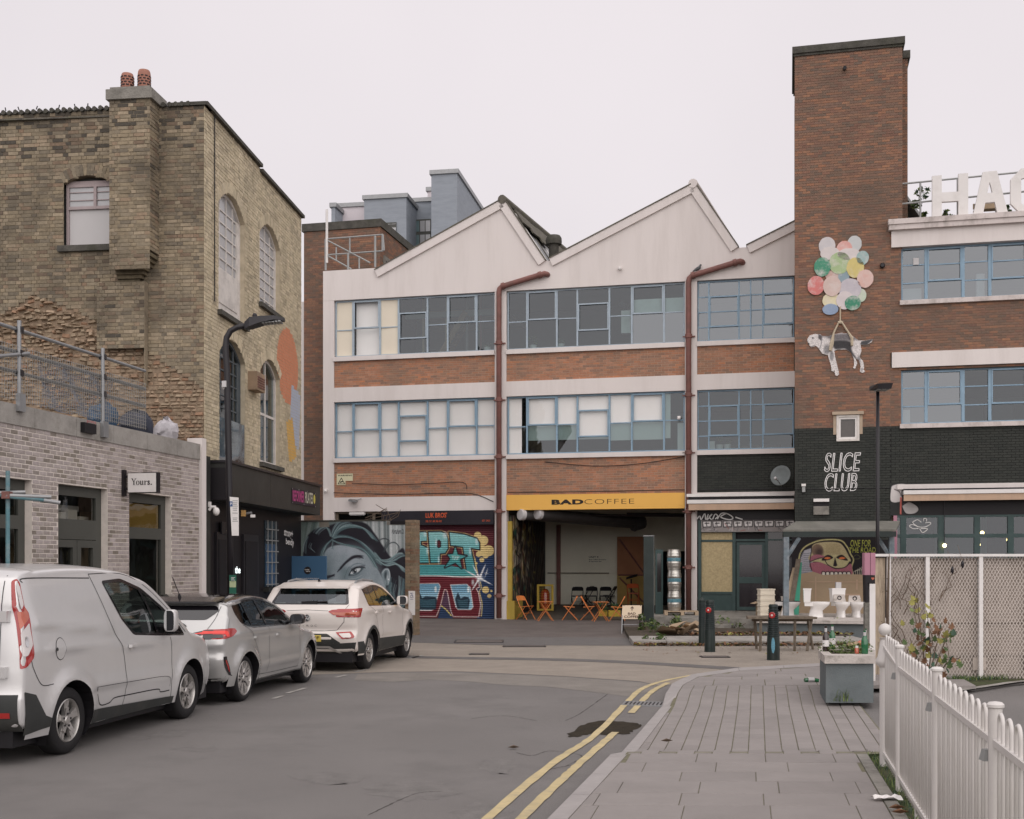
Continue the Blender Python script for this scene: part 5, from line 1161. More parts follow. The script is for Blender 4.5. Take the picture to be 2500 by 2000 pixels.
def mural_cuts(z):
 seg=[]
 t=(z-(ez0+ez1)/2)/((ez1-ez0)/2)
 if abs(t)<1:h=(eu1-eu0)/2*math.sqrt(1-t*t);seg.append(((eu0+eu1)/2-h,(eu0+eu1)/2+h,1))
 for P,k in((bq,2),(yq,3)):
  v=poly_iv(P,z)
  if v:seg.append((v[0],v[1],k))
 out=[(-9,99,None)]
 for a,c,k in seg:
  nx=[]
  for p,q,kk in out:
   if c<=p or a>=q:nx.append((p,q,kk));continue
   if a>p:nx.append((p,a,kk))
   nx.append((max(a,p),min(c,q),k))
   if c<q:nx.append((c,q,kk))
  out=nx
 return out
mur=[mat('paint_orange',S(204,138,106),rough=.8,var=.08,vs=6),mat('paint_blue',S(176,182,196),rough=.8,var=.06,vs=6),mat('paint_yellow',S(208,168,98),rough=.8,var=.08,vs=6)]
brickwork(ob_,BR,0,BLEN,3.3,ztop,BM_STOCK2,M['mortar_stock2'],hole=bh,bond='flemish',singles=300,seed=66,rough=.003,wall_name='street_wall',paint=mural_cuts,m_paint=mur)
for(ua,ub,z0,zs,rs)in ops:
 arch_head(ob_,BR,ua,ub,zs,rs,BM_STOCK2,mv=M['mortar_stock2'],depth=.2)
 MB().box(bfr,ub,ub+.01,z0,zs,-.25,-.001).box(bfr,ua-.01,ua,z0,zs,-.25,-.001).build('jamb',M['mortar_stock2'],ob_)
 MB().box(bfr,ua-.08,ub+.08,z0-.1,z0,-.2,.10).build('window_sill',M['coping'],ob_)
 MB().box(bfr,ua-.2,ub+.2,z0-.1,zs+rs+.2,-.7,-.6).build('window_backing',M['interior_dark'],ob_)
def arched_window(W,op,cols,rows,m,o=-.14,bar=.03,door=False,pm=None,name='arched_window',split=None,frame=.07):
 ua,ub,z0,zs,rs=op;f=W.fr();b=MB()
 b.box(f,ua,ua+frame,z0,zs,o-.04,o+.04);b.box(f,ub-frame,ub,z0,zs,o-.04,o+.04);b.box(f,ua+frame,ub-frame,z0,z0+.08,o-.04,o+.04)
 n=12;pts=[(ua+(ub-ua)*k/n)for k in range(n+1)]
 for a,c in zip(pts[:-1],pts[1:]):
  za,zb=arch(a,ua,ub,zs,rs),arch(c,ua,ub,zs,rs);b.hexa([W.P(a,za-frame,o-.04),W.P(c,zb-frame,o-.04),W.P(c,zb,o-.04),W.P(a,za,o-.04),W.P(a,za-frame,o+.04),W.P(c,zb-frame,o+.04),W.P(c,zb,o+.04),W.P(a,za,o+.04)])
 zb_=z0 if not door else z0+(zs-z0)*.42
 for k in range(1,cols):u=ua+(ub-ua)*k/cols;b.box(f,u-bar/2,u+bar/2,zb_+.05,arch(u,ua,ub,zs,rs)-frame,o-.015,o+.02)
 for r_ in range(1,rows):z=zb_+(zs+rs*.6-zb_)*r_/rows;b.box(f,ua+frame,ub-frame,z-bar/2,z+bar/2,o-.018,o+.017)
 if door:
  b.box(f,ua+frame,ub-frame,z0+.08,zb_+.05,o-.03,o+.02);b.box(f,ua+frame+.1,ub-frame-.1,z0+.25,zb_-.1,o+.02,o+.035)
  for a,c in((ua+frame,ua+frame+.13),(ub-frame-.13,ub-frame)):b.box(f,a,c,zb_+.05,zs,o-.025,o+.025)
 w=b.build(name,m,ob_);p=MB();P=[(ua+.02,zb_),(ub-.02,zb_)]+[(u,arch(u,ua,ub,zs,rs)-.02)for u in reversed(pts)];p.ngon([W.P(u,z,o-.005)for u,z in P]);p.build('pane',pm or M['glass'],w,recalc=False);return w
M['white_wood']=mat('white_wood',S(214,208,202),rough=.6,var=.08,vs=5,dirt=S(150,146,140),dscale=3,damt=.5)
M['grey_blue_wood']=mat('grey_blue_wood',(.085,.10,.11),rough=.6,var=.15,vs=4)
M['wired_glass']=mat('wired_glass',(.40,.40,.41),rough=.15,var=.08,vs=3,spec=.6)
arched_window(BR,ops[0],4,6,M['white_wood'],door=True,pm=M['wired_glass'],name='hoist_door')
arched_window(BR,ops[1],4,8,M['white_wood'],pm=M['wired_glass'])
arched_window(BR,ops[2],4,6,M['grey_blue_wood'],door=True,name='hoist_door',pm=M['glass_dark'])
arched_window(BR,ops[3],2,2,M['white_wood'],bar=.06,pm=M['glass'])
MB().box(bfr,ops[2][0]-.02,ops[2][1]-.05,ops[2][2],ops[2][2]+1.0,-.01,.004).build('glass_guard',M['glass_milky'],ob_)
vb=thing('wall_vent_box',tuple(BR.P(BR.u(614),6,0)),'rusty beige vent box between the arched windows','vent');(a,z0_),(c,z1_)=BR.uz(604,951),BR.uz(624,917);MB().box(bfr,a,c,z0_,z1_,.01,.22).build('casing',mat('beige_vent',(.30,.21,.14),rough=.7,var=.2),vb)
for k in range(5):MB().box(bfr,a+.04,c-.04,z0_+.06+k*.055,z0_+.085+k*.055,.22,.235).build('louvre',M['rust_pipe'],vb)
MB().tube([BR.P(.55,ztop,.03),BR.P(.55,7.2,.03)],.012,5).build('cable',M['black_metal'],ob_)
# rest of the volume
MB().box(bfr,.75,BLEN-.02,0,ztop-.15,-11,-.75).build('core',M['interior_dark'],ob_);MB().box(bfr,.05,BLEN-.02,ztop-.14,ztop-.11,-11,-.02).build('roof',M['tile_mossy'],ob_)
# ------------------------------------------------------------------ black shopfront under it
fz0,fz1=3.12,3.86
sf=thing('black_shopfront',(BR.P(2,0).x,BR.P(2,0).y,0),'black-painted gym shopfront with a deep charcoal fascia','shopfront')
MB().box(bfr,-.02,2.9,fz0,fz1,.02,.5).build('fascia_panel',M['charcoal_fascia'],sf);MB().box(bfr,2.912,BLEN+.02,fz0,fz1,.02,.5).build('fascia_panel',M['charcoal_fascia'],sf)
MB().box(bfr,-.05,BLEN+.05,fz1,fz1+.05,.0,.54).build('fascia_cap',M['black_metal'],sf)
MB().box(bfr,-.03,-.021,fz0,fz1-.1,.0,.5).build('fascia_end',M['black_paint'],sf)
MB().box(bfr,0,BLEN,0,fz0+.3,-.2,0).build('shop_wall',M['black_paint'],sf)
MB().box(cf,8.35,9.0,0,fz1,.0,.04).build('return_wall',M['black_paint'],sf)
u5=BR.u
for k,(xa,xb,yt)in enumerate(((524,563,1262),(590,626,1270))):
 a,c=u5(xa),u5(xb);z=2.5;d=MB();d.box(bfr,a,c,.05,z,.004,.05);dl=d.build('shop_door',M['black_metal'],sf)
 for q in((a+.1,c-.1,.25,1.0),(a+.1,c-.1,1.15,z-.15)):d=MB();d.box(bfr,*q,.05,.065);d.build('door_panel',M['black_paint'],dl)
a,c=u5(533),u5(560);b=MB();z1_=BR.uz(545,1275)[1];z0_=BR.uz(545,1305)[1];b.box(bfr,a,c,z0_,z1_,.05,.08);pl=b.build('number_board',M['black_metal'],sf);writing('lettering','5a',bfr,a+.35*(c-a),a+.75*(c-a),z0_+.06,z0_+.2,mat('gold_text',(.4,.37,.3),rough=.5,var=0),pl,o=.084)
a,c=u5(645),u5(675);z0_,z1_=BR.uz(660,1432)[1],BR.uz(660,1272)[1]
bw=MB().box(bfr,a,c,z0_,z1_,.004,.02).build('barred_window',mat('dark_pane',(.02,.035,.05),rough=.1,var=.3,spec=.6),sf)
for k in range(3):b=MB();u=a+(c-a)*(k+.5)/3;b.box(bfr,u-.012,u+.012,z0_,z1_,.03,.05);b.build('bar',M['grey_metal'],bw)
for k in range(6):b=MB();z=z0_+(z1_-z0_)*(k+.2)/6;b.box(bfr,a,c,z-.012,z+.012,.045,.06);b.build('bar',M['grey_metal'],bw)
MB().box(bfr,a-.1,c+.2,z0_-.12,z0_-.02,.0,.14).build('window_sill',M['charcoal_fascia'],sf)
MB().box(bfr,a+.05,c-.2,z0_+.02,z0_+1.0,.021,.027).build('blue_poster',mat('poster_blue',(.03,.075,.15),rough=.4,var=.3,vs=3),bw)
def br_text(body,x0,x1,y0l,y1l,y0r,y1r,m,parent,o,**k):
 V,Fc=text_mesh(body,**k);b=MB();ua,ub=BR.u(x0,o),BR.u(x1,o);zt0,zb0,zt1,zb1=BR.uz(x0,y0l,o)[1],BR.uz(x0,y1l,o)[1],BR.uz(x1,y0r,o)[1],BR.uz(x1,y1r,o)[1]
 b.add([BR.P(ua+(ub-ua)*p[0],(zb0+(zt0-zb0)*p[1])*(1-p[0])+(zb1+(zt1-zb1)*p[1])*p[0],o)for p in V],Fc);return b.build('lettering',m,parent,recalc=False)
br_text('strong+',693.5,715,1291,1313,1297,1320,M['white_text'],sf,.006,bold=.02)
br_text('bendy',698,717.5,1314,1333,1317,1338,M['white_text'],sf,.006,bold=.02)
M['lit_text']=mat('lit_text',(.8,.85,.85),rough=.5,var=0,emit=(.9,1,1),estr=1.2)
br_text('the',574,587,1383,1400,1383,1400,M['lit_text'],sf,.07,bold=.02)
bn=thing('pilates_banner',tuple(BR.P(BR.u(742),3.5,.5)),'small bolted banner reading REFORMER PILATES on the charcoal fascia','sign')
P4=[BR.uz(x,y,.51)for x,y in((713,1229),(771,1239),(771,1204),(713,1191))]
MB().prism([BR.P(u,z,.505)for u,z in P4],V3((*(BR.n*.012),0))).build('board',mat('banner_dark',(.03,.02,.028),rough=.6,var=.1),bn)
mag,cre,yel=mat('text_magenta',(.42,.06,.20),rough=.6,var=0),mat('text_cream',(.55,.53,.42),rough=.6,var=0),mat('text_yellow',(.55,.48,.10),rough=.6,var=0)
br_text('REFORMER',714.5,743,1196.5,1223,1200,1228,mag,bn,.521,bold=.03);br_text('PILATES',745,764,1201,1228,1204,1231,cre,bn,.521,bold=.02)
b=MB();cu,cz=BR.uz(767.5,1219,.52);b.ngon([BR.P(cu+.1*math.cos(k*.4488),cz+.12*math.sin(k*.4488),.521)for k in range(14)]);b.build('round_logo',yel,bn,recalc=False)
for x,y in((714,1193),(730,1196),(750,1200),(770,1206),(714,1227),(742,1231),(770,1237)):b=MB();u,z=BR.uz(x,y,.52);b.box(bfr,u-.015,u+.015,z-.015,z+.015,.517,.524);b.build('bolt',M['galv'],bn)
# cameras and lamps on the shopfront
cc=thing('dome_camera',tuple(atd(520,1245,23.2)),'white dome security camera on an arm at the corner of the black shopfront','camera');y=23.2
MB().box(wfr(atd(511,1234,y),0),-.03,.03,-.02,.05,-.03,.07).build('mount',M['white_paint'],cc);MB().tube([atd(510,1246,y),atd(516,1238,y),atd(527,1238,y)],.03,8).build('arm',M['white_paint'],cc);MB().ball(atd(528,1249,y),.075,14,10,(.9,.9,1.1)).build('dome',M['white_paint'],cc,smooth=True)
fl=thing('flood_light',tuple(BR.P(BR.u(602),3.0,.1)),'small amber flood light with white sensors under the fascia','lamp');fz=24.8
MB().box(wfr(atd(594,1254,fz),.3),-.05,.05,-.05,.05,-.06,.07).build('amber_head',mat('amber',(.42,.24,.07),rough=.5,var=.1),fl);MB().tube([atd(599,1254,fz),atd(615,1252,fz)],.025,8).build('bracket',M['galv'],fl);MB().box(wfr(atd(617,1260,fz),.3),-.05,.05,-.03,.03,-.03,.03).build('sensor',M['white_paint'],fl)
# ------------------------------------------------------------------ blue board, green notice, mural wall
bp_=thing('blue_board',tuple(atd(751,1430,29.6)),'tall flat blue notice board with a round black logo in front of the mural','notice board');BW=Wall((atd(706,1400,29.9).x,29.9),(.9735,-.2287));bf=BW.fr()
ua,ub,zt=0,BW.u(796),BW.uz(706,1358)[1]
MB().box(bf,ua,ub,.05,zt,-.06,0).build('panel',mat('board_blue',(.055,.125,.22),rough=.45,var=.06,vs=1),bp_);MB().box(bf,ua-.03,ua-.002,.05,zt+.01,-.5,.0).build('side_panel',mat('board_blue_dark',(.02,.03,.12),rough=.5,var=.1),bp_)
cu,cz=BW.uz(751,1393);MB().ngon([BW.P(cu+.098*math.cos(k*.2618),cz+.098*math.sin(k*.2618),.004)for k in range(24)]).build('logo_disc',M['black_text'],bp_,recalc=False)
writing('lettering','strong+',bf,cu-.075,cu+.05,cz+.0,cz+.035,M['white_text'],bp_,o=.008,bold=.03);writing('lettering','bendy',bf,cu-.04,cu+.075,cz-.04,cz-.005,M['white_text'],bp_,o=.008,bold=.03)
for k,(t,w)in enumerate((('Please return to request that all store bottles and',.62),('please store here, another visitor will still be in',.58),('moments. Thank you!',.28))):writing('lettering',t,bf,cu-w/2,cu+w/2,cz-.215-k*.047,cz-.185-k*.047,M['white_text'],bp_,o=.004,bold=.02)
MU=Wall((atd(1016,1400,30.6).x,30.6),(.9735,-.2287));mf=MU.fr();mu0=MU.u(726);mzt=MU.uz(900,1272)[1];mzr=MU.uz(1010,1280)[1]
mw=thing('mural_wall',tuple(MU.P(mu0/2,0)),'free-standing garden wall carrying a teal mural of a woman\'s face','wall')
uj=MU.u(943)
MB().box(mf,mu0,uj,0,mzt,-.3,-.005).box(mf,uj,-.3,0,mzr,-.3,-.005).build('rendered_wall',M['concrete_dirty'],mw)
MB().box(mf,MU.u(955),-.30,mzr,mzr+.08,-.34,.02).build('cap',M['black_paint'],mw)
MB().box(mf,mu0,uj,mzt,mzt+.03,-.32,.02).build('cap',M['coping'],mw)
zq=mzr+.1;k=0;z=0
M['pier_brick']=brick_mat('pier_brick',[S(120,92,76),S(138,120,98),S(112,100,84),S(150,128,108)],dirt=S(150,140,120),damt=.6,dscale=3,fine=.3)
while z<zq:
 for(a,c)in(((-.29,-.01),)if k%2 else((-.29,-.155),(-.145,-.01))):
  b=MB();b.tint=rnd.random();b.box(mf,a,c,z+.005,z+.07,-.34,.02+rnd.uniform(-.004,.004));b.build('pier_brick',M['pier_brick'],mw,tint=True)
 z+=.075;k+=1
MB().box(mf,-.285,-.015,0,zq,-.33,.005).build('pier_core',M['mortar_stock'],mw)
(a,z1_),(c,z0_)=MU.uz(1018,1443),MU.uz(1027,1502);nt_=MB().box(mf,-.2,-.02,z0_,z1_,.026,.03).build('paper_notice',M['white_paint'],mw);writing('lettering','N21',lambda a_,b_,c_:mf(-.11-b_,z1_-.1-a_,c_),-.05,.12,-.04,.04,mat('text_blue',(.05,.06,.2),rough=.6,var=0),mw,o=.034)
cv=Canvas((10,110,1590,1730),250,256,(96,112,112));T=(58,84,92)
cv.fill([(10,110),(420,110),(200,300),(60,600),(10,600)],(104,122,116),soft=30)
for k in range(14):cv.stroke([(60+k*30,120),(30+k*14,620)],26,Rr.choice([(128,146,140),(70,90,88),(96,116,112),(150,164,160)]),a=.6,soft=10)
cv.fill([(940,110),(1590,110),(1590,720),(1280,640),(1100,380)],(150,158,160),soft=20)
for k in range(16):x=960+k*42;cv.stroke([(x,110),(x+10,640)],Rr.uniform(16,40),Rr.choice([(196,200,202),(110,122,124),(168,174,176),(84,96,98),(188,194,196)]),a=.75,soft=6)
dark=(30,28,38)
cv.fill([(95,560),(110,420),(170,300),(300,215),(480,180),(700,130),(1000,150),(1150,300),(1280,480),(1400,620),(1590,560),(1590,1730),(1300,1730),(1300,1000),(360,640),(200,640),(90,640)],dark,smooth=True,soft=10)
cv.fill([(90,540),(360,600),(360,980),(60,980)],dark,soft=12)
face=[(365,640),(400,560),(480,480),(620,450),(800,470),(950,530),(1060,600),(1150,720),(1240,860),(1290,960),(1310,1060),(1300,1180),(1310,1300),(1150,1600),(365,1600),(360,1000)]
cv.fill(face,(146,160,170),smooth=True,soft=8)
for x,y,rx,ry,c,a in((430,760,110,220,(104,124,132),.8),(760,540,260,100,(166,176,188),.6),(980,900,220,190,(150,162,172),.6),(1080,1000,140,120,(170,182,190),.7),(700,800,70,180,(92,116,122),.55),(560,880,60,60,(160,174,182),.7),(1180,900,70,200,(124,140,148),.6),(860,850,190,110,(96,118,126),.55),(860,960,200,40,(90,112,120),.6),(430,900,80,70,(96,114,122),.8),(800,700,180,60,(168,178,188),.6),(1040,640,90,110,(128,144,152),.5),(500,640,130,70,(128,144,152),.6)):cv.ell(x,y,rx,ry,c,a=a,soft=.8)
for k in range(26):t=k/25;x,y=615+330*t,800-190*math.sin(t*1.9)-10;cv.stroke([(x-20,y+30),(x+8,y),(x+46,y-22+10*t)],20*(1-.5*t),(38,38,50),a=.75,taper=.6)
cv.stroke([(640,760),(720,690),(820,620),(900,602),(980,628)],40,(34,32,42),a=.9,taper=.75,soft=8)
for k in range(16):t=k/15;cv.stroke([(370+160*t,935-60*t),(400+160*t,900-55*t)],18,(44,46,58),a=.7,taper=.5)
cv.stroke([(365,940),(420,890),(500,868),(560,872)],22,(46,44,54),a=.8,taper=.6)
# the open eye
cv.fill([(760,870),(800,800),(860,765),(930,755),(985,765),(950,800),(900,830),(820,850)],(70,90,98),smooth=True,soft=6)
cv.fill([(788,840),(830,790),(890,768),(942,768),(915,808),(850,838)],(210,216,220),smooth=True)
cv.ell(852,806,34,36,(62,74,84),soft=.15);cv.ell(852,806,18,19,(24,24,30),soft=.15);cv.ell(866,792,9,9,(232,236,238),soft=.2);cv.ell(838,820,8,7,(180,190,196),soft=.3)
cv.stroke([(770,855),(820,785),(880,755),(960,750),(1010,762)],15,(26,24,34),taper=.4)
for k in range(13):t=k/12;x,y=800+190*t,800-52*math.sin(t*1.5);cv.stroke([(x,y),(x+6+10*t,y-34+8*t)],6,(26,24,34),taper=.5)
cv.stroke([(775,868),(840,862),(905,838),(955,795)],8,(60,70,80));cv.stroke([(740,880),(800,745),(900,700),(1010,725)],12,(98,118,126),a=.8,taper=.5);cv.stroke([(760,905),(860,905),(960,860)],12,(176,188,194),a=.6,taper=.5);cv.stroke([(700,900),(740,800),(780,745)],14,(84,106,114),a=.7,taper=.5)
# ear and hand
cv.fill([(1245,830),(1290,770),(1350,770),(1375,850),(1370,960),(1330,1000),(1290,980),(1260,900)],(128,146,154),smooth=True,soft=6);cv.ell(1310,860,26,60,(58,72,80),soft=.5);cv.ell(1335,900,16,60,(166,178,186),soft=.6);cv.stroke([(1260,830),(1300,785),(1350,790),(1368,880),(1340,985)],10,(190,200,206),taper=.4);cv.ell(1350,915,8,8,(236,238,240),soft=.2)
for k in range(5):cv.stroke([(1165+k*32,1010+k*8),(1190+k*30,1100),(1240+k*20,1280)],26,(176,188,196)if k%2==0 else(112,128,138),a=.85,soft=7)
# hair
Rh=random.Random(12);hc=[(60,92,98),(96,128,134),(134,160,164),(46,66,74),(76,106,112),(160,182,184)]
def strand(p,n,sp,w=7,dev=16,cols=hc,a=.85):
 for k in range(n):
  t=Rh.uniform(-1,1);q=[(x+t*sp*(.35+.65*i/(len(p)-1))+Rh.gauss(0,dev*.3),y+t*sp*.5*(.3+.7*i/(len(p)-1))+Rh.gauss(0,dev*.3))for i,(x,y)in enumerate(p)]
  cv.stroke(q,Rh.uniform(.5,1)*w,Rh.choice(cols),a=a,taper=.7)
strand([(530,350),(620,330),(780,340),(950,420),(1100,560),(1200,700)],46,60);strand([(530,380),(640,430),(800,460),(960,500),(1080,610),(1170,760)],34,36)
strand([(540,330),(640,230),(800,190),(1000,230),(1150,380)],40,60);strand([(520,330),(560,240),(640,160),(760,125)],24,60);strand([(500,330),(470,240),(420,200),(340,220),(280,290)],20,40)
strand([(530,370),(450,440),(390,530),(365,620)],18,30);strand([(540,380),(530,440),(525,500)],8,24,w=5);strand([(160,330),(120,440),(110,560)],9,30,w=5);strand([(200,420),(180,480),(240,530)],5,30,w=4)
strand([(1150,560),(1250,660),(1380,660),(1500,590),(1590,580)],36,50);strand([(1180,640),(1300,720),(1430,700),(1520,740),(1590,820)],30,50)
strand([(1170,420),(1260,370),(1360,390),(1300,480),(1280,560)],5,20,w=5,cols=[(40,46,52)]);strand([(1290,540),(1350,440),(1440,420),(1500,480),(1480,560)],6,18,w=5,cols=[(40,46,52),(70,84,88)])
strand([(1500,1620),(1440,1400),(1420,1250),(1380,1100),(1400,960)],34,90);strand([(1560,1500),(1500,1300),(1540,1100),(1560,900)],32,60);strand([(1590,1240),(1480,1330),(1420,1420),(1440,1600)],34,60)
strand([(1440,1140),(1390,1060),(1420,900)],10,40,w=5)
cv.fill([(330,110),(470,110),(480,200),(330,205)],(120,112,100),soft=4)
cv.text('Abraham.O.',1395,232,1572,300,(34,34,38),shear=.2)
cv.c=cv.c*.8+cv.c.mean(2,keepdims=True)*.2+6;cv.noise(.03,5)
def mfrac(fx,fy,o):
 x,y=730+(10+1580*fx)*.1797,1250+(110+1620*fy)*.1797;u,z=MU.uz(x,y);return MU.P(u,z,o)
uL=MU.u(731);uR=MU.u(1016)
def mclip(fx,fy):
 x=10+1580*fx;y=110+1620*fy;return y>118 if x<1210 else y>215
zrow=lambda fy:mzt-(mzt-.06)*fy
mpaint=cv.mesh('mural_painting',lambda fx,fy,o:MU.P(mu0+.02+(-.32-mu0)*fx,MU.uz(900,1250+(110+1620*fy)*.1797)[1],o),M_PAINT,mw,clip=lambda fx,fy:MU.uz(900,1250+(110+1620*fy)*.1797)[1]<(mzt if MU.uz(1,1)[0]is None or(mu0+(-.3-mu0)*fx)<uj else mzr)-.01,o=.0)
for k in range(6):
 p=MU.P(uj-.1+.05*k,mzt,.05);MB().tube([p,p+V3((rnd.uniform(-.3,.3),0,rnd.uniform(.1,.35))),p+V3((rnd.uniform(-.7,.7),0,rnd.uniform(.0,.5)))],.008,4).build('bare_twig',M['twig'],mw)
 # ================================================================== stair tower and right wing
TW=MW.off(2.45);tf=TW.fr()
tw=thing('stair_tower',(TW.P(8,0).x,TW.P(8,0).y,0),'tall plain red-brick stair tower, black-painted at its foot','building')
t0,t1=6.41,TW.u(2203);tz=TW.uz(2070,121)[1];zblk=TW.uz(1942,1047)[1]
wn=[TW.uz(2042,1078),TW.uz(2098,1013)]
wh=lambda z:[(wn[0][0],wn[1][0])]if wn[0][1]<z<wn[1][1]else[]
zp=11.0
brickwork(tw,TW,t0,TW.u(2174),zblk,zp,BM_TOWER,M['mortar_dark'],hole=wh,singles=160,seed=71,wall_name='front_wall')
brickwork(tw,TW,t0,t1,zp,tz-.02,BM_TOWER,M['mortar_dark'],singles=140,seed=72,wall_name='front_wall')
brickwork(tw,TW,t0,TW.u(2176),2.55,zblk,BM_BLACK,M['mortar_black'],hole=wh,singles=120,seed=73,wall_name='black_brick_wall')
MB().box(tf,t0,TW.u(2174),0,2.55,-.1,0).build('base_wall',M['black_paint'],tw)
MB().box(tf,t0+.01,t1-.02,0,tz,-4.5,-.14).build('core',M['mortar_dark'],tw)
MB().box(tf,t0-.07,t1+.07,tz,tz+.2,-3,.09).build('parapet_coping',M['coping'],tw);MB().box(tf,t0-.03,t1+.03,tz-.07,tz,-3,.045).build('parapet_course',M['coping'],tw)
SR=TW.off(-.8);e0,e1=t1-.3,SR.u(2216)
brickwork(tw,SR,t1-.3,e1,10.9,tz-.1,BM_TOWER,M['mortar_dark'],singles=60,seed=74,wall_name='stepped_wall')
MB().box(SR.fr(),e0,e1+.07,tz-.1,tz+.12,-2,.07).build('parapet_coping',M['coping'],tw)
MB().tube([TW.P(TW.u(2062),tz-.55,-.05),TW.P(TW.u(2062),tz-.6,.2)],.055,8).build('overflow_pipe',M['black_metal'],tw)
# window in the tower
b=MB();a,c=wn[0][0],wn[1][0];z0,z1=wn[0][1],wn[1][1];t=.06
for q in((a,a+t,z0,z1),(c-t,c,z0,z1),(a+t,c-t,z0,z0+t),(a+t,c-t,z1-t,z1)):b.box(tf,*q,-.08,.05)
w=b.build('window',M['white_wood'],tw);b=MB()
for q in((a+t,a+2*t,z0+t,z1-t),(c-2*t,c-t,z0+t,z1-t),(a+2*t,c-2*t,z0+t,z0+2*t),(a+2*t,c-2*t,z1-2*t,z1-t)):b.box(tf,*q,-.07,.02)
b.build('sash',M['white_paint'],w);MB().poly([TW.P(a+.1,z0+.1,-.04),TW.P(c-.1,z0+.1,-.04),TW.P(c-.1,z1-.1,-.04),TW.P(a+.1,z1-.1,-.04)]).build('pane',mat('brown_glass_pane',(.06,.05,.045),rough=.15,var=.2,spec=.6),w,recalc=False)
MB().box(tf,a-.12,c+.12,z1+.01,z1+.1,-.05,.1).box(tf,c+.005,c+.09,z0+.2,z1,-.03,.03).box(tf,a-.09,a-.005,z0+.2,z1,-.03,.03).build('lintel',mat('beige_paint',S(176,158,138),rough=.8,var=.15),tw)
vt=thing('wall_vent',tuple(TW.P(TW.u(2155),10,.1)),'round black vent cap high on the brick tower','vent');b=MB();u,z=TW.uz(2154,650);b.lathe(TW.P(u,z,.0),[(.07,0),(.075,.1),(.05,.13),(.0,.13)],12,ax=(*TW.n,0));b.build('cap',M['black_metal'],vt)
# balloons and hanging dog: painted boards fixed on the brick
bx=lambda x,y:(1900+.3072*x,550+.3072*y)
bl=thing('balloon_artwork',tuple(TW.P(*TW.uz(*bx(490,400)),.03)),'weathered cut-out painting of a bunch of pastel balloons on the brick tower','artwork')
BAL=[((388,165),(66,70),(196,192,194)),((605,150),(58,66),(192,194,194)),((525,185),(62,58),(212,160,152)),((410,225),(76,52),(206,198,196)),((560,232),(90,46),(208,200,198)),((670,262),(50,56),(150,176,174)),((350,335),(66,76),(78,142,116)),((432,400),(60,40),(190,160,150)),((520,410),(46,50),(140,158,166)),((488,303),(86,88),(164,184,140)),((612,340),(70,82),(206,190,126)),((690,428),(66,72),(212,176,166)),((300,483),(68,76),(204,124,120)),((428,487),(72,82),(204,182,174)),((660,560),(40,52),(188,202,182)),((420,600),(70,60),(216,206,172)),((570,510),(90,84),(190,184,190)),((530,600),(70,72),(208,198,198)),((414,672),(64,44),(142,158,182)),((592,622),(64,58),(70,136,110))]
for k,((x,y),(rx,ry),c)in enumerate(BAL):
 R=random.Random(k);u,z=TW.uz(*bx(x,y));ur=TW.uz(*bx(x+rx,y))[0]-u;zr=z-TW.uz(*bx(x,y+ry))[1];o=.02+.006*(k%7)+.012*(k//7)
 pm=mat('balloon_%d'%k,S(*c),rough=.8,var=.06,vs=5,dirt=S(214,206,202),dscale=3.2,damt=.9 if k in(6,9,12,19)else .7)
 P=[(u+ur*math.cos(.2618*i)*(1+R.uniform(-.02,.02)),z+zr*math.sin(.2618*i)*(1+R.uniform(-.02,.02)))for i in range(24)]
 MB().prism([TW.P(a,c2,o)for a,c2 in P],V3((*(-TW.n*.012),0))).build('balloon',pm,bl)
dg=thing('hanging_dog_artwork',tuple(TW.P(*TW.uz(*bx(490,950)),.03)),'cut-out painting of a black and white dog slung from the balloons by a rope','artwork')
dog=[(236,945),(232,905),(250,878),(290,866),(335,868),(352,884),(400,884),(440,868),(500,858),(560,864),(610,896),(640,920),(690,918),(752,908),(740,932),(700,952),(655,952),(660,1000),(645,1050),(672,1080),(682,1120),(678,1150),(690,1165),(668,1176),(648,1165),(655,1120),(640,1072),(612,1060),(628,1100),(612,1140),(594,1138),(604,1110),(600,1060),(575,1010),(540,990),(470,990),(445,1000),(452,1050),(472,1130),(484,1185),(470,1200),(452,1194),(446,1150),(440,1165),(424,1160),(420,1120),(395,1035),(350,1022),(318,975),(298,960),(262,972)]
dcv=Canvas((225,850,760,1205),150,100,(206,200,198));dc=(58,56,58);gy=(122,120,122)
dcv.fill([(440,925),(500,912),(570,930),(585,1000),(620,1060),(580,1030),(530,985),(450,985)],dc,smooth=True,soft=8)
dcv.fill([(360,885),(440,865),(560,862),(640,910),(560,920),(430,915)],(112,108,110),soft=12);dcv.fill([(660,925),(760,905),(700,955),(650,950)],(72,72,74));dcv.ell(385,990,24,40,gy,a=.8);dcv.ell(425,1040,16,40,gy,a=.8);dcv.fill([(318,866),(352,880),(345,925),(318,900)],(90,86,88),soft=5);dcv.ell(275,898,7,6,(30,28,30));dcv.ell(240,945,9,8,(30,28,30));dcv.stroke([(240,962),(262,968),(290,955)],4,(70,66,68));dcv.ell(640,1080,14,40,gy,a=.8);dcv.ell(664,1150,10,16,gy,a=.6);dcv.stroke([(350,890),(340,950),(330,980)],8,(150,146,148));dcv.noise(.10,8)
du0,du1=TW.uz(*bx(225,1000))[0],TW.uz(*bx(760,1000))[0];pz=lambda y,x=480:TW.uz(*bx(x,y))[1]
_ins=lambda fx,fy:bool(dcv.inside(dog,np.array([225+535*fx+2]),np.array([850+355*fy+2]))[0])
P=[TW.uz(*bx(*p))for p in dog]
MB().prism([TW.P(u,z,.03)for u,z in P],V3((*(-TW.n*.02),0))).build('board',mat('dog_edge',S(170,164,160),rough=.8,var=.05),dg)
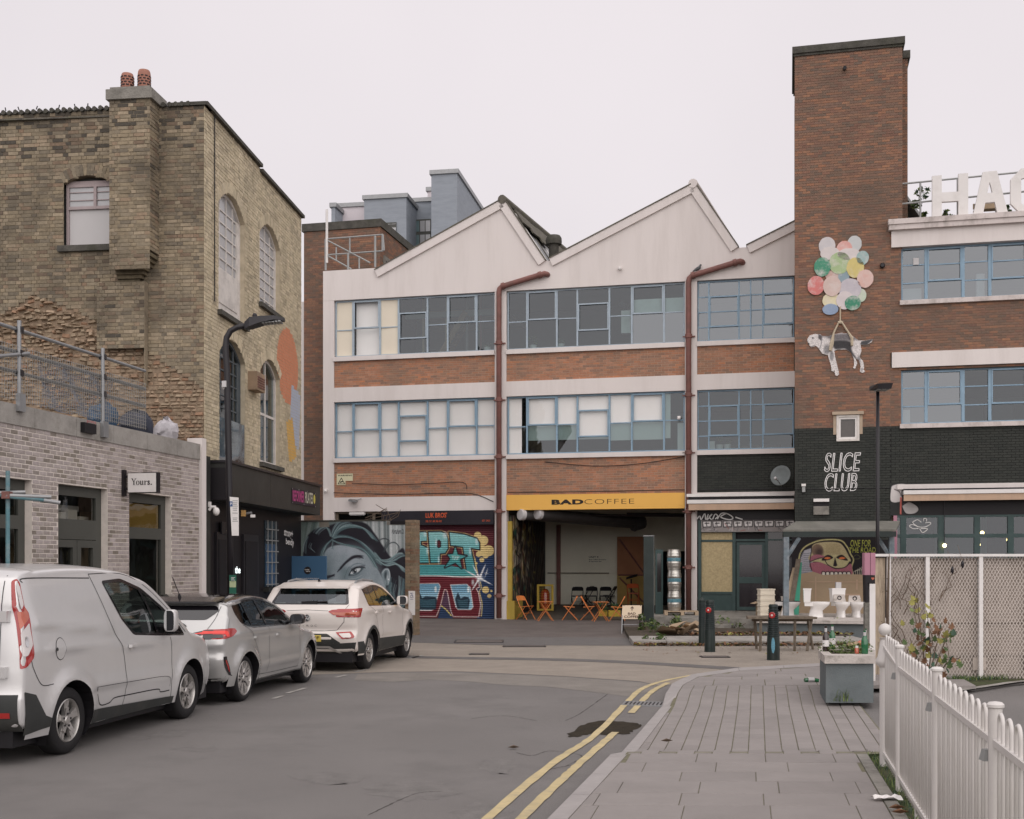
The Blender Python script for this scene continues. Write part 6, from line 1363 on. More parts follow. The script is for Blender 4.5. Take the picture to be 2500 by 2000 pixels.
dcv.mesh('painting',lambda fx,fy,o:TW.P(*TW.uz(*bx(225+535*fx,850+355*fy)),.034),M_PAINT,dg,clip=_ins)
M['rope']=mat('rope',S(186,172,150),rough=.9,var=.15,vs=20)
tp_=lambda x,y,o=.06:TW.P(*TW.uz(*bx(x,y)),o)
MB().tube([tp_(492,650),tp_(492,770)],.022,6).tube([tp_(480,775),tp_(440,860),tp_(425,940),tp_(412,1000)],[.025,.03,.06,.05],6).tube([tp_(505,775),tp_(560,860),tp_(585,900),tp_(585,960)],[.025,.03,.05,.04],6).build('rope',M['rope'],dg)
MB().ball(tp_(494,775),.06,8,6,(1.4,.6,.8)).build('knot',M['rope'],dg)
# SLICE CLUB: outline lettering
def outline_text(body,W,x0,x1,y0,y1,m,parent,shear=.2,w=.010,o=.015):
 cu=bpy.data.curves.new('writing','FONT');cu.body=body;cu.shear=shear;cu.fill_mode='NONE';cu.resolution_u=4;cu.space_character=1.06;cu.offset=.055
 ob=bpy.data.objects.new('writing',cu);COL.objects.link(ob);bpy.context.view_layer.update();dgx=bpy.context.evaluated_depsgraph_get();me=bpy.data.meshes.new_from_object(ob.evaluated_get(dgx))
 V=np.array([v.co[:2]for v in me.vertices]);E=[tuple(e.vertices)for e in me.edges];bpy.data.objects.remove(ob);bpy.data.curves.remove(cu);bpy.data.meshes.remove(me)
 lo,hi=V.min(0),V.max(0);V=(V-lo)/(hi-lo);ua,ub=W.u(x0),W.u(x1);za,zb=W.uz((x0+x1)/2,y1)[1],W.uz((x0+x1)/2,y0)[1];b=MB()
 for i,j in E:
  p,q=V3((ua+(ub-ua)*V[i][0],za+(zb-za)*V[i][1])),V3((ua+(ub-ua)*V[j][0],za+(zb-za)*V[j][1]));d=(q-p)
  if d.length<1e-5:continue
  d.normalize();n=V3((-d.y,d.x))*w;p,q=p-d*w*.6,q+d*w*.6
  b.poly([W.P(*(p-n),o),W.P(*(q-n),o),W.P(*(q+n),o),W.P(*(p+n),o)]);o+=1e-6
 b.build('outline_lettering',m,parent,recalc=False)
sl=thing('pizza_bar_lettering',tuple(TW.P(TW.u(2055),5,.02)),'white outline lettering SLICE CLUB on the black brick','sign')
M['bright_text']=mat('bright_text',(.82,.80,.79),rough=.5,var=0)
outline_text('SLICE',TW,2013,2101,1106,1151,M['bright_text'],sl);outline_text('CLUB',TW,2014,2092,1156,1199,M['bright_text'],sl)
for nm,x,y,w,h,d,lb in(('flue_vent',1962,1192,.09,.24,.12,'small white boiler flue on the black brick tower'),):
 t=thing(nm,tuple(TW.P(TW.u(x),4,.1)),lb,'vent');u,z=TW.uz(x,y);MB().box(tf,u-w/2,u+w/2,z-h/2,z+h*.2,.0,d).build('body',M['grey_metal'],t);MB().box(tf,u-w*.7,u+w*.7,z+h*.2,z+h/2,.0,d*1.3).build('cowl',M['white_paint'],t)
ev=thing('extract_vent',tuple(TW.P(TW.u(2005),3.5,.1)),'square extract vent with a white hood on the black brick tower','vent');(a,z0),(c,z1)=TW.uz(1986,1257),TW.uz(2024,1218)
MB().box(tf,a,c,z0,z1-.22,.005,.1).build('lower_plate',M['concrete_dirty'],ev);MB().box(tf,a,c,z1-.09,z1,.005,.16).build('hood',M['white_paint'],ev);MB().box(tf,a+.01,c-.01,z1-.22,z1-.09,.005,.05).build('opening',M['black_paint'],ev)
sd=thing('satellite_dish',tuple(MW.P(MW.u(1905),4.8,.3)),'grey satellite dish on the black brick panel beside the tower','dish');dc_=atd(1908,1163,36.6)
ax=V3((-.55,-.75,.25)).normalized();MB().lathe(dc_,[(.001,0),(.14,.012),(.25,.04),(.33,.085),(.325,.09),(.24,.05),(.13,.022),(.001,.01)],22,ax=ax,cap=False).build('reflector',mat('dish_grey',(.16,.18,.18),rough=.6,var=.2),sd,smooth=True)
MB().tube([dc_,dc_-ax*.1,MW.P(MW.u(1915),4.5,.02)],.025,6).tube([dc_+V3((0,0,-.3)),dc_+ax*.42+V3((0,0,-.2))],.015,6).build('arm',M['galv'],sd);MB().tube([dc_+ax*.42+V3((0,0,-.22)),dc_+ax*.5+V3((0,0,-.2))],.04,8).build('receiver',M['frosted'],sd)
# right wing
rw=thing('right_wing',(TW.P(12,0).x,TW.P(12,0).y,0),'two-storey brick wing right of the tower with white bands and a roof terrace','building')
w0,w1=TW.u(2174),14.5;z2a,z2b=TW.uz(2200,735)[1],TW.uz(2200,605)[1];z1a,z1b=TW.uz(2197,1036)[1],TW.uz(2197,904)[1]
wu=TW.u(2200);zb1,zb0=TW.uz(2178,862)[1],TW.uz(2178,899)[1]
wh2=lambda z:[(wu,99)]if(z2a-.12<z<z2b)or(z1a-.12<z<z1b)else[]
brickwork(rw,TW,TW.u(2174),w1,zblk,zb0,BM_TOWER,M['mortar_dark'],hole=wh2,singles=40,seed=81)
brickwork(rw,TW,TW.u(2174),w1,zb1,z2b,BM_TOWER,M['mortar_dark'],hole=wh2,singles=200,seed=82)
brickwork(rw,TW,TW.u(2176),w1,TW.uz(2180,1192)[1],zblk,BM_BLACK,M['mortar_black'],hole=wh2,singles=150,seed=83,wall_name='black_brick_wall')
MB().box(tf,w0+.02,w1,z2b,TW.uz(2180,566)[1],-.3,.1).box(tf,wu,w1,zb0+0,zb0+.004,-.3,.05).build('parapet_band',M['white_render'],rw)
MB().box(tf,TW.u(2177),w1,zb0,zb1,-.3,.09).build('floor_band',M['white_render'],rw)
zc1,zc0=TW.uz(2178,541)[1],TW.uz(2178,566)[1]
M['stained_white']=mat('stained_white',S(206,196,192),rough=.9,var=.05,vs=3,dirt=S(120,112,104),dscale=2.2,damt=.7,stretch=(1,1,.6))
MB().box(tf,w0-.06,w1,zc0,zc0+(zc1-zc0)*.5,-.5,.22).build('parapet_coping',M['stained_white'],rw);MB().box(tf,w0-.08,w1,zc0+(zc1-zc0)*.5,zc1,-.5,.26).build('parapet_coping',M['stained_white'],rw)
MB().box(tf,wu,w1,zc1-.06,zc1-.02,-6,-.5).build('terrace_roof',M['roof_felt'],rw)
for za in(z2a,z1a):MB().box(tf,wu-.04,w1,za-.13,za,-.3,.1).build('window_sill',M['stained_white'],rw)
wx=lambda xs:[TW.u(1900+.3072*x)for x in xs]
us=wx([975,1178,1473,1686]);us+=[us[-1]+(us[2]-us[1])*1.0,us[-1]+2.2,us[-1]+3.0];us=[u for u in us]
steel_window(rw,TW,us,z2a,z2b,[[.32,.66],[.33,.64],[.32,.66],[.33,.66],[.33,.66],[.5]],{1:(.03,.64),3:(.03,.66)},lambda i,j:GM,bar=.075)
steel_window(rw,TW,us,z1a,z1b,[[.33,.67],[.33,.65],[.33,.67],[.33,.66],[.33,.66],[.5]],{1:(.03,.65),3:(.03,.66)},lambda i,j:G_ if i in(2,3)else GM,bar=.075)
ri=lambda u0,u1,z0,z1,o0,o1,m,n:(lambda b:(b.box(tf,u0,u1,z0,z1,o0,o1),b.build(n,m,rw)))(MB())
ri(t1,w1,7.4,7.6,-6,-.31,M['interior_floor'],'floor_slab');ri(t1,w1,4.1,4.3,-6,-.31,M['interior_floor'],'floor_slab');ri(t1,w1,0,12,-6.2,-6,M['interior'],'back_wall');ri(t1-.02,t1,0,11.4,-6,-.31,M['interior'],'side_wall');ri(w1-.1,w1,0,11.9,-6,-.11,M['interior'],'side_wall');ri(t1,w1,11.0,11.1,-6,-.31,M['interior'],'ceiling')
ri(us[0]+.05,us[1]-.1,z2a,z2a+.42,-.5,-.35,M['blind'],'box');ri(us[2]+.4,us[3]-.1,z2a,z2a+.75,-.5,-.35,M['white_paint'],'cylinder_heater');ri(us[0]+.05,us[0]+.28,z1a,z1a+.45,-.5,-.3,M['blind'],'planter');ri(us[3]+.1,us[3]+.9,z1a,z1a+.8,-1.9,-1.6,M['interior_dark'],'monitor');ri(us[0]+.35,us[0]+.5,z2b-.5,z2b-.3,-.13,-.08,M['frosted'],'window_vent')
# roof terrace: rail, big letters, pots
tr=thing('terrace_rail',tuple(TW.P(11,zc1,-.5)),'grey tubular guard rail round the roof terrace behind the big white letters','railing');TR=TW.off(-.35);q=lambda x,y:TR.P(*TR.uz(x,y))
for(y0,y1)in((449,420),(498,468)):MB().tube([q(2203,y0),q(2640,y1-14)],.028,8).build('rail',M['grey_metal'],tr)
for x,y0,y1 in((2247,538,447),(2338,532,438),(2432,527,432)):MB().tube([q(x,y0+5),q(x,y1)],.03,8).build('post',M['grey_metal'],tr)
LT=TW.off(.05);s_=330/2156;lp=lambda x,y:LT.uz(2170+x*s_,380+y*s_)
LET={'H':[[(692,325),(845,312),(845,1023),(692,1032)],[(1110,290),(1267,278),(1267,995),(1110,1002)],[(845,590),(1110,572),(1110,722),(845,738)]],'A':[[(1500,262),(1725,240),(1910,940),(1742,955),(1690,738),(1540,750),(1495,975),(1338,985)]],'C':[[(1943,380),(2110,205),(2330,190),(2520,330),(2520,480),(2370,490),(2370,420),(2290,345),(2170,352),(2112,370),(2112,760),(2180,800),(2370,780),(2370,690),(2520,680),(2520,820),(2340,925),(2105,925),(1943,765)]]}
for L_,polys in LET.items():
 t=thing('roof_letter',tuple(LT.P(*lp(sum(p[0]for p in polys[0])/len(polys[0]),1000))),'giant white letter %s standing on the wing parapet'%L_,'letter','giant white letters on the wing roof')
 for P in polys:
  b=MB();pts=[LT.P(*lp(x,y))for x,y in P]
  if L_=='A':
   hole=[(1610,420),(1655,590),(1572,598)];H_=[LT.P(*lp(*p))for p in hole];tr_=tessellate_polygon([pts,H_]);allp=pts+H_;e=V3((*(-LT.n*.12),0));n_=len(allp)
   b.add(allp+[p+e for p in allp],[tuple(f)for f in tr_]+[tuple(i+n_ for i in f)for f in tr_]+[(i,(i+1)%len(pts),(i+1)%len(pts)+n_,i+n_)for i in range(len(pts))]+[(len(pts)+i,len(pts)+(i+1)%3,len(pts)+(i+1)%3+n_,len(pts)+i+n_)for i in range(3)])
  else:b.prism(pts,V3((*(-LT.n*.12),0)))
  b.build('letter_face',M['white_paint'],t)
for k,(x,y,h,m,lb)in enumerate(((2215,533,.75,'dark_green','leafy shrub in a dark pot at the tower end of the roof terrace'),(2262,530,.28,'concrete','low plant in a pale trough on the roof terrace'),(2305,528,.3,'terracotta','plant in a tilted terracotta pot behind the letter H'),(2325,530,.12,'dark_green','wide green tub behind the letter H'),(2455,520,.35,'black_plastic','plant in a black pot between the letters A and C'))):
 p=TW.off(-.9);u,z=p.uz(x,y);pot_plant(tuple(p.P(u,zc1,0)),h,lb,M[m],r=.26 if k!=1 else .3,seed=60+k,leaf=.07,n=220 if k==0 else 90,sc=(1,1,1.3))
bn=thing('terrace_bench',tuple(TW.P(TW.u(2400),zc1,-1.2)),'pale slatted wooden bench on the roof terrace behind the letter A','bench');BW2=TW.off(-1.2)
for y0,y1,d in((494,512,.05),(513,519,.3),(522,528,.05)):b=MB();(a,z0),(c,z1)=BW2.uz(2375,y1),BW2.uz(2452,y0);b.box(BW2.fr(),a,c,z0,z1,0,d);b.build('slat',M['pale_wood'],bn)
for x in(2378,2448):b=MB();u,z=BW2.uz(x,500);b.box(BW2.fr(),u,u+.06,zc1,z,.05,.1);b.build('leg',M['galv'],bn)
# ------------------------------------------------------------------ shop between drainpipe and tower
sh=thing('corner_shopfront',(MW.P(4.8,0).x,MW.P(4.8,0).y,0),'disused green-framed shopfront boarded with chipboard left of the tower','shopfront')
m_=lambda x0,y0,x1,y1,o0,o1,m,n,par=None:(lambda b,p,q:(b.box(fr,p[0],q[0],p[1],q[1],o0,o1),b.build(n,m,par or sh))[1])(MB(),MW.uz(x0,y1),MW.uz(x1,y0))
su1=6.40
def mrow(u0,u1,z0,z1,o0,o1,m,n):b=MB();b.box(fr,u0,u1,z0,z1,o0,o1);return b.build(n,m,sh)
zz=lambda y:MW.uz(1800,y)[1]
aw=thing('folded_awning',tuple(MW.P(4.8,3.6,.3)),'folded awning with white cassette and tan valance above the boarded shopfront','awning')
for u0,u1,y0,y1,o0,o1,m,n in((3.05,su1,1213,1206,.02,.3,'white_paint','cassette_top'),(3.1,su1,1225,1214,.05,.24,'black_paint','cassette_gap'),(3.07,su1,1230,1221,.06,.42,'white_paint','front_bar'),(3.12,su1,1246,1231,.36,.40,'awning','valance')):
 MB().box(fr,u0,u1,zz(y0),zz(y1),o0,o1).build(n,M[m],aw)
fb=mrow(3.37,su1,zz(1270),zz(1247),-.1,.06,M['black_paint'],'fascia_board')
gp=lambda x,y,o=.07:MW.P(*MW.uz(1660+x*.2319,1200+y*.2319),o)
b=MB()
for pts in([(178,295),(210,260),(225,298),(262,235),(272,298)],[(300,240),(285,300),(340,240),(310,270),(335,298)],[(345,296),(372,240),(400,262),(372,292)],[(395,292),(440,232),(510,240),(560,280),(520,298),(430,270),(490,232)],[(585,272),(660,296)]):
 pts=Canvas.smooth(pts,False,5);
 for(p,q_)in zip(pts[:-1],pts[1:]):
  d=V3((q_[0]-p[0],q_[1]-p[1]));
  if d.length<.01:continue
  n=V3((-d.y,d.x)).normalized()*6;b.poly([gp(p[0]-n.x,p[1]-n.y),gp(q_[0]-n.x,q_[1]-n.y),gp(q_[0]+n.x,q_[1]+n.y),gp(p[0]+n.x,p[1]+n.y)])
b.build('spray_tag',mat('spray_white',(.55,.54,.53),rough=.7,var=.1),fb,recalc=False)
gc=Canvas((200,310,1200,425),200,26,(140,134,132));Rg=random.Random(5)
for k in range(9):x=215+k*112;gc.fill([(x,318),(x+96,316),(x+92,374),(x+6,378)],(206,202,200));gc.stroke([(x,318),(x+96,316),(x+92,374),(x+6,378),(x,318)],9,(40,36,38),smooth=False);gc.stroke([(x+26,340),(x+70,338)],9,(40,36,38));gc.stroke([(x+40,330),(x+46,366)],8,(40,36,38))
for k in range(30):x=Rg.uniform(200,1200);gc.stroke([(x,Rg.uniform(380,420)),(x+Rg.uniform(-60,60),Rg.uniform(330,420))],7,Rg.choice([(150,70,60),(90,88,90),(200,196,194),(60,56,58)]),a=.6)
bxs=mrow(3.5,su1,zz(1299),zz(1270.5),-.2,.1,M['grey_metal'],'shutter_box')
gc.mesh('shutter_box_graffiti',lambda fx,fy,o:MW.P(3.5+(su1-3.5)*fx,zz(1270.5)+(zz(1298.5)-zz(1270.5))*fy,.104),M_PAINT,sh,relief=None)
mrow(3.40,3.5,.33,zz(1270),-.12,.05,M['green_frame'],'door_post')
for a,c,n,m in((1300,1318,'osb_panel','osb'),(1323,1445,'osb_panel','osb'),(1449,1492,'lower_panel','green_frame')):m_(1707,a,1788,c,-.06,-.03,M[m],n)
for a in(1318,1445):m_(1705,a,1790,a+5,-.08,.0,M['green_frame'],'transom')
for a,c in((1788,1796),(1868,1875)):m_(a,1299,c,1492,-.08,.02,M['green_frame'],'door_jamb')
m_(1796,1316,1868,1322,-.08,.01,M['green_frame'],'door_head')
dr_=m_(1798,1324,1805,1490,-.06,-.01,M['green_frame'],'door');
for q_ in((1860,1324,1867,1490),(1805,1324,1860,1330),(1805,1409,1860,1424),(1805,1482,1860,1490)):m_(*q_,-.06,-.01,M['green_frame'],'door_rail',dr_)
m_(1805,1330,1860,1482,-.05,-.04,mat('door_glass',(.018,.014,.018),rough=.08,var=.2,spec=.6),'door_pane',dr_);m_(1875,1299,1935,1470,-.1,-.06,MATS['door_glass'],'side_pane');m_(1875,1316,1936,1320,-.06,.0,M['green_frame'],'transom')
mrow(3.37,su1,0,.36,-.2,.05,M['concrete_dirty'],'plinth');mrow(3.36,su1,2.5,4.1,-.5,-.25,M['black_paint'],'shop_backing');mrow(3.36,su1,.3,2.5,-1.5,-1.4,M['black_paint'],'shop_backing')
# steps and the low platform in front of the tower
st=thing('concrete_steps',tuple(G(1760,1535)),'worn concrete step in front of the boarded shopfront','steps');zf=.33
f0=G(1700,1536);MB().box(fr,3.2,6.6,-.02,zf,.05,4.9).build('upper_step',M['concrete_dirty'],st)
MB().box(fr,3.0,4.7,-.02,.18,4.9,5.5).build('lower_step',M['concrete_dirty'],st)
pf=thing('toilet_platform',tuple(TW.P(8,0,3)),'low grey-blue platform with a pale slab top in front of the skull mural','platform');pz=.42
MB().box(tf,5.45,8.75,-.02,pz-.08,.05,5.0).build('wall',M['blue_grey_paint'],pf);MB().box(tf,5.4,8.75,pz-.08,pz,.02,5.12).build('top_slab',M['stone_rim'],pf)
kb=thing('front_kerb',tuple(G(1800,1570)),'long low concrete kerb with weeds along the front of the steps','kerb')
k0,k1=G(1545,1577),G(2130,1577)
for i in range(7):p,q_=k0.lerp(k1,i/7),k0.lerp(k1,(i+1)/7-.002);MB().hexa([p,q_,q_+V3((.1,1.9,0)),p+V3((.1,1.9,0))]+[V3((v.x,v.y,.11))for v in(p,q_,q_+V3((.1,1.9,0)),p+V3((.1,1.9,0)))]).build('kerb_block',M['concrete'],kb)
MB().hexa([V3((v.x,v.y,z))for z in(-.02,.1)for v in(k0+V3((.1,1.9,0)),k1+V3((.1,1.9,0)),k1+V3((.4,4.8,0)),k0+V3((.4,6.5,0)))]).build('soil_bed',M['soil'],kb)
def scatter(name,fn,n,size,m,seed,flat=.5,parent=None):
 R=random.Random(seed);b=MB()
 for i in range(n):
  p=V3(fn(R));a=R.uniform(0,6.28);s=size*R.uniform(.5,1.3);t=V3((R.gauss(0,flat),R.gauss(0,flat),1)).normalized();e=t.orthogonal().normalized();e=Matrix.Rotation(a,3,t)@e;f=t.cross(e);b.cur=R.randrange(len(m))
  b.add([p-e*s,p-f*s*.5+t*s*.15,p+e*s,p+f*s*.5+t*s*.1],[(0,1,2),(0,2,3)])
 return tag(b.build(name,m,parent,recalc=False),kind='stuff')
LB=[M['leaf_brown'],M['leaf_brown'],M['twig'],M['leaf_yellow']]
scatter('fallen_leaves',lambda R:k0.lerp(k1,R.random())+V3((0,-R.random()**2*.22,.02+R.random()*.05)),700,.055,LB,1);scatter('fallen_leaves',lambda R:k0.lerp(k1,R.uniform(.25,1))+V3((.2,2.0+R.random()*.6,.12+R.random()*.06)),500,.06,LB,2)
scatter('fallen_leaves',lambda R:(lambda p:(p.x,p.y,.03))(G(R.uniform(1560,2120),R.uniform(1580,1600)+R.expovariate(.15)*.3)),60,.04,LB,3,.2)
def weed(px,py,r,h,lb,seed,z=0.0,m=None,n=160):
 p=G(px,py,z);t=thing('weed',tuple(p),lb,'plant','weeds around the workshop forecourt');foliage('leaves',(p.x,p.y,z+h*.5),r,n,m or[M['leaf'],M['leaf'],M['leaf_light']],t,leaf=.055,seed=seed,sc=(1,.7,h/r*.5))
 b=MB()
 for k in range(4):a=k*1.6;b.tube([p,p+V3((math.cos(a)*r*.5,math.sin(a)*r*.4,h*.7))],.008,4)
 b.build('stem',M['twig'],t);return t
for k,a in enumerate(((1203,1508,.28,.42,'green weed at the foot of the graffiti shutter'),(1232,1508,.26,.5,'green weed at the foot of the rusty pipe by the yellow wall'),(1576,1548,.2,.5,'tall weed left of the dark green post'),(1600,1553,.5,.5,'broad weed clump right of the dark green post'),(1585,1571,.35,.2,'low weed in front of the kerb below the green post'),(1648,1540,.35,.35,'weed behind the crumpled cardboard'),(1790,1540,.7,.3,'long weed patch behind the two left bollards'),(1860,1542,.5,.3,'weed patch under the trestle table'),(2052,1549,.3,.25,'weed against the grey-blue platform'),(1980,1550,.25,.2,'small weed below the middle toilet'))):weed(*a,seed=90+k)
# porch over the skull mural
po=thing('timber_porch',tuple(TW.P(8.1,0,2)),'lean-to porch with a flat felt roof on pale blue posts over the skull mural','porch')
def pp(x,y,d):return atd(x,y,d)
dF,dB=31.9,33.6
q4=[pp(1912,1300,dF),pp(2188,1300,dF-.3),pp(2197,1270,dB),pp(1943,1275,dB)]
q4=[V3((p.x,p.y,z))for p,z in zip(q4,(2.78,2.78,3.08,3.07))]
MB().hexa([p-V3((0,0,.05))for p in q4]+q4).build('roof',M['roof_felt'],po)
b=MB();a,c=q4[0],q4[1];b.hexa([V3((v.x,v.y+dy,z))for z in(2.58,2.725)for v,dy in((a,-.02),(c,-.02),(c,.08),(a,.08))]);b.build('beam',M['dark_green'],po)
MB().hexa([V3((v.x,v.y+dy,z))for z in(2.62,2.725)for v,dy in((a,.08),(a+V3((.1,0,0)),.08),(q4[3]+V3((.1,0,0)),0),(q4[3],0))]).build('side_beam',M['dark_green'],po)
M['post_blue']=mat('post_blue',(.15,.185,.21),rough=.8,var=.35,vs=6,dirt=(.34,.34,.35),dscale=4,damt=.6)
for x,lo in((1919,1508),(2176,1508)):
 xw=pp(x,1400,dF).x;MB().box(wfr((xw,dF,0)),-.07,.07,-.06,.06,pz if x<2000 else 0,2.58).build('post',M['post_blue'],po)
 s=1 if x<2000 else-1;MB().tube([V3((xw,dF,2.0)),V3((xw+s*.36,dF,2.56))],.055,4).build('brace',M['post_blue'],po)
 # skull-burger mural (on the tower base) and cardboard
sk=Canvas((1180,490,2080,900),200,92,(22,16,20));cu=(168,160,112)
sk.stroke([(1250,900),(1255,700),(1300,600),(1400,540),(1520,510),(1690,515),(1760,580),(1800,660),(1830,720),(1810,800),(1830,900)],15,cu);sk.fill([(1265,900),(1262,720),(1310,620),(1400,590),(1410,900)],(160,158,164),smooth=False,soft=5)
for k in range(12):sk.stroke([(1268,640+k*22),(1330,655+k*20),(1400,640+k*22)],6,(98,98,106))
sk.fill([(1385,640),(1400,560),(1500,530),(1660,532),(1730,580),(1790,690),(1760,750),(1380,730)],(168,154,118),smooth=True);sk.ell(1450,620,62,66,(112,92,76),soft=.12);sk.ell(1470,640,40,48,(70,54,50),soft=.5)
for k in range(7):sk.stroke([(1540,560+14*k),(1620,556+15*k),(1690,570+14*k)],5,(142,126,92))
sk.fill([(1370,740),(1390,680),(1470,665),(1560,700),(1480,720)],(150,92,104),smooth=True)
sk.fill([(1370,740),(1500,700),(1640,670),(1770,700),(1790,740),(1730,800),(1640,810),(1540,770),(1450,740)],(178,168,126),smooth=True)
sk.fill([(1370,760),(1470,745),(1560,780),(1640,815),(1740,800),(1800,760),(1815,820),(1790,880),(1480,880),(1390,830)],(156,94,106),smooth=True)
for x,s in((1555,1),(1710,-1)):sk.fill([(x-62,710+14*s),(x,668),(x+62,710-14*s),(x+10,722)],(30,22,26),smooth=True);sk.fill([(x-34,705),(x,690),(x+36,702),(x,714)],(214,116,66),smooth=True)
sk.fill([(1636,690),(1660,780),(1640,790),(1616,785)],(30,22,26));sk.stroke([(1370,740),(1500,700),(1560,770),(1640,808),(1740,798),(1790,740)],8,(26,20,24));sk.stroke([(1390,830),(1370,740),(1385,640),(1400,560),(1500,530),(1660,532),(1730,580),(1790,690)],8,(26,20,24))
for k in range(7):x=1515+k*44;sk.ell(x,872,20,26,(206,200,186),soft=.2);sk.stroke([(x-20,890),(x-16,848),(x+16,848),(x+20,890)],7,(26,20,24))
for k in range(5):sk.stroke([(1840+k*16,900),(1830+k*22,850-14*k),(1870+k*14,830)],6,(186,178,160))
sk.text('ONE FOR',1798,512,2008,582,(176,180,74),shear=.12);sk.text('THE ROAD',1785,590,2062,646,(176,180,74),shear=.1);sk.stroke([(1820,700),(1860,668),(1900,690),(1880,710),(1830,712)],5,(90,92,56));sk.noise(.05,2)
sw0,sw1=TW.u(1660+.2319*1180),TW.u(1660+.2319*2080);sz1,sz0=TW.uz(2030,1200+.2319*490)[1],TW.uz(2030,1200+.2319*900)[1]
skm=thing('skull_mural',tuple(TW.P(8,1.5,.02)),'painted skull with burger-bun lips reading ONE FOR THE ROAD on black wall','mural');MB().box(tf,sw0,sw1,sz0-1.2,sz1+.1,.004,.02).build('board',M['black_paint'],skm)
sk.mesh('painting',lambda fx,fy,o:TW.P(sw0+(sw1-sw0)*fx,sz1+(sz0-sz1)*fy,.024),M_PAINT,skm)
cd=thing('cardboard_sheet',tuple(TW.P(8.1,pz,.3)),'big torn cardboard sheet standing behind the toilets','cardboard');CW=TW.off(.45);cbp=[(1946,1499),(1946,1440),(1950,1402),(1985,1396),(2010,1404),(2060,1402),(2106,1403),(2108,1499)]
MB().prism([CW.P(*CW.uz(x,y))for x,y in cbp],V3((*(-CW.n*.01),0))).build('sheet',M['cardboard'],cd)
for x0,y0,x1,y1 in((1990,1408,1993,1495),(2040,1405,2042,1495),(1950,1420,2105,1421.5),(2060,1450,2100,1454),(2090,1415,2094,1440)):b=MB();(a,z0),(c,z1)=CW.uz(x0,y1),CW.uz(x1,y0);b.box(CW.fr(),a,c,z0,z1,.004,.008);b.build('crease',M['awning'],cd)
MB().prism([CW.P(*CW.uz(x,y),.1)for x,y in((1925,1440),(1950,1424),(1972,1414),(1966,1424),(1952,1434),(1944,1446))],V3((*(CW.n*.08),0))).build('torn_flap',M['cardboard'],cd)
# shop under the wing
ws=thing('bar_shopfront',tuple(TW.P(12,0)),'green-framed bar windows lit by warm bulbs under a white-and-tan awning','shopfront');bw0=TW.u(2190)
t_=lambda x0,y0,x1,y1,o0,o1,m,n,par=None:(lambda b,p,q:(b.box(tf,p[0],q[0],p[1],q[1],o0,o1),b.build(n,m,par or ws))[1])(MB(),TW.uz(x0,y1),TW.uz(x1,y0))
zt=lambda y:TW.uz(2300,y)[1]
def trow(u0,u1,z0,z1,o0,o1,m,n,par=None):b=MB();b.box(tf,u0,u1,z0,z1,o0,o1);return b.build(n,m,par or ws)
trow(bw0,w1,zt(1194),zt(1182),-.1,.1,M['white_render'],'white_beam');trow(TW.u(2196),w1,zt(1258),zt(1222),-.3,.02,M['black_paint'],'fascia_board');trow(bw0-.1,bw0,0,zt(1258),-.3,.04,M['pink_paint'],'pink_post')
aw2=thing('folded_awning',tuple(TW.P(12,3.6,.3)),'long folded awning with tan valance over the bar windows of the wing','awning')
for y0,y1,o0,o1,m,n in((1198,1194,.1,.3,'black_paint','cassette_gap'),(1208,1198.5,.1,.45,'white_paint','front_bar'),(1224,1208.5,.38,.42,'awning','valance')):trow(TW.u(2203),w1,zt(y0),zt(y1),o0,o1,M[m],n,aw2)
gf=Canvas((980,650,1250,930),70,72,(42,42,42));gf.fill([(990,700),(1010,665),(1100,655),(1170,690),(1085,710),(1080,800),(990,805)],(206,200,198),smooth=True);gf.stroke([(1020,700),(1060,720),(1080,760)],10,(120,112,112));gf.fill([(1068,770),(1085,770),(1080,920),(1066,920)],(190,100,90));gf.fill([(1090,840),(1150,810),(1220,850),(1230,890),(1190,918),(1120,915)],(176,172,170),smooth=True);gf.stroke([(1090,840),(1150,810),(1220,850),(1230,890),(1190,918),(1120,915),(1085,860)],9,(24,22,24))
gfu0,gfu1=TW.u(1900+980*.2783),TW.u(1900+1250*.2783);gz1,gz0=TW.uz(2200,1000+650*.2783)[1],TW.uz(2200,1000+930*.2783)[1]
gf.mesh('graffiti_patch',lambda fx,fy,o:TW.P(gfu0+(gfu1-gfu0)*fx,gz1+(gz0-gz1)*fy,.03),M_PAINT,ws)
xs=[2202,2292,2300,2380,2388,2462,2470,2545,2553,2640]
for y0,y1 in((1258,1263),(1304,1313)):trow(bw0,w1,zt(y1),zt(y0),-.1,.03,M['green_frame'],'transom')
for x in(2198,2290,2378,2460,2545):u=TW.u(x);trow(u,u+.16,0,zt(1262),-.1,.035,M['green_frame'],'mullion')
trow(bw0,w1,.0,.9,-.1,.03,M['green_frame'],'stall_riser');MB().poly([TW.P(bw0,.9,-.04),TW.P(w1,.9,-.04),TW.P(w1,zt(1258),-.04),TW.P(bw0,zt(1258),-.04)]).build('pane',M['glass'],ws,recalc=False)
trow(bw0,w1,0,4,-5.1,-5,mat('maroon_wall',(.10,.03,.035),rough=.8,var=.3),'bar_back_wall');trow(bw0,w1,0,.1,-5,-.1,M['interior_floor'],'bar_floor');trow(bw0,w1,3.9,4,-5,-.1,M['interior_dark'],'bar_ceiling');trow(bw0+1.6,bw0+3.2,2.2,3.4,-4.98,-4.9,M['interior'],'bar_picture');trow(bw0+.3,bw0+5,.1,1.15,-3.4,-2.8,M['old_wood'],'bar_counter')
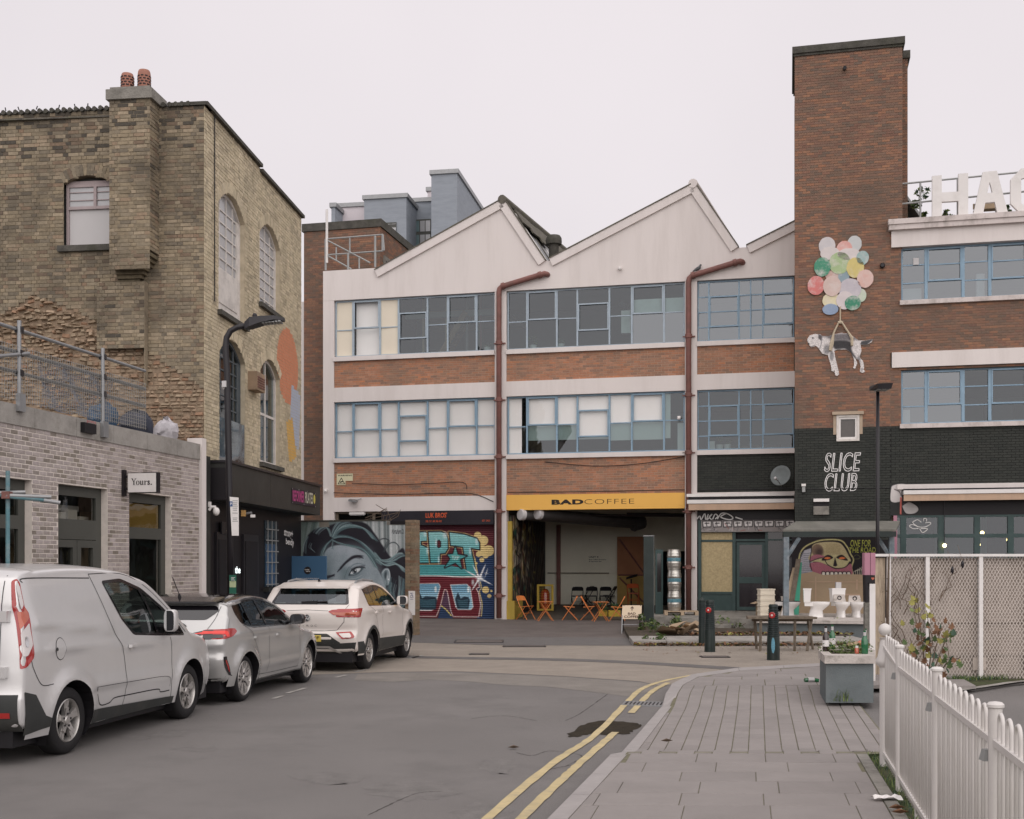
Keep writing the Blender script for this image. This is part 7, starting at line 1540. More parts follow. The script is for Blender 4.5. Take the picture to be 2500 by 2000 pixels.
for k,(x,y)in enumerate(((2398,1301),(2306,1332),(2389,1330),(2462,1318))):
 p=atd(x,y,33.9);t=thing('pendant_bulb',tuple(p),'warm bare bulb hanging in the bar window, %s'%('highest and brightest in the upper light','lower light nearest the tower','lower light beside the middle mullion','half hidden far right')[k],'lamp','bulbs hanging in the bar windows');MB().ball(p,.055).build('bulb',M['lamp_warm'],t);MB().tube([p+V3((0,0,.05)),V3((p.x,p.y,3.85))],.01,5).build('flex',M['black_metal'],t)
nd=thing('neon_outline',tuple(atd(2235,1285,33)),'thin white line drawing of a lounging cartoon figure on the first bar window','window drawing');W2=TW;b=MB();nx=lambda x,y:TW.P(*TW.uz(1900+x*.2783,1000+y*.2783),.0)
for pts in([(1160,1035),(1150,1020),(1180,1010),(1230,1030),(1290,1030),(1335,1005),(1330,990),(1290,995)],[(1175,990),(1220,968),(1255,990)],[(1178,985),(1190,1005),(1230,1030)],[(1275,980),(1275,962),(1290,955),(1302,965),(1298,982)],[(1240,1045),(1265,1080),(1300,1060),(1305,1045),(1250,1045)],[(1160,1030),(1180,1045),(1230,1045)]):b.tube([nx(*p)for p in Canvas.smooth(pts,False,4)],.012,5)
b.build('line',M['white_text'],nd)
for k in range(4):z0_=zt(1195)+.02;MB().tube([TW.P(6.45+k*2,zt(1192)+.02,.02),TW.P(8.4+k*2,zt(1192)+.03,.02)],.01,4).build('cable',M['black_metal'],tw)
# far grey-blue blocks beyond the saw-tooth roof
fb_=thing('far_flats',tuple(atd(1100,1300,70)),'grey-blue brick blocks of flats rising behind the saw-tooth roof','building')
M['blue_brick']=mat('blue_brick',S(146,152,160),rough=.9,var=.10,vs=1.2,bump=.2,bs=20,stretch=(1,1,5));M['far_white']=mat('far_white',S(214,206,210),rough=.9,var=.03)
FW=Wall((atd(810,500,72).x,72),(.985,-.17));ff=FW.fr()
def far(x0,x1,y1,o0,o1,m,n,W=FW):
 a,c=W.u(x0,o1),W.u(x1,o1);z=W.uz((x0+x1)/2,y1,o1)[1];r_=MB().box(ff,a,c,0,z,o0,o1).build(n,m,fb_);MB().box(ff,a-.1,c+.1,z,z+.25,o0,o1+.1).build('parapet',M['galv'],r_);return r_
far(810,890,506,-8,-1.5,M['far_white'],'white_block');far(809,818,506,-1.5,0,M['blue_brick'],'corner_pier');far(889,992,485,-5,0,M['blue_brick'],'middle_block');far(1006,1055,493,-8,-2.5,M['blue_brick'],'recessed_block');far(1044,1056,467,-8,-3.2,M['far_white'],'roof_stack')
far(1053,1116,425,-14,.3,M['blue_brick'],'tall_block')
for x0,y0,x1,y1,o in((930,543,968,575,.02),(1012,535,1052,650,-2.45)):
 (a,z0),(c,z1)=FW.uz(x0,y1,o),FW.uz(x1,y0,o);w=MB().box(ff,a,c,z0,z1,o,o+.05).build('window',M['sage_frame'],fb_);n=3
 for k in range(n):b=MB();u0_,u1_=a+(c-a)*(k+.08)/n,a+(c-a)*(k+.92)/n;zm=z0+(z1-z0)*.7;b.box(ff,u0_,u1_,z0+.1,zm-.1,o+.05,o+.07);b.box(ff,u0_,u1_,zm+.1,z1-.1,o+.05,o+.07);b.build('pane',M['louvre_glass']if k==2 else M['wired_glass']if k else mat('teal_pane',(.14,.20,.21),rough=.15,var=.2),w)
 # ================================================================== parked vehicles
def paint(name,col,metal,rough=.3):
 return mat(name,col,rough=rough,var=.025,vs=1.2,metal=metal,coat=.6,spec=.5,dirt=tuple(c*.82 for c in col),dscale=.9,damt=.25)
M['car_glass']=glass_mat('car_glass',(.40,.47,.45),.10,.02);M['car_glass_dark']=glass_mat('car_glass_dark',(.12,.12,.13),.08,.02)
M['gloss_black']=mat('gloss_black',(.008,.007,.009),rough=.12,var=0,spec=.6,coat=.5);M['trim_grey']=mat('trim_grey',(.035,.037,.036),rough=.6,var=.15,vs=5,dirt=(.08,.075,.065),dscale=3,damt=.4)
M['gap_line']=mat('gap_line',(.02,.019,.02),rough=.9,var=0);M['alloy']=mat('alloy',(.50,.48,.46),rough=.35,var=.06,vs=9,metal=.7);M['alloy_bright']=mat('alloy_bright',(.66,.64,.63),rough=.25,var=.03,vs=9,metal=.8)
M['lens_clear']=mat('lens_clear',(.62,.58,.57),rough=.12,var=.05,vs=9,spec=.6,coat=.6);M['lens_orange']=mat('lens_orange',(.46,.10,.05),rough=.12,var=.1,vs=20,spec=.6,coat=.6);M['lens_red']=mat('lens_red',(.34,.018,.016),rough=.12,var=.12,vs=14,spec=.6,coat=.6);M['lens_lit']=mat('lens_lit',(.55,.03,.025),rough=.15,var=0,coat=.6,emit=(.8,.05,.03),estr=.25)
M['chrome']=mat('chrome',(.62,.62,.62),rough=.12,var=0,metal=1.0);M['plate_yellow']=mat('plate_yellow',(.62,.47,.10),rough=.45,var=.03)
def dens(P,d=.05,closed=True):
 out=[];n=len(P)
 for i in range(n if closed else n-1):
  a,c=V3(P[i]),V3(P[(i+1)%n]);k=max(1,int((c-a).length/d));out+=[tuple(a.lerp(c,t/k))for t in range(k)]
 return out if closed else out+[tuple(P[-1])]
def rnd_poly(P,r=.03,k=4):
 out=[];n=len(P)
 for i in range(n):
  p,a,c=V3(P[i]),V3(P[i-1]),V3(P[(i+1)%n]);da,dc=(a-p),(c-p);rr=min(r,da.length*.45,dc.length*.45);p0,p1=p+da.normalized()*rr,p+dc.normalized()*rr
  for t in range(k+1):t/=k;out.append(tuple(p0*(1-t)**2+p*2*t*(1-t)+p1*t*t))
 return out
def in_poly(P,x,y):
 r=False;n=len(P)
 for i in range(n):
  (xa,ya),(xb,yb)=P[i],P[(i+1)%n]
  if(ya>y)!=(yb>y)and x<(xb-xa)*(y-ya)/(yb-ya)+xa:r=not r
 return r
def tri_region(outline,holes=(),d=.07):
 pts=[];edges=[]
 for loop in[outline,*holes]:
  o=len(pts);pts+=list(loop);edges+=[(o+i,o+(i+1)%len(loop))for i in range(len(loop))]
 x0,x1=min(p[0]for p in outline),max(p[0]for p in outline);y0,y1=min(p[1]for p in outline),max(p[1]for p in outline)
 nx,ny=int((x1-x0)/d),int((y1-y0)/d);bd=np.array(pts)
 for i in range(1,nx+1):
  for j in range(1,ny+1):
   x,y=x0+(i-.5)*(x1-x0)/max(nx,1),y0+(j-.5)*(y1-y0)/max(ny,1)
   if in_poly(outline,x,y)and not any(in_poly(h,x,y)for h in holes)and((bd-(x,y))**2).sum(1).min()>(d*.35)**2:pts.append((x,y))
 V,E,Fc,*_=delaunay_2d_cdt([V3(p)for p in pts],edges,[],0,1e-5)
 F2=[]
 for f in Fc:
  c=sum((V[i]for i in f),V3((0,0)))/len(f)
  if in_poly(outline,c.x,c.y)and not any(in_poly(h,c.x,c.y)for h in holes):F2.append(tuple(f))
 return V,F2
class Car:
 def __init__(s,name,label,prof,L_,hw,xr,wb,r,px,head,body,zb,kt,plan=(.5,.10,1.0,.16),rnd_=.10,sill=.26,flare=(.02,.10),crease=None,arch=1.16,bot=.05):
  s.L,s.hw,s.xr,s.xf,s.r,s.zb,s.kt,s.plan,s.flare,s.crease,s.bot=L_,hw,xr,xr+wb,r,zb,kt,plan,flare,crease,bot
  h=V3(head).normalized();p=G(*px);rt=V3((h.y,-h.x));q=V3((p.x,p.y))-h*xr-rt*(hw-.05)
  s.t=thing(name,(q.x,q.y,0),label,'van' if 'van' in name else 'car','vehicles parked in a row on the left',rz=math.atan2(h.y,h.x));s.body=body
  P=[V3(p)for p in Canvas.smooth(prof,False,8)];N=len(P);E=[]
  for i in range(N):
   d=(P[min(i+1,N-1)]-P[max(i-1,0)]).normalized();n=V3((d.y,-d.x));rr=rnd_ if not callable(rnd_)else rnd_(P[i].x,P[i].y);E.append(P[i]+n*rr)
  s.Pp,s.E,s.N=P,E,N;s.W=[s.S(e.x,e.y)for e in E]
  s.ar=r*arch
  s.ut=max(range(N),key=lambda i:P[i].y)
 def S(s,x,z):
  xa,ar,xb,af=s.plan;p=1.0
  if x<xa:p-=ar*((xa-x)/xa)**2
  if x>s.L-xb:p-=af*((x-s.L+xb)/xb)**2
  w=s.hw*p
  if z>s.zb:w-=s.kt*(z-s.zb)+.10*(z-s.zb)**2
  if z<.55:w-=s.bot*((.55-z)/.3)**2
  for xc in(s.xr,s.xf):
   d=math.hypot(x-xc,z-s.r);w+=s.flare[0]*math.exp(-((d-s.r*1.2)/s.flare[1])**2)
  if s.crease:
   for(x0,z0,x1,z1,h,sg)in s.crease:
    if x0-.2<x<x1+.2:
     zc=z0+(z1-z0)*(x-x0)/(x1-x0);f=min(1,(x-x0+.2)/.2,(x1+.2-x)/.2);w+=f*h*(math.exp(-((z-zc)/sg)**2)if z>zc else math.exp(-((z-zc)/(sg*.35))**2))
  return w
 def sn(s,x,z):
  e=.006;return V3((-(s.S(x+e,z)-s.S(x-e,z))/(2*e),1,-(s.S(x,z+e)-s.S(x,z-e))/(2*e))).normalized()
 def build_mesh(s,name,V,Fc,m,nrm=None,parent=None,label=None):
  me=bpy.data.meshes.new(name);me.from_pydata([tuple(v)for v in V],[],Fc);me.materials.append(m);me.polygons.foreach_set('use_smooth',[True]*len(Fc))
  if nrm:
   me.update();me.normals_split_custom_set_from_vertices([tuple(n)for n in nrm])
  o=bpy.data.objects.new(name,me);COL.objects.link(o);o.parent=parent or s.t
  return tag(o,label)
 def side(s,name,poly,m,off=.003,holes=(),both=False,parent=None,d=.07,rim=.004,label=None):
  V,Fc=tri_region(dens(poly),[dens(h)for h in holes],d);out=None
  for sg in((-1,1)if both else(-1,)):
   Q=[V3((v.x,sg*(s.S(v.x,v.y)+off),v.y))for v in V];nr=[V3((n.x,sg*n.y,n.z))for n in(s.sn(v.x,v.y)for v in V)]
   fs=[]
   for f in Fc:
    a,b,c=(Q[i]for i in f[:3]);fs.append(f if((b-a).cross(c-a)).y*sg>0 else f[::-1])
   o=s.build_mesh(name,Q,fs,m,nr,parent,label);out=out or o
  return out
 def side_line(s,name,pts,w=.008,m=None,off=.002,smooth=True,parent=None):
  P=Canvas.smooth(pts,False,6)if smooth else dens(pts,.05,False);b=MB()
  for i in range(len(P)-1):
   a,c=V3(P[i]),V3(P[i+1]);dd=(c-a).normalized();n=V3((-dd.y,dd.x))*w/2
   b.poly([(q.x,-(s.S(q.x,q.y)+off),q.y)for q in(a-n,c-n,c+n,a+n)])
  return b.build(name,m or M['gap_line'],parent or s.t,local=True,recalc=False)
 def pos(s,i,q):
  q=min(abs(q),1.0);t=1-(1-q**3.2)**(1/3.2);i0=min(int(i),s.N-2);f=i-i0
  A=s.Pp[i0].lerp(s.Pp[i0+1],f);B=s.E[i0].lerp(s.E[i0+1],f);w=s.W[i0]+(s.W[i0+1]-s.W[i0])*f;c=A+(B-A)*t
  return c.x,q*w,c.y
 def rear(s,y,z):
  lo,hi=0.0,float(s.ut)
  for _ in range(26):
   mid=(lo+hi)/2;w=s.W[int(mid)];x,yy,zz=s.pos(mid,min(abs(y)/w,.999))
   if zz<z:lo=mid
   else:hi=mid
  return s.pos(lo,min(abs(y)/s.W[int(lo)],.999))[0]
 def tail(s,name,poly,m,off=.004,holes=(),parent=None,d=.06,mirror=False,label=None):
  V,Fc=tri_region(dens(poly,.04),[dens(h,.04)for h in holes],d);out=None
  for sg in((1,-1)if mirror else(1,)):
   Q=[V3((s.rear(v.x,v.y)-off,v.x*sg,v.y))for v in V];fs=[]
   for f in Fc:
    a,b,c=(Q[i]for i in f[:3]);fs.append(f if((b-a).cross(c-a)).x<0 else f[::-1])
   o=s.build_mesh(name,Q,fs,m,None,parent,label);out=out or o
  return out
 def corner(s,name,poly,m,off=.004,parent=None,d=.05,holes=()):
  ez=sorted((e.y,e.x)for i,e in enumerate(s.E)if i<=s.ut);zs_,xs_=[a for a,_ in ez],[c for _,c in ez];V,Fc=tri_region(dens(poly,.03),[dens(h,.03)for h in holes],d);Q=[]
  for v in V:
   c,z=v
   if c>=0:x=float(np.interp(z,zs_,xs_))+c;Q.append(V3((x,-(s.S(x,z)+off),z)))
   else:
    ph=math.pi/2*(1+c/.3);q=math.sin(max(ph,0))**.625;lo,hi=0.0,float(s.ut)
    for _ in range(24):
     mid=(lo+hi)/2
     if s.pos(mid,q)[2]<z:lo=mid
     else:hi=mid
    x,y,zz=s.pos(lo,q);Q.append(V3((x-off*math.cos(ph),-y-off*math.sin(ph),zz)))
  fs=[]
  for f in Fc:
   a,b,c=(Q[i]for i in f[:3]);n=(b-a).cross(c-a);fs.append(f if n.x+n.y<0 else f[::-1])
  return s.build_mesh(name,Q,fs,m,None,parent)
 def tail_line(s,name,pts,w=.007,m=None,off=.003,smooth=False,parent=None):
  P=Canvas.smooth(pts,False,5)if smooth else dens(pts,.05,False);b=MB()
  for i in range(len(P)-1):
   a,c=V3(P[i]),V3(P[i+1]);dd=(c-a).normalized();n=V3((-dd.y,dd.x))*w/2
   b.poly([(s.rear(q.x,q.y)-off,q.x,q.y)for q in(a-n,c-n,c+n,a+n)])
  return b.build(name,m or M['gap_line'],parent or s.t,local=True,recalc=False)
 def shell(s,windows,rear_glass=None,screen=None,roof=None,skirt=.24):
  out=[tuple(e)for e in s.E];out=[p for p in out if p[1]>=skirt-.001]
  base=[(out[-1][0],skirt),(s.xf+s.ar,skirt)]
  def arc(xc):
   a0=math.asin(max(-1,min(1,(skirt-s.r)/s.ar)));return[(xc+s.ar*math.cos(t),s.r+s.ar*math.sin(t))for t in np.linspace(a0,math.pi-a0,22)]
  poly=out+[(out[-1][0],skirt)]+arc(s.xf)+arc(s.xr)+[(out[0][0],skirt)]
  q=[];
  for p in poly:
   if not q or(V3(p)-V3(q[-1])).length>.006:q.append(p)
  poly=q
  V,Fc=tri_region(dens(poly,.06),[dens(rnd_poly(w,.04))for w in windows],.06)
  for sg in(-1,1):
   Q=[V3((v.x,sg*s.S(v.x,v.y),v.y))for v in V];nr=[V3((n.x,sg*n.y,n.z))for n in(s.sn(v.x,v.y)for v in V)];fs=[]
   for f in Fc:
    a,b,c=(Q[i]for i in f[:3]);fs.append(f if((b-a).cross(c-a)).y*sg>0 else f[::-1])
   s.build_mesh('body_side',Q,fs,s.body,nr)
   # roof, tail and bonnet as one skin
  qs=[math.sin(math.pi/2*k/16)**.9 for k in range(17)];qs=[-x for x in reversed(qs[1:])]+qs
  VV=[];
  for i in range(s.N):
   for q_ in qs:x,y,z=s.pos(i,q_);VV.append(V3((x,math.copysign(y,q_),z)))
  n=len(qs);A,B,Cc=[],[],[]
  for i in range(s.N-1):
   for j in range(n-1):
    f=(i*n+j,i*n+j+1,(i+1)*n+j+1,(i+1)*n+j);c=sum((VV[k]for k in f),V3())/4
    if rear_glass and i<s.ut and c.x<1.2 and in_poly(rear_glass,c.y,c.z):continue
    if screen and i>s.ut and screen[0]<c.x<screen[1]and abs(c.y)<s.W[i]-.1:B.append(f);continue
    if roof and i>0 and c.z>roof(c.x,abs(c.y)/s.W[i]):Cc.append(f);continue
    A.append(f)
  for nm,fs,m in(('body_skin',A,s.body),('windscreen',B,M['car_glass']),('roof_panel',Cc,M['gloss_black'])):
   if fs:
    u=sorted(set(i for f in fs for i in f));mp={k:j for j,k in enumerate(u)};b=MB();b.v=[tuple(VV[k])for k in u];b.f=[tuple(mp[k]for k in f)for f in fs];b.mi=[0]*len(fs);b.t=[0]*len(fs)
    b.build(nm,m,s.t,local=True,smooth=True)
  f4=wfr((0,0,0),0);MB().box(f4,.12,s.L-.12,-s.hw+.14,s.hw-.14,.17,.42).build('underbody',M['black_plastic'],s.t,local=True)
  for xc in(s.xr,s.xf):
   for sg in(-1,1):
    b=MB();P=[(xc+(s.ar+.01)*math.cos(t),s.r+(s.ar+.01)*math.sin(t))for t in np.linspace(-.5,math.pi+.5,20)]
    for(a,c),(e,g)in zip(P[:-1],P[1:]):b.poly([(a,sg*(s.S(a,c)-.004),c),(e,sg*(s.S(e,g)-.004),g),(e,sg*(s.hw-.34),g),(a,sg*(s.hw-.34),c)])
    b.poly([(x,sg*(s.hw-.34),z)for x,z in P]);b.build('wheel_housing',M['black_plastic'],s.t,local=True,recalc=False)
 def cabin(s,z0,z1,xs,dash):
  f4=wfr((0,0,0),0);MB().box(f4,xs[0]-.5,dash+.3,-s.hw+.2,s.hw-.2,.42,z0).build('cabin_floor',M['interior_dark'],s.t,local=True)
  for x in xs:
   for y in(-.37,.37):
    st_=MB().hexa([f4(x-.1,y-.24,z0),f4(x+.5,y-.24,z0),f4(x+.5,y+.24,z0),f4(x-.1,y+.24,z0),f4(x-.02,y-.24,z0+.14),f4(x+.5,y-.24,z0+.16),f4(x+.5,y+.24,z0+.16),f4(x-.02,y+.24,z0+.14)]).build('seat',M['black_plastic'],s.t,local=True)
    MB().hexa([f4(x-.1,y-.23,z0+.1),f4(x+.08,y-.23,z0+.1),f4(x+.08,y+.23,z0+.1),f4(x-.1,y+.23,z0+.1),f4(x-.26,y-.19,z1-.16),f4(x-.16,y-.19,z1-.16),f4(x-.16,y+.19,z1-.16),f4(x-.26,y+.19,z1-.16)]).box(f4,x-.28,x-.18,y-.12,y+.12,z1-.12,z1+.06).build('seat_back',M['black_plastic'],st_,local=True)
  MB().box(f4,dash,dash+.4,-s.hw+.2,s.hw-.2,z0,z0+.28).build('dashboard',M['black_plastic'],s.t,local=True);MB().lathe((dash-.1,-.37,z0+.28),[(.17,-.01),(.19,0),(.17,.01)],16,ax=(-.9,0,.4),cap=False).build('steering_wheel',M['black_plastic'],s.t,local=True)
 def wheels(s,spokes,fn,rw=.66,width=.21):
  r=s.r
  for xc in(s.xr,s.xf):
   for sg in(-1,1):
    yo=s.hw-.035;c=V3((xc,sg*(yo-width),r));ax=(0,sg,0);rr=r*rw
    w=MB().lathe(c,[(rr,.01),(r*.9,0),(r*.985,.03),(r,.06),(r,width-.06),(r*.985,width-.03),(r*.93,width-.006),(rr*1.12,width),(rr*1.02,width-.008),(rr,width-.02)],40,ax=ax,cap=False).build('wheel',M['rubber'],s.t,local=True,smooth=True,angle=50)
    MB().lathe(c,[(rr*1.015,width-.012),(rr*.97,width-.004),(rr*.93,width-.02),(rr*.9,width-.09)],40,ax=ax,cap=False).build('rim',M['alloy'],w,local=True,smooth=True,angle=40)
    MB().lathe(c,[(rr*.92,width-.1),(.05,width-.1)],24,ax=ax).build('brake_backing',M['black_plastic'],w,local=True)
    if sg<0:
     for k in range(spokes):
      b=MB();m=fn(b,k*2*math.pi/spokes+.35,rr,c,width);b.build('spoke',m,w,local=True)
     MB().lathe(c,[(.045,width-.05),(.045,width-.018),(.036,width-.008),(.0,width-.006)],16,ax=ax).build('hub',M['alloy'],w,local=True,smooth=True,angle=30)
     for k in range(5):a=k*1.2566+.2;MB().lathe(c+V3((math.cos(a)*.062,0,math.sin(a)*.062)),[(.011,width-.04),(.011,width-.012)],8,ax=ax).build('wheel_nut',M['black_metal'],w,local=True)
 def mirror(s,x,z,m1,m2,w=.2,h=.2,d=.16):
  f4=wfr((0,0,0),0)
  for sg in(-1,1):
   y=s.S(x,z);mm=MB().tube([(x+.02,sg*(y-.03),z-h*.3),(x,sg*(y+.1),z-h*.25)],.03,8).build('door_mirror',m2,s.t,local=True)
   b=MB();b.ball((0,0,0),1,20,12);pw=lambda v:math.copysign(abs(v)**.55,v);cx_,cy_=x,sg*(y+.07+w/2)
   b.v=[(cx_+max(pw(p[0])*d*.5,-d*.30)+.10*abs(pw(p[1]))*w*(1 if p[1]*sg>0 else-.3),cy_+pw(p[1])*w*.5,z+pw(p[2])*h*.5)for p in b.v];b.build('mirror_shell',m1,mm,local=True,smooth=True,angle=50)
   MB().poly([(cx_-d*.31,cy_+pw(math.cos(a))*w*.45,z+pw(math.sin(a))*h*.45)for a in np.linspace(0,6.283,22)[:-1]]).build('mirror_glass',M['gloss_black'],mm,local=True,recalc=False)
 def handle(s,x,z,m,l=.17):
  b=MB();y=-(s.S(x,z));f4=wfr((x,y,z),0);b.hexa([f4(-l/2,-.002,-.018),f4(l/2,-.002,-.014),f4(l/2-.015,-.03,-.012),f4(-l/2+.02,-.032,-.014),f4(-l/2,-.002,.016),f4(l/2,-.002,.018),f4(l/2-.015,-.03,.014),f4(-l/2+.02,-.032,.014)]);h=b.build('door_handle',m,s.t,local=True)
  s.side('handle_cup',[(x+l*.36*math.cos(t),z-.02+.03*math.sin(t))for t in np.linspace(0,6.283,12)[:-1]],s.body,.0015,parent=h)
 def writing(s,name,body,y0,y1,z0,z1,m,off=.008,parent=None,**k):
  V,Fc=text_mesh(body,**k);b=MB();b.add([(s.rear(y0+(y1-y0)*p[0],z0+(z1-z0)*p[1])-off,y0+(y1-y0)*p[0],z0+(z1-z0)*p[1])for p in V],Fc);return b.build(name,m,parent or s.t,local=True,recalc=False)
def arm(b,c,a,r0,r1,w0,w1,y0,y1):
 d=V3((math.cos(a),0,math.sin(a)));n=V3((-d.z,0,d.x));e=V3((0,-1,0))
 q=[c+d*r0-n*w0,c+d*r1-n*w1,c+d*r1+n*w1,c+d*r0+n*w0]
 b.hexa([p+e*y0 for p in q]+[p+e*(y1-(.012 if k in(0,3)else 0))for k,p in enumerate(q)])
 # ---- silver panel van
va=Car('panel_van','silver panel van nearest the camera, with tall red and clear tail lamps',[(.12,.30),(.03,.36),(.0,.48),(.0,.62),(.02,.70),(.03,.90),(.05,1.25),(.09,1.62),(.15,1.74),(.32,1.80),(.8,1.83),(1.4,1.835),(2.0,1.80),(2.45,1.735),(2.72,1.65),(3.1,1.42),(3.5,1.15),(3.62,1.08),(3.9,1.03),(4.15,.96),(4.34,.82),(4.42,.62),(4.42,.42),(4.34,.28)],4.42,.905,.89,2.66,.325,(165,1841),(.16,.987),paint('silver_paint',(.66,.65,.645),.4,.3),1.02,.10,plan=(.35,.035,.9,.16),rnd_=lambda x,z:.06 if x<.4 and z>1.4 else(.10 if x<2.3 else .13),flare=(.028,.10),crease=[(.35,1.27,1.6,1.16,.012,.10),(.6,1.02,3.0,.92,.008,.06),(1.2,.60,3.0,.56,.016,.10)],arch=1.2)
vw=[(1.66,1.63),(2.02,1.645),(2.42,1.545),(2.84,1.335),(3.22,1.10),(3.32,1.02),(2.80,1.06),(2.16,1.10),(1.94,1.26),(1.78,1.48)]
va.shell([vw],screen=(2.75,3.5))
va.side('window_surround',rnd_poly([(1.62,1.66),(2.03,1.68),(2.44,1.575),(2.87,1.36),(3.26,1.12),(3.38,1.0),(2.80,1.03),(2.14,1.075),(1.91,1.25),(1.74,1.48)],.05),M['gloss_black'],.002,[rnd_poly(vw,.05)],both=True)
va.side('side_window',rnd_poly(vw,.05),M['car_glass'],-.008,both=True);va.side_line('window_bar',[(2.40,1.56),(2.57,1.32),(2.70,1.06)],.04,M['gloss_black'],.001)
va.side('quarter_trim',[(2.95,1.22),(3.30,1.03),(2.86,1.07)],M['gloss_black'],.0)
for p in([(1.40,1.73),(1.58,1.40),(1.72,1.14),(1.90,.92),(1.955,.57),(1.90,.30)],[(3.0,1.0),(3.04,.84),(3.03,.55),(3.05,.30)],[(1.40,1.73),(2.05,1.73),(2.5,1.61),(2.95,1.36),(3.4,1.04)],[(.20,.95),(.24,.86),(.36,.72),(.55,.71)]):va.side_line('panel_gap',p)
va.side_line('swage_line',[(.22,1.66),(.3,1.70),(1.40,1.69)],.012,M['trim_grey'],.001)
va.side_line('door_moulding_edge',[(1.33,.60),(1.42,.42),(1.62,.41),(1.72,.45),(2.0,.45)],.012);va.side_line('door_moulding_edge',[(1.99,.45),(2.68,.44),(2.78,.40),(3.0,.395)],.012);va.side_line('panel_gap',[(1.33,.60),(2.2,.585),(2.92,.56),(3.0,.44)],.005)
va.side('sill_trim',[(1.27,.38),(3.1,.32),(3.1,.24),(1.27,.24)],M['trim_grey'],.008)
va.side('bumper_corner',[(.10,.68),(.26,.64),(.42,.43),(.50,.40),(.50,.32),(.13,.28)],M['trim_grey'],.006)
va.tail('rear_bumper',[(-.86,.66),(.86,.66),(.86,.32),(-.86,.32)],M['trim_grey'],.012);va.tail('reflector',[(-.80,.50),(-.66,.50),(-.66,.45),(-.80,.45)],M['lens_red'],.02)
va.side('fuel_flap',[(.68+.085*math.cos(t),1.03+.10*math.sin(t))for t in np.linspace(0,6.283,20)[:-1]],va.body,.004);va.side_line('fuel_flap_gap',[(.68+.088*math.cos(t),1.03+.104*math.sin(t))for t in np.linspace(0,6.283,16)],.006);va.side('fuel_lock',[(.61+.014*math.cos(t),1.03+.018*math.sin(t))for t in np.linspace(0,6.283,8)[:-1]],M['gap_line'],.006)
# tall tail lamp that wraps the corner
lamp_=va.corner('tail_lamp',rnd_poly([(-.085,1.68),(-.04,1.70),(.02,1.66),(.055,1.44),(.10,1.02),(.095,.98),(.0,.90),(-.07,.885),(-.085,1.30),(-.095,1.40)],.02),M['lens_red'],.006)
va.corner('clear_lens',rnd_poly([(-.05,1.65),(-.02,1.665),(.01,1.62),(.038,1.46),(-.01,1.42)],.015),M['lens_clear'],.011,lamp_);va.corner('clear_lens',rnd_poly([(-.06,1.21),(.045,1.30),(.08,1.10),(.0,1.0),(-.055,1.0)],.02),M['lens_clear'],.011,lamp_);va.corner('orange_lens',rnd_poly([(-.075,1.40),(.0,1.40),(.04,1.44),(.052,1.34),(-.065,1.24)],.015),M['lens_orange'],.011,lamp_);va.corner('reflector_bulb',[(.0+.025*math.cos(a),1.13+.05*math.sin(a))for a in np.linspace(0,6.283,12)[:-1]],M['chrome'],.014,lamp_)
for z in(1.36,.86):b=MB();x0=va.rear(-.70,z);b.box(wfr((x0,-.70,z),0),-.05,.01,-.06,.03,-.05,.05);b.build('door_hinge',va.body,va.t,local=True)
va.tail_line('panel_gap',[(-.69,1.78),(-.68,1.4),(-.68,.9),(-.66,.70)]);va.tail_line('panel_gap',[(0,1.78),(0,.70)]);va.tail('rear_window',rnd_poly([(-.56,1.62),(-.06,1.62),(-.06,1.12),(-.6,1.12)],.05),M['car_glass_dark'],.006)
va.writing('lettering','.com',-.52,-.66,.76,.81,M['black_text'],bold=.02)
va.handle(2.08,.965,va.body,.16);va.mirror(2.78,1.20,va.body,M['black_plastic'],.13,.25,.17);va.cabin(.72,1.45,[2.05],2.75)
def sp_van(b,a,rr,c,w):arm(b,c,a,.03,rr*.6,.036,.024,w-.06,w-.012);arm(b,c,a-.13,rr*.4,rr*.97,.016,.022,w-.06,w-.018);arm(b,c,a+.13,rr*.4,rr*.97,.016,.022,w-.06,w-.018);return M['alloy']
va.wheels(5,sp_van,.64)
# ---- silver hatchback with a black roof
co=Car('hatchback_car','silver hatchback with a glossy black roof behind the van',[(.16,.26),(.06,.32),(.02,.45),(.0,.60),(.02,.70),(.0,.80),(.03,.92),(.10,1.02),(.20,1.15),(.32,1.30),(.36,1.345),(.6,1.385),(1.0,1.42),(1.4,1.425),(1.8,1.375),(2.2,1.25),(2.6,1.07),(2.85,.96),(3.1,.90),(3.5,.84),(3.8,.74),(3.98,.58),(4.05,.42),(3.98,.26)],4.06,.87,.72,2.54,.31,(596,1712),(.158,.987),paint('silver_paint_dark',(.50,.495,.485),.5,.26),.90,.27,plan=(.75,.10,1.0,.17),rnd_=lambda x,z:.13 if z<1.2 else .09,flare=(.03,.09),crease=[(.5,.93,2.9,.86,.018,.09),(1.0,.45,2.7,.42,.014,.10)])
cw_=[(.52,1.295),(.98,1.345),(1.52,1.325),(1.95,1.22),(2.28,1.08),(2.46,.965),(.95,.995),(.64,1.06),(.54,1.18)]
cg=[(-.60,1.29),(.60,1.29),(.66,1.23),(.52,1.11),(-.52,1.11),(-.66,1.23)]
co.shell([cw_],rear_glass=[(a*.95,1.2+(c-1.2)*.8)for a,c in cg],screen=(1.95,2.75),roof=lambda x,q:1.325 if x>.25 else 9)
co.side('window_surround',rnd_poly([(.47,1.31),(.98,1.372),(1.54,1.352),(1.98,1.245),(2.32,1.10),(2.56,.945),(.94,.972),(.60,1.045),(.49,1.18)],.04),M['gloss_black'],.002,[rnd_poly(cw_,.04)],both=True)
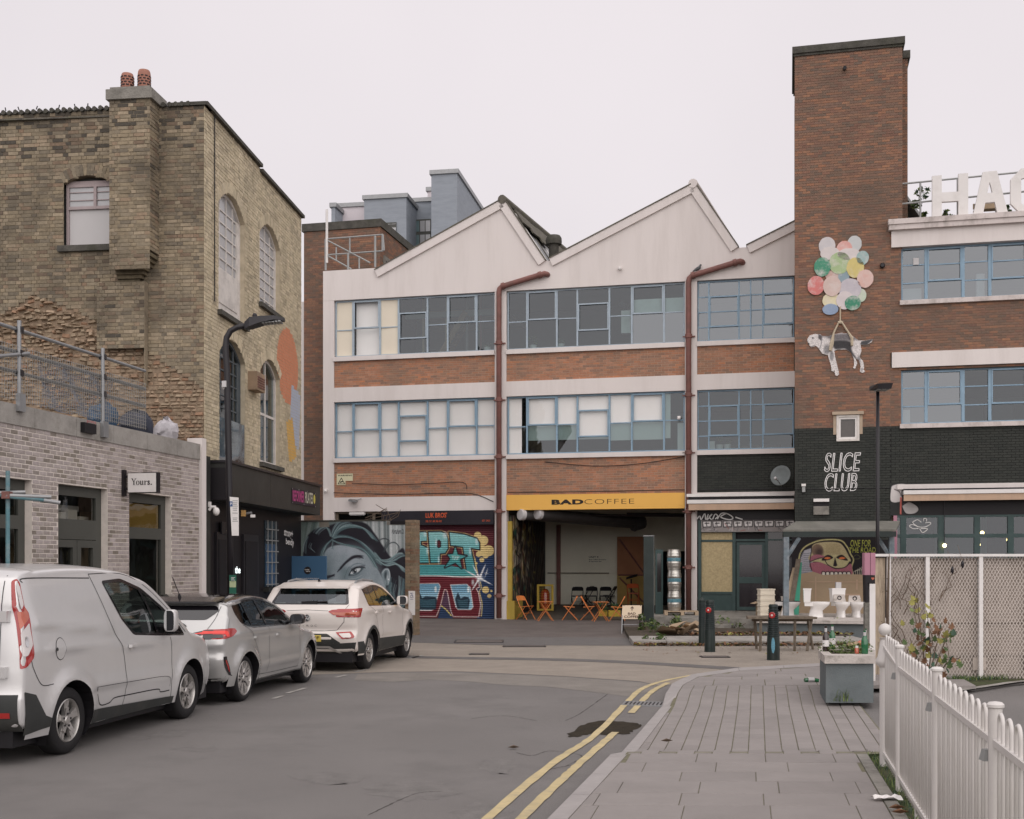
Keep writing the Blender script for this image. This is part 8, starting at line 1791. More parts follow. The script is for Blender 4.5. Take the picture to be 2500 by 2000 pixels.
co.side('side_window',rnd_poly(cw_,.04),M['car_glass_dark'],-.006,both=True);co.side_line('window_pillar',[(.80,1.33),(.93,1.0)],.035,M['gloss_black'],.001);co.side_line('window_pillar',[(1.28,1.345),(1.48,.985)],.06,M['gloss_black'],.001);co.side_line('chrome_strip',[(.64,1.045),(.95,.985),(2.5,.952)],.012,M['chrome'],.004)
co.tail('rear_window',rnd_poly(cg,.04),M['gloss_black'],.005,mirror=False);b=MB();n=12
for k in range(n):
 y0,y1=-.62+1.24*k/n,-.62+1.24*(k+1)/n;P=[(co.rear(y0,1.315)-.10,y0,1.345),(co.rear(y1,1.315)-.10,y1,1.345),(.55,y1,1.40),(.55,y0,1.40),(co.rear(y0,1.30)-.085,y0,1.32),(co.rear(y1,1.30)-.085,y1,1.32),(.55,y1,1.37),(.55,y0,1.37)];b.hexa([P[4],P[5],P[6],P[7],P[0],P[1],P[2],P[3]])
b.build('roof_spoiler',M['gloss_black'],co.t,local=True)
co.tail('tailgate_garnish',rnd_poly([(-.30,1.03),(.30,1.03),(.22,1.075),(-.22,1.075)],.03),M['gloss_black'],.012)
l_=co.tail('tail_lamp',rnd_poly([(-.34,.935),(-.56,.985),(-.66,.99),(-.66,.868),(-.60,.865),(-.44,.88)],.02),M['gloss_black'],.008);co.tail('light_bar',[(-.38,.935),(-.56,.965),(-.655,.97),(-.655,.94),(-.56,.935)],M['lens_lit'],.012,parent=l_);co.tail('clear_lens',[(-.46,.905),(-.54,.918),(-.54,.885),(-.48,.885)],M['lens_clear'],.012,parent=l_)
l_=co.corner('tail_lamp',rnd_poly([(-.205,.99),(.02,1.0),(.13,.995),(.19,.955),(.13,.90),(.0,.872),(-.205,.868)],.02),M['lens_red'],.007);co.corner('light_bar',[(-.205,.972),(-.07,.975),(-.02,.965),(.03,.90),(-.01,.895),(-.06,.935),(-.205,.94)],M['lens_lit'],.011,l_);co.corner('dark_lens',[(-.20,.93),(-.08,.925),(-.06,.885),(-.20,.88)],M['gloss_black'],.010,l_)
co.tail_line('panel_gap',[(-.66,1.28),(-.63,1.12),(-.57,.985)],smooth=True);co.tail_line('panel_gap',[(-.57,.87),(-.55,.80),(-.45,.70),(-.30,.665),(.30,.665)],smooth=True)
l_=co.corner('reflector',rnd_poly([(-.05,.645),(.0,.645),(.06,.52),(.085,.385),(.05,.385),(-.03,.50)],.015),M['gloss_black'],.007);co.corner('reflector_lens',rnd_poly([(-.02,.60),(.0,.60),(.045,.50),(.055,.43),(.02,.47)],.01),M['lens_red'],.011,l_)
co.tail('rear_valance',[(-.76,.36),(.76,.36),(.74,.27),(-.74,.27)],M['black_plastic'],.006);co.side('sill_trim',[(1.05,.255),(2.9,.255),(2.9,.205+.04),(1.05,.245)],M['black_plastic'],.004);co.tail('parking_sensor',[(-.62+.018*math.cos(t),.57+.022*math.sin(t))for t in np.linspace(0,6.283,12)[:-1]],M['alloy'],.006)
for p in([(1.32,1.37),(1.50,.98),(1.52,.62),(1.48,.33)],[(.62,1.03),(.86,.92),(1.06,.70),(1.14,.40),(1.2,.32),(2.78,.30)],[(2.42,.96),(2.74,.90),(2.80,.62),(2.76,.30)]):co.side_line('panel_gap',p,.006)
co.handle(1.02,.845,co.body);co.handle(1.86,.835,co.body);co.mirror(2.32,1.03,M['gloss_black'],M['gloss_black'],.2,.15,.2);co.cabin(.5,1.18,[1.0,1.85],2.3)
MB().tube([(.52,0,1.38),(.50,0,1.44)],[.03,.012],8).tube([(.50,0,1.43),(.30,.0,1.66)],.006,5).build('aerial',M['black_plastic'],co.t,local=True)
def sp_co2(b,a,rr,c,w):arm(b,c,a,.04,rr*.97,.016,.028,w-.06,w-.012);arm(b,c,a+.32,.04,rr*.97,.010,.012,w-.07,w-.02);return M['alloy_bright']
co.wheels(8,sp_co2,.74)
# ---- white crossover
tr_=Car('crossover_car','cream-white crossover car farthest down the parked row, black wheel-arch trim',[(.16,.30),(.07,.36),(.03,.46),(.0,.58),(.02,.66),(.06,.72),(.04,.82),(.03,.95),(.05,1.05),(.12,1.13),(.26,1.28),(.40,1.42),(.46,1.47),(.7,1.515),(1.1,1.55),(1.5,1.55),(1.9,1.50),(2.25,1.38),(2.65,1.17),(2.9,1.07),(3.2,1.03),(3.7,.97),(4.0,.88),(4.18,.72),(4.23,.5),(4.16,.30)],4.23,.91,.80,2.59,.335,(900.5,1633.8),(.165,.987),paint('cream_paint',(.70,.645,.605),.0,.32),1.0,.26,plan=(.7,.09,1.0,.15),rnd_=lambda x,z:.12 if z<1.2 else .10,flare=(.03,.10),crease=[(.5,1.03,3.1,.95,.02,.07),(1.3,.60,2.9,.56,.018,.12)],arch=1.14)
tw_=[(.62,1.42),(.98,1.455),(1.45,1.45),(1.85,1.385),(2.25,1.24),(2.52,1.085),(1.65,1.105),(.76,1.135)]
tg=[(-.60,1.43),(.60,1.43),(.70,1.15),(-.70,1.15)]
tr_.shell([tw_],rear_glass=[(a*.95,1.29+(c-1.29)*.86)for a,c in tg],screen=(2.05,2.8),skirt=.28)
tr_.side('window_surround',rnd_poly([(.58,1.435),(.97,1.478),(1.46,1.473),(1.88,1.405),(2.29,1.255),(2.60,1.065),(1.65,1.085),(.72,1.11)],.04),M['gloss_black'],.002,[rnd_poly(tw_,.04)],both=True)
tr_.side('side_window',rnd_poly(tw_,.04),M['car_glass'],-.006,both=True);tr_.side_line('window_pillar',[(1.32,1.47),(1.46,1.09)],.05,M['gloss_black'],.001);tr_.side_line('window_pillar',[(.95,1.46),(1.08,1.12)],.02,M['gloss_black'],.001)
rw_=tr_.tail('rear_window',rnd_poly(tg,.05),M['gloss_black'],.006,holes=[rnd_poly([(a*.93,1.29+(c-1.29)*.86)for a,c in tg],.05)]);tr_.tail('rear_pane',rnd_poly([(a*.935,1.29+(c-1.29)*.87)for a,c in tg],.05),M['car_glass'],.003,parent=rw_)
b=MB();n=12
for k in range(n):
 y0,y1=-.63+1.26*k/n,-.63+1.26*(k+1)/n;z0=1.455;P=[(tr_.rear(y0,1.43)-.12,y0,z0),(tr_.rear(y1,1.43)-.12,y1,z0),(.62,y1,1.53-.06*abs(y1)**3),(.62,y0,1.53-.06*abs(y0)**3)];b.hexa([(p[0],p[1],p[2]-.035)for p in P]+P)
b.build('roof_spoiler',tr_.body,tr_.t,local=True);tr_.tail('spoiler_black_strip',[(-.62,1.455),(.62,1.455),(.61,1.425),(-.61,1.425)],M['gloss_black'],.012)  # gloss black strip just below the spoiler edge
b=MB();x0=tr_.rear(0,1.20);b.tube([(x0-.02,.12,1.175),(x0-.03,-.32,1.20)],.014,6);b.hexa([(x0-.045+.04*i,y,z)for i,y,z in((0,.14,1.155),(1,.14,1.155),(1,-.14,1.165),(0,-.14,1.165),(0,.14,1.20),(1,.14,1.20),(1,-.14,1.215),(0,-.14,1.215))]);b.build('rear_wiper',M['black_plastic'],tr_.t,local=True)
l_=tr_.tail('tail_lamp',rnd_poly([(-.37,1.035),(-.43,1.065),(-.64,1.075),(-.64,.945),(-.60,.968),(-.46,.975)],.012),M['lens_red'],.008);tr_.tail('orange_lens',[(-.42,1.02),(-.63,1.018),(-.63,.985),(-.58,.975),(-.47,.985)],M['lens_orange'],.012,parent=l_)
l_=tr_.corner('tail_lamp',rnd_poly([(-.215,1.078),(.0,1.088),(.12,1.085),(.10,.94),(.0,.935),(-.215,.94)],.012),M['lens_red'],.008);tr_.corner('orange_lens',[(-.20,1.02),(-.05,1.03),(.06,1.05),(.05,.99),(-.05,.965),(-.20,.968)],M['lens_orange'],.012,l_)
tr_.tail('tail_lamp',rnd_poly([(.37,1.035),(.43,1.065),(.78,1.085),(.78,.935),(.66,.94),(.60,.968),(.46,.975)],.012),M['lens_red'],.008)
tr_.tail_line('swage_line',[(-.37,1.045),(0,1.06),(.37,1.045)],.006,M['trim_grey'])
tr_.tail_line('panel_gap',[(-.65,.935),(-.645,.86),(-.52,.72),(-.3,.705),(.3,.705),(.52,.72),(.645,.86)],.008);tr_.tail_line('panel_gap',[(-.70,1.15),(-.66,1.08)],.006)
e_=tr_.tail('badge',[(.058*math.cos(t),.925+.058*math.sin(t))for t in np.linspace(0,6.283,24)[:-1]],M['gloss_black'],.01);tr_.tail('badge_ring',[(.06*math.cos(t),.925+.06*math.sin(t))for t in np.linspace(0,6.283,28)[:-1]],M['chrome'],.014,holes=[[(.051*math.cos(t),.925+.051*math.sin(t))for t in np.linspace(0,6.283,28)[:-1]]],parent=e_)
for pts in([(.024,.968),(0,.935),(-.024,.968)],[(.044,.95),(.024,.892),(0,.925),(-.024,.892),(-.044,.95)]):tr_.tail_line('badge_stroke',pts,.012,M['chrome'],.015,parent=e_)
for k,ch in enumerate('T-ROC'):tr_.writing('chrome_letter',ch,.15-k*.07,.15-k*.07-(.04 if ch!='-' else .02),.775 if ch!='-' else .79,.81 if ch!='-' else .795,M['alloy_bright'],.006)
tr_.tail('plate_recess',rnd_poly([(-.60,.50),(-.36,.66),(.36,.66),(.60,.50)],.03),M['trim_grey'],.004);pl=tr_.tail('number_plate',[(-.26,.635),(.26,.635),(.26,.525),(-.26,.525)],M['plate_yellow'],.012);tr_.writing('lettering','JHF',-.035,-.235,.545,.618,M['black_text'],.016,pl,bold=.01)
tr_.tail('lower_bumper',[(-.85,.515),(-.60,.50),(.60,.50),(.85,.515),(.80,.31),(-.80,.31)],M['trim_grey'],.005);tr_.tail('skid_plate',rnd_poly([(-.62,.31),(-.40,.45),(.40,.45),(.62,.31),(.56,.31),(.38,.41),(-.38,.41),(-.56,.31)],.02),M['alloy'],.02)
l_=tr_.tail('reflector',rnd_poly([(-.50,.685),(-.76,.70),(-.83,.62),(-.81,.585),(-.62,.575)],.015),M['lens_red'],.01);tr_.tail('reflector_centre',rnd_poly([(-.56,.665),(-.74,.675),(-.78,.62),(-.765,.60),(-.64,.598)],.012),tr_.body,.014,parent=l_)
for xc in(tr_.xr,tr_.xf):
 A=[(xc+(tr_.ar+.055)*math.cos(t),tr_.r+(tr_.ar+.055)*math.sin(t))for t in np.linspace(.02,math.pi-.02,26)];B=[(xc+(tr_.ar+.002)*math.cos(t),tr_.r+(tr_.ar+.002)*math.sin(t))for t in np.linspace(math.pi-.02,.02,26)];tr_.side('arch_trim',A+B,M['trim_grey'],.012,d=.05)
tr_.side('sill_trim',[(tr_.xr+tr_.ar+.02,.52),(tr_.xf-tr_.ar-.02,.47),(tr_.xf-tr_.ar+.02,.285),(tr_.xr+tr_.ar-.02,.285)],M['trim_grey'],.01);tr_.side('bumper_corner',[(.14,.52),(.34,.52),(.39,.42),(.39,.31),(.20,.31)],M['trim_grey'],.008)
for p in([(1.34,1.48),(1.50,1.10),(1.50,.80),(1.47,.53)],[(.80,1.10),(1.04,.98),(1.18,.78),(1.22,.55)],[(2.55,1.08),(2.86,1.0),(2.90,.75),(2.86,.50)]):tr_.side_line('panel_gap',p,.006)
tr_.handle(1.08,.985,tr_.body);tr_.handle(1.98,.965,tr_.body);tr_.mirror(2.42,1.16,tr_.body,M['gloss_black'],.2,.17,.19);tr_.cabin(.62,1.30,[1.1,1.95],2.4)
for sg in(-1,1):b=MB();y=sg*(tr_.hw-.29);b.tube([(.72,y,1.475),(.82,y,1.535),(1.2,y,1.565),(1.8,y,1.535),(2.0,y,1.46)],[.012,.018,.018,.018,.012],8);b.build('roof_rail',M['galv'],tr_.t,local=True)
MB().hexa([(.62,-.015,1.50),(.76,-.015,1.515),(.76,.015,1.515),(.62,.015,1.50),(.62,-.006,1.575),(.66,-.006,1.575),(.66,.006,1.575),(.62,.006,1.575)]).build('roof_aerial',M['black_plastic'],tr_.t,local=True)
def sp_tr(b,a,rr,c,w):arm(b,c,a-.09,.03,rr*.96,.013,.016,w-.06,w-.012);arm(b,c,a+.09,.03,rr*.96,.013,.016,w-.06,w-.012);return M['alloy_bright']
tr_.wheels(10,sp_tr,.62)
# ================================================================== street furniture
W0=lambda x,y,z=0.0,rz=0.0:wfr((x,y,z),rz)
def lamp_post(name,label,base,h,r0,r1,path,head,hd):
 t=thing(name,tuple(base),label,'street lamp');MB().lathe(base,[(r0*1.5,0),(r0*1.5,1.0),(r0,1.08)],14).build('pole_base',M['black_metal'],t,smooth=True,angle=40)
 MB().tube(path,[r0*.75+(r1-r0*.75)*i/(len(path)-1)for i in range(len(path))],12).build('pole',M['black_metal'],t,smooth=True)
 head(t);return t
yl=21.0;tp2=lambda x,y:atd(x,y,yl)
def head1(t):
 b=MB();P=[tp2(*p)for p in((598,796),(612,789),(640,783),(672,779),(695,781))];w=[.06,.15,.17,.16,.05];h=[.06,.085,.06,.04,.025]
 for i in range(4):
  a,c=P[i],P[i+1];e=V3((0,1,0));b.hexa([a-e*w[i]-V3((0,0,h[i])),c-e*w[i+1]-V3((0,0,h[i+1])),c+e*w[i+1]-V3((0,0,h[i+1])),a+e*w[i]-V3((0,0,h[i])),a-e*w[i]*.8+V3((0,0,h[i])),c-e*w[i+1]*.8+V3((0,0,h[i+1])),c+e*w[i+1]*.8+V3((0,0,h[i+1])),a+e*w[i]*.8+V3((0,0,h[i]))])
 hd=b.build('lamp_head',M['black_metal'],t)
 for k in range(6):p=tp2(645+8*k,789-k*.8);MB().box(W0(p.x,p.y,p.z),-.022,.022,-.12,.12,-.022,-.004).build('lens',M['grey_metal'],hd)
 p=tp2(622,778);MB().lathe(p,[(.04,0),(.045,.06),(.03,.09)],10).build('photocell',M['black_metal'],hd)
bx0=G(563,1629.5);lp1=[V3((bx0.x,yl,1.0)),tp2(560,1200),tp2(554,900),tp2(550.5,850),tp2(553,825),tp2(563,808),tp2(580,799),tp2(602,795)]
lamp_post('street_lamp','tall black street lamp with a curved arm in front of the gym fascia',V3((bx0.x,yl,0)),6,.08,.05,lp1,head1,None)
cm=thing('pole_camera',tuple(tp2(551,937)),'small white camera strapped high on the curved street lamp','camera');MB().box(W0(*tp2(551,940)),-.045,.03,-.1,-.04,-.05,.06).build('body',M['frosted'],cm);MB().lathe(tp2(549,945),[(.04,0),(.045,.03),(.02,.05)],10,ax=(0,-1,-.3)).build('lens_housing',M['white_paint'],cm)
ps=thing('parking_sign',tuple(tp2(571,1308)),'tall narrow white parking sign strapped to the curved street lamp','sign');yl2=yl-.14;P=[atd(x,y,yl2)for x,y in((560.5,1213),(582.5,1215),(583,1308),(566,1308))]
MB().prism([P[3],P[2],P[1],P[0]],(0,.006,0)).build('plate',M['white_paint'],ps)
for k,y in enumerate((1222,1227,1231,1235,1240,1245,1252,1264,1268,1272)):b=MB();a,c=atd(567.5+(k%3)*.6,y,yl2-.004),atd(580.5-(k*7%3),y+1.6,yl2-.004);b.poly([a,V3((c.x,a.y,a.z)),c,V3((a.x,a.y,c.z))]);b.build('text_line',M['grey_metal'],ps,recalc=False)
V_,F_=text_mesh('P',bold=.03);a,c=atd(562.6,1234,yl2-.006),atd(566.2,1227,yl2-.006);b=MB();q=MB();q.box(W0(0,a.y,0),a.x-.01,c.x+.01,.001,.003,a.z-.02,c.z+.02);q.build('blue_square',mat('sign_blue',(.03,.09,.25),rough=.5,var=0),ps);b.add([(a.x+(c.x-a.x)*v[0],a.y,a.z+(c.z-a.z)*v[1])for v in V_],F_);b.build('lettering',M['white_text'],ps,recalc=False)
gn=thing('green_notice',tuple(tp2(569,1452)),'narrow dark green notice with a pale middle fixed low on the street lamp','sign');p0,p1=atd(560,1452,yl2),atd(577,1404,yl2);mg=mat('notice_green',(.012,.10,.065),rough=.5,var=.05);MB().box(W0(0,yl2,0),p0.x,p1.x,-.004,.0,p0.z,p1.z).build('plate',mg,gn);MB().box(W0(0,yl2,0),p0.x+.005,p1.x-.005,-.007,-.0045,p0.z+.13,p0.z+.24).build('pale_panel',mat('notice_pale',(.38,.43,.26),rough=.6,var=.05),gn)
for k in range(4):b=MB();z=p1.z-.05-k*.022;b.box(W0(0,yl2,0),p0.x+.03,p1.x-.02-.02*(k%2),-.007,-.0045,z,z+.008);b.build('text_line',M['white_text'],gn)
y2=24.0;t2=lambda x,y:atd(x,y,y2);b2=V3((t2(2142.5,1500).x,y2,0))
def head2(t):
 p=t2(2145,950);hd=MB().hexa([p+V3(v)for v in((-.12,-.4,-.05),(.13,-.4,-.05),(.16,.1,-.02),(-.16,.1,-.02),(-.15,-.42,.05),(.16,-.42,.06),(.16,.1,.07),(-.16,.1,.06))]).build('lamp_head',M['black_metal'],t)
 for k in range(4):MB().box(W0(p.x,p.y,p.z),-.11+k*.06,-.065+k*.06,-.36,-.05,-.06,-.045).build('lens',M['grey_metal'],hd)
lamp_post('street_lamp','straight black street lamp with a small flat head before the black brick wall',b2,5.5,.055,.035,[b2+V3((0,0,1)),t2(2142.5,1300),t2(2143,956)],head2,None)
def bollard(px,py,h,rb,rt_,label,disc=True,top='dome'):
 p=G(px,py);t=thing('bollard',tuple(p),label,'bollard','dark green bollards by the crossing');pr=[(rb,0),(rb*.99,.02),(rb*.95,h*.40)];z=h*.42;n=14
 MB().lathe(p,pr+[(rb*.93,h*.41),(rt_*.9,h*.94),(rt_,h*.945),(rt_,h*.97),(rt_*.85,h)if top=='dome' else(.01,h*1.04)],20).build('post',M['dark_green'],t,smooth=True,angle=30)
 for k in range(n):zz_=h*(.43+.5*k/n);r=rb*.94+(rt_-rb*.94)*(zz_/h-.41)/.53;MB().lathe(p+V3((0,0,zz_)),[(r*.95,-.003),(r*1.05,.004),(r*1.05,.014),(r*.95,.02)],20,cap=False).build('ring',mat('bollard_ring',(.022,.03,.032),rough=.35,var=.1),t,smooth=True,angle=30)
 if disc:
  n_=V3((-.5,-1,.1)).normalized();c=p+V3((0,0,h*.80))+n_*rt_*1.0;d=MB().lathe(c,[(.062,0),(.062,.012),(.05,.02)],18,ax=n_).build('reflector',M['red_lens'],t,smooth=True,angle=30);MB().lathe(c,[(.02,.021),(.02,.024)],12,ax=n_).build('reflector_mark',M['lens_clear'],d)
 return t,p
bollard(1714,1577,1.06,.08,.075,'slim pointed dark green bollard behind the fat one',False,'point');bollard(1733,1592,1.09,.115,.088,'fat ribbed bollard with a red disc, left of the trestle table');t,p=bollard(1888,1612,1.07,.125,.09,'fat ribbed bollard with a red disc and blue sticker, in front of the trestle table')
b=MB();P=[(.5+.5*math.cos(a)*(1 if abs(a-3.14)>1 else .8),.5+.5*math.sin(a))for a in np.linspace(0,6.28,14)[:-1]]
b.add([(p.x-.07+.075*u,p.y-math.sqrt(max(.0,.119**2-(-.07+.075*u)**2))-.006,.14+.30*v)for u,v in P],[tuple(range(13))]);b.build('sticker',mat('sticker_blue',(.12,.30,.40),rough=.5,var=.35,vs=25),t,recalc=False)
tt=thing('trestle_table',tuple(G(1905,1592)),'weathered grey trestle table standing behind the front bollard','table');c=G(1905,1588);f5=W0(c.x,c.y,0,-.03);b=MB()
for k in range(3):MB().box(f5,-.74+.03*k,.72-.04*k,-.28+k*.19,-.28+k*.19+.18,.68+.004*k,.725+.004*k).build('table_board',M['old_wood'],tt)
for a,d in(((-.45,-.2,.68),(-.47,-.25,0)),((-.5,.25,.68),(-.45,.3,0)),((.27,-.2,.68),(.25,-.26,0)),((.62,-.2,.68),(.50,-.3,0)),((.62,.2,.68),(.74,.2,0))):MB().tube([f5(*a),f5(*d)],.03,4).build('leg',M['old_wood'],tt)
MB().box(f5,-.6,.68,-.05,.05,.62,.68).build('rail',M['old_wood'],tt)
# ---------------------------------------------------------------- folding chairs and little tables
def chair(mt,label,group):
 t=thing('folding_chair',(0,0,0),label,'chair',group)
 for s in(-1,1):
  MB().tube([(.25,s*.21,0),(-.1,s*.21,.52),(-.22,s*.2,.74),(-.24,s*.15,.79)],.014,8).build('front_leg',mt,t,local=True,smooth=True,angle=60);MB().tube([(-.26,s*.17,0),(.14,s*.19,.43)],.013,8).build('rear_leg',mt,t,local=True,smooth=True,angle=60)
 MB().hexa([(-.17,-.18,.42),(.2,-.2,.445),(.2,.2,.445),(-.17,.18,.42),(-.17,-.18,.44),(.2,-.2,.465),(.2,.2,.465),(-.17,.18,.44)]).build('seat',mt,t,local=True)
 b=MB();n=8
 for k in range(n):
  y0,y1=-.2+.4*k/n,-.2+.4*(k+1)/n;zt_=lambda y:.80-.05*(abs(y)/.2)**4;xx=lambda y:-.03*(1-(y/.2)**2);b.hexa([(-.17+xx(y0),y0,.64),(-.17+xx(y1),y1,.64),(-.18+xx(y1),y1,.64),(-.18+xx(y0),y0,.64),(-.235+xx(y0),y0,zt_(y0)),(-.235+xx(y1),y1,zt_(y1)),(-.25+xx(y1),y1,zt_(y1)),(-.25+xx(y0),y0,zt_(y0))],skip=())
 b.build('backrest',mt,t,local=True)
 for z,x in((.18,-.155),(.22,.11)):MB().tube([(x,-.2,z),(x,.2,z)],.01,6).build('crossbar',mt,t,local=True)
 return t
oc='orange folding chairs at the cafe front';proto=chair(M['orange_chair'],'',oc);protoB=chair(M['black_plastic'],'','black folding chairs at the back of the cafe');protoR=chair(M['red_chair'],'',oc);first={}
def put(pr,p,rz,label):
 o=pr if id(pr)not in first else copy_tree(pr);first[id(pr)]=1;o.location=p;o.rotation_euler=(0,0,math.radians(rz));o['label']=label
for px,py,rz,lb in((1283,1513,-42,'orange folding chair facing outwards next to the yellow wall'),(1391,1514,176,'orange folding chair facing left, back to back with another'),(1437,1514,-6,'orange folding chair facing right, back to back with another'),(1507,1515,174,'orange folding chair facing left, just behind the coffee board')):put(proto,tuple(G(px,py)),rz,lb)
put(protoR,tuple(atd(1546,1478,43.2)),80,'red-orange folding chair standing deeper inside beside the big door')
for k,(px,dy,rz,lb)in enumerate(((1409,44.2,92,'black folding chair, left end of the row below the unit plate'),(1444,44.2,90,'black folding chair in the middle of the row below the unit plate'),(1478,44.2,88,'black folding chair, right end of the row below the unit plate'),(1432,45.0,200,'black folding chair turned sideways behind the left of the black row'),(1488,45.0,160,'black folding chair turned sideways behind the right of the black row'))):p=atd(px,1500,dy);put(protoB,(p.x,p.y,.22),rz,lb)
for px,py,lb in((1331,1516,'small orange cross-legged table between the left chair and the pair'),(1466,1517,'small orange cross-legged table right of the back-to-back chairs')):
 p=G(px,py);t=thing('folding_table',tuple(p),lb,'table','orange tables at the cafe front');fx=W0(p.x,p.y,0,.1);MB().box(fx,-.24,.24,-.24,.24,.62,.635).build('table_top',M['orange_chair'],t)
 for s in(-1,1):
  for a in(-1,1):MB().tube([fx(a*.25,s*.2+a*.01,0),fx(-a*.18,s*.2+a*.01,.62)],.013,6).build('leg',M['orange_chair'],t)
ab=thing('pavement_board',tuple(G(1540,1547)),'cream A-board with an up arrow and BAD COFFEE on thin legs','sign');Y=31.6;AB=Wall((atd(1517,1500,Y).x,Y),(1,-.06));fa=AB.fr();ub=AB.u(1565);z1,z0=AB.uz(1540,1478)[1],AB.uz(1540,1511)[1]
MB().hexa([AB.P(0,z0,.14),AB.P(ub,z0,.14),AB.P(ub,z0,.12),AB.P(0,z0,.12),AB.P(.03,z1,.02),AB.P(ub+.02,z1,.02),AB.P(ub+.02,z1,.0),AB.P(.03,z1,.0)]).build('panel',mat('board_cream',(.62,.50,.36),rough=.6,var=.03),ab)
fs=lambda a,b_,c:AB.P(a+.03*(b_-z0)/(z1-z0),b_,.14-.12*(b_-z0)/(z1-z0)+c);mb=mat('board_brown',(.10,.055,.04),rough=.6,var=0)
writing('lettering','BAD',fs,ub*.30,ub*.70,z0+.115,z0+.175,mb,ab,o=.004,bold=.03);writing('lettering','COFFEE',fs,ub*.12,ub*.88,z0+.03,z0+.095,mb,ab,o=.004,bold=.03)
b=MB();h=z0+.22;b.poly([fs(ub*.5-.011,h,.004),fs(ub*.5+.011,h,.004),fs(ub*.5+.011,h+.09,.004),fs(ub*.5-.011,h+.09,.004)]);b.ngon([fs(ub*.5+x,h+z,.004)for x,z in((-.05,.065),(0,.12),(.05,.065),(.035,.055),(0,.09),(-.035,.055))]);b.build('arrow',mb,ab,recalc=False)
for u,o,z in((.0,.33,z0+.1),(ub,.33,z0+.1),(.05,-.25,z1),(ub-.03,-.25,z1)):MB().tube([AB.P(u,0,o),AB.P(u+.02,z,.02 if o<0 else .12)],.014,5).build('leg',M['galv']if o>0 else M['black_metal'],ab)
MB().tube([AB.P(0,.24,.22),AB.P(ub,.24,.22)],.008,5).build('brace',M['galv'],ab)
gp_=thing('green_post',tuple(G(1586,1541)),'dark green square steel post in the weeds before the kegs','post');p=G(1586,1541);fg=W0(p.x,p.y+.15,0,-.1);MB().box(fg,-.15,.13,-.14,.14,0,2.62).build('shaft',M['dark_green'],gp_);MB().box(fg,-.165,.145,-.155,.155,2.62,2.64).box(fg,.131,.137,-.12,.12,.1,2.6).build('edge_trim',M['galv'],gp_)
gd=thing('green_screen_door',tuple(atd(1609,1500,35.8)),'dark green glazed door leaf standing open behind the green post','door');fd=W0(atd(1600,1500,36.2).x,36.2,.2);b=MB()
for q in((0,.05,0,2.1),(.18,.23,0,2.1),(.05,.18,0,.72),(.05,.18,1.98,2.1),(.05,.18,.72,.80)):b.box(fd,q[0],q[1],-.03,.03,q[2],q[3])
b.build('frame',M['green_frame'],gd);MB().box(fd,.05,.18,-.01,.01,.8,1.98).build('pane',M['gloss_black'],gd)
kp=atd(1646,1495,35.5);b=MB();fb2=W0(kp.x,kp.y,0,-.1);b.box(fb2,-.75,.75,-.9,1.2,-.02,.32);b.build('keg_plinth',M['concrete_dirty'],st)
pal=thing('wooden_pallet',(kp.x,kp.y,.33),'pale wooden pallet under the stacked kegs','pallet')
for k in range(5):MB().box(fb2,-.3+.0,.7,-.42+k*.17,-.30+k*.17,.425,.45).build('slat',M['pale_wood'],pal)
for x in(-.3,.18,.6):MB().box(fb2,x,x+.1,-.42,.38,.325,.424).build('block',M['pale_wood'],pal)
for k in range(3):
 b0=V3((kp.x-.012*(k==2),kp.y-.02,.452+k*.615));t=thing('beer_keg',tuple(b0),'%s steel beer keg with a teal band in the stack of three'%('lowest','middle','topmost')[k],'keg','stacked beer kegs');r=.205
 MB().lathe(b0,[(r*.86,0),(r*.93,.005),(r*.93,.07),(r*.98,.1),(r,.14),(r*.985,.17),(r*1.03,.19),(r*1.03,.205),(r*.985,.225),(r*.985,.385),(r*1.03,.405),(r*1.03,.42),(r*.985,.44),(r,.48),(r*.97,.52),(r*.93,.545),(r*.93,.605),(r*.86,.61)],28).build('barrel',M['steel_keg'],t,smooth=True,angle=50);MB().lathe(b0,[(r*.99,.25),(r*.995,.255),(r*.995,.355),(r*.99,.36)],28,cap=False).build('band',M['teal_band'],t,smooth=True)
cr_=thing('crumpled_cardboard',tuple(G(1655,1548)),'heap of crumpled brown cardboard on the kerb below the kegs','cardboard');R=random.Random(8)
for k in range(9):
 c=G(1628+k*8.5,1549-(k%3)*4,.12);b=MB();a=R.uniform(0,3);s=R.uniform(.25,.5);tl=V3((R.gauss(0,.4),R.gauss(0,.3),1)).normalized();e=tl.orthogonal().normalized();e=Matrix.Rotation(a,3,tl)@e;f=tl.cross(e);c+=V3((0,0,.05+.03*(k%4)))
 P=[c-e*s-f*s*.4,c+e*s*.2-f*s*.5+tl*.08,c+e*s-f*s*.3,c+e*s*.9+f*s*.4+tl*.05,c+f*s*.5-tl*.05,c-e*s*.8+f*s*.3];b.add([*P,*[p-tl*.006 for p in P]],[(0,1,4),(1,2,3),(1,3,4),(0,4,5),(6,10,7),(7,9,8),(7,10,9),(6,11,10)]);b.build('cardboard_piece',M['cardboard'],cr_,recalc=False)
ht=thing('gas_heater',tuple(atd(1331,1478,42.5)),'yellow-framed cage holding a red gas cylinder inside the cafe','heater');hp=atd(1331,1478,42.5);fh=W0(hp.x,hp.y,.18,.05);ym=mat('heater_yellow',(.45,.31,.04),rough=.6,var=.15);b=MB()
for q in((-.3,-.22,0,.95),(.22,.3,0,.95),(-.22,.22,0,.06),(-.22,.22,.88,.95)):b.box(fh,q[0],q[1],-.04,.04,q[2],q[3])
b.build('frame',ym,ht);MB().lathe(fh(.02,.3,.02),[(.17,0),(.18,.05),(.18,.6),(.12,.72),(.05,.76)],16).build('cylinder',M['red_lens'],ht,smooth=True,angle=40);b=MB()
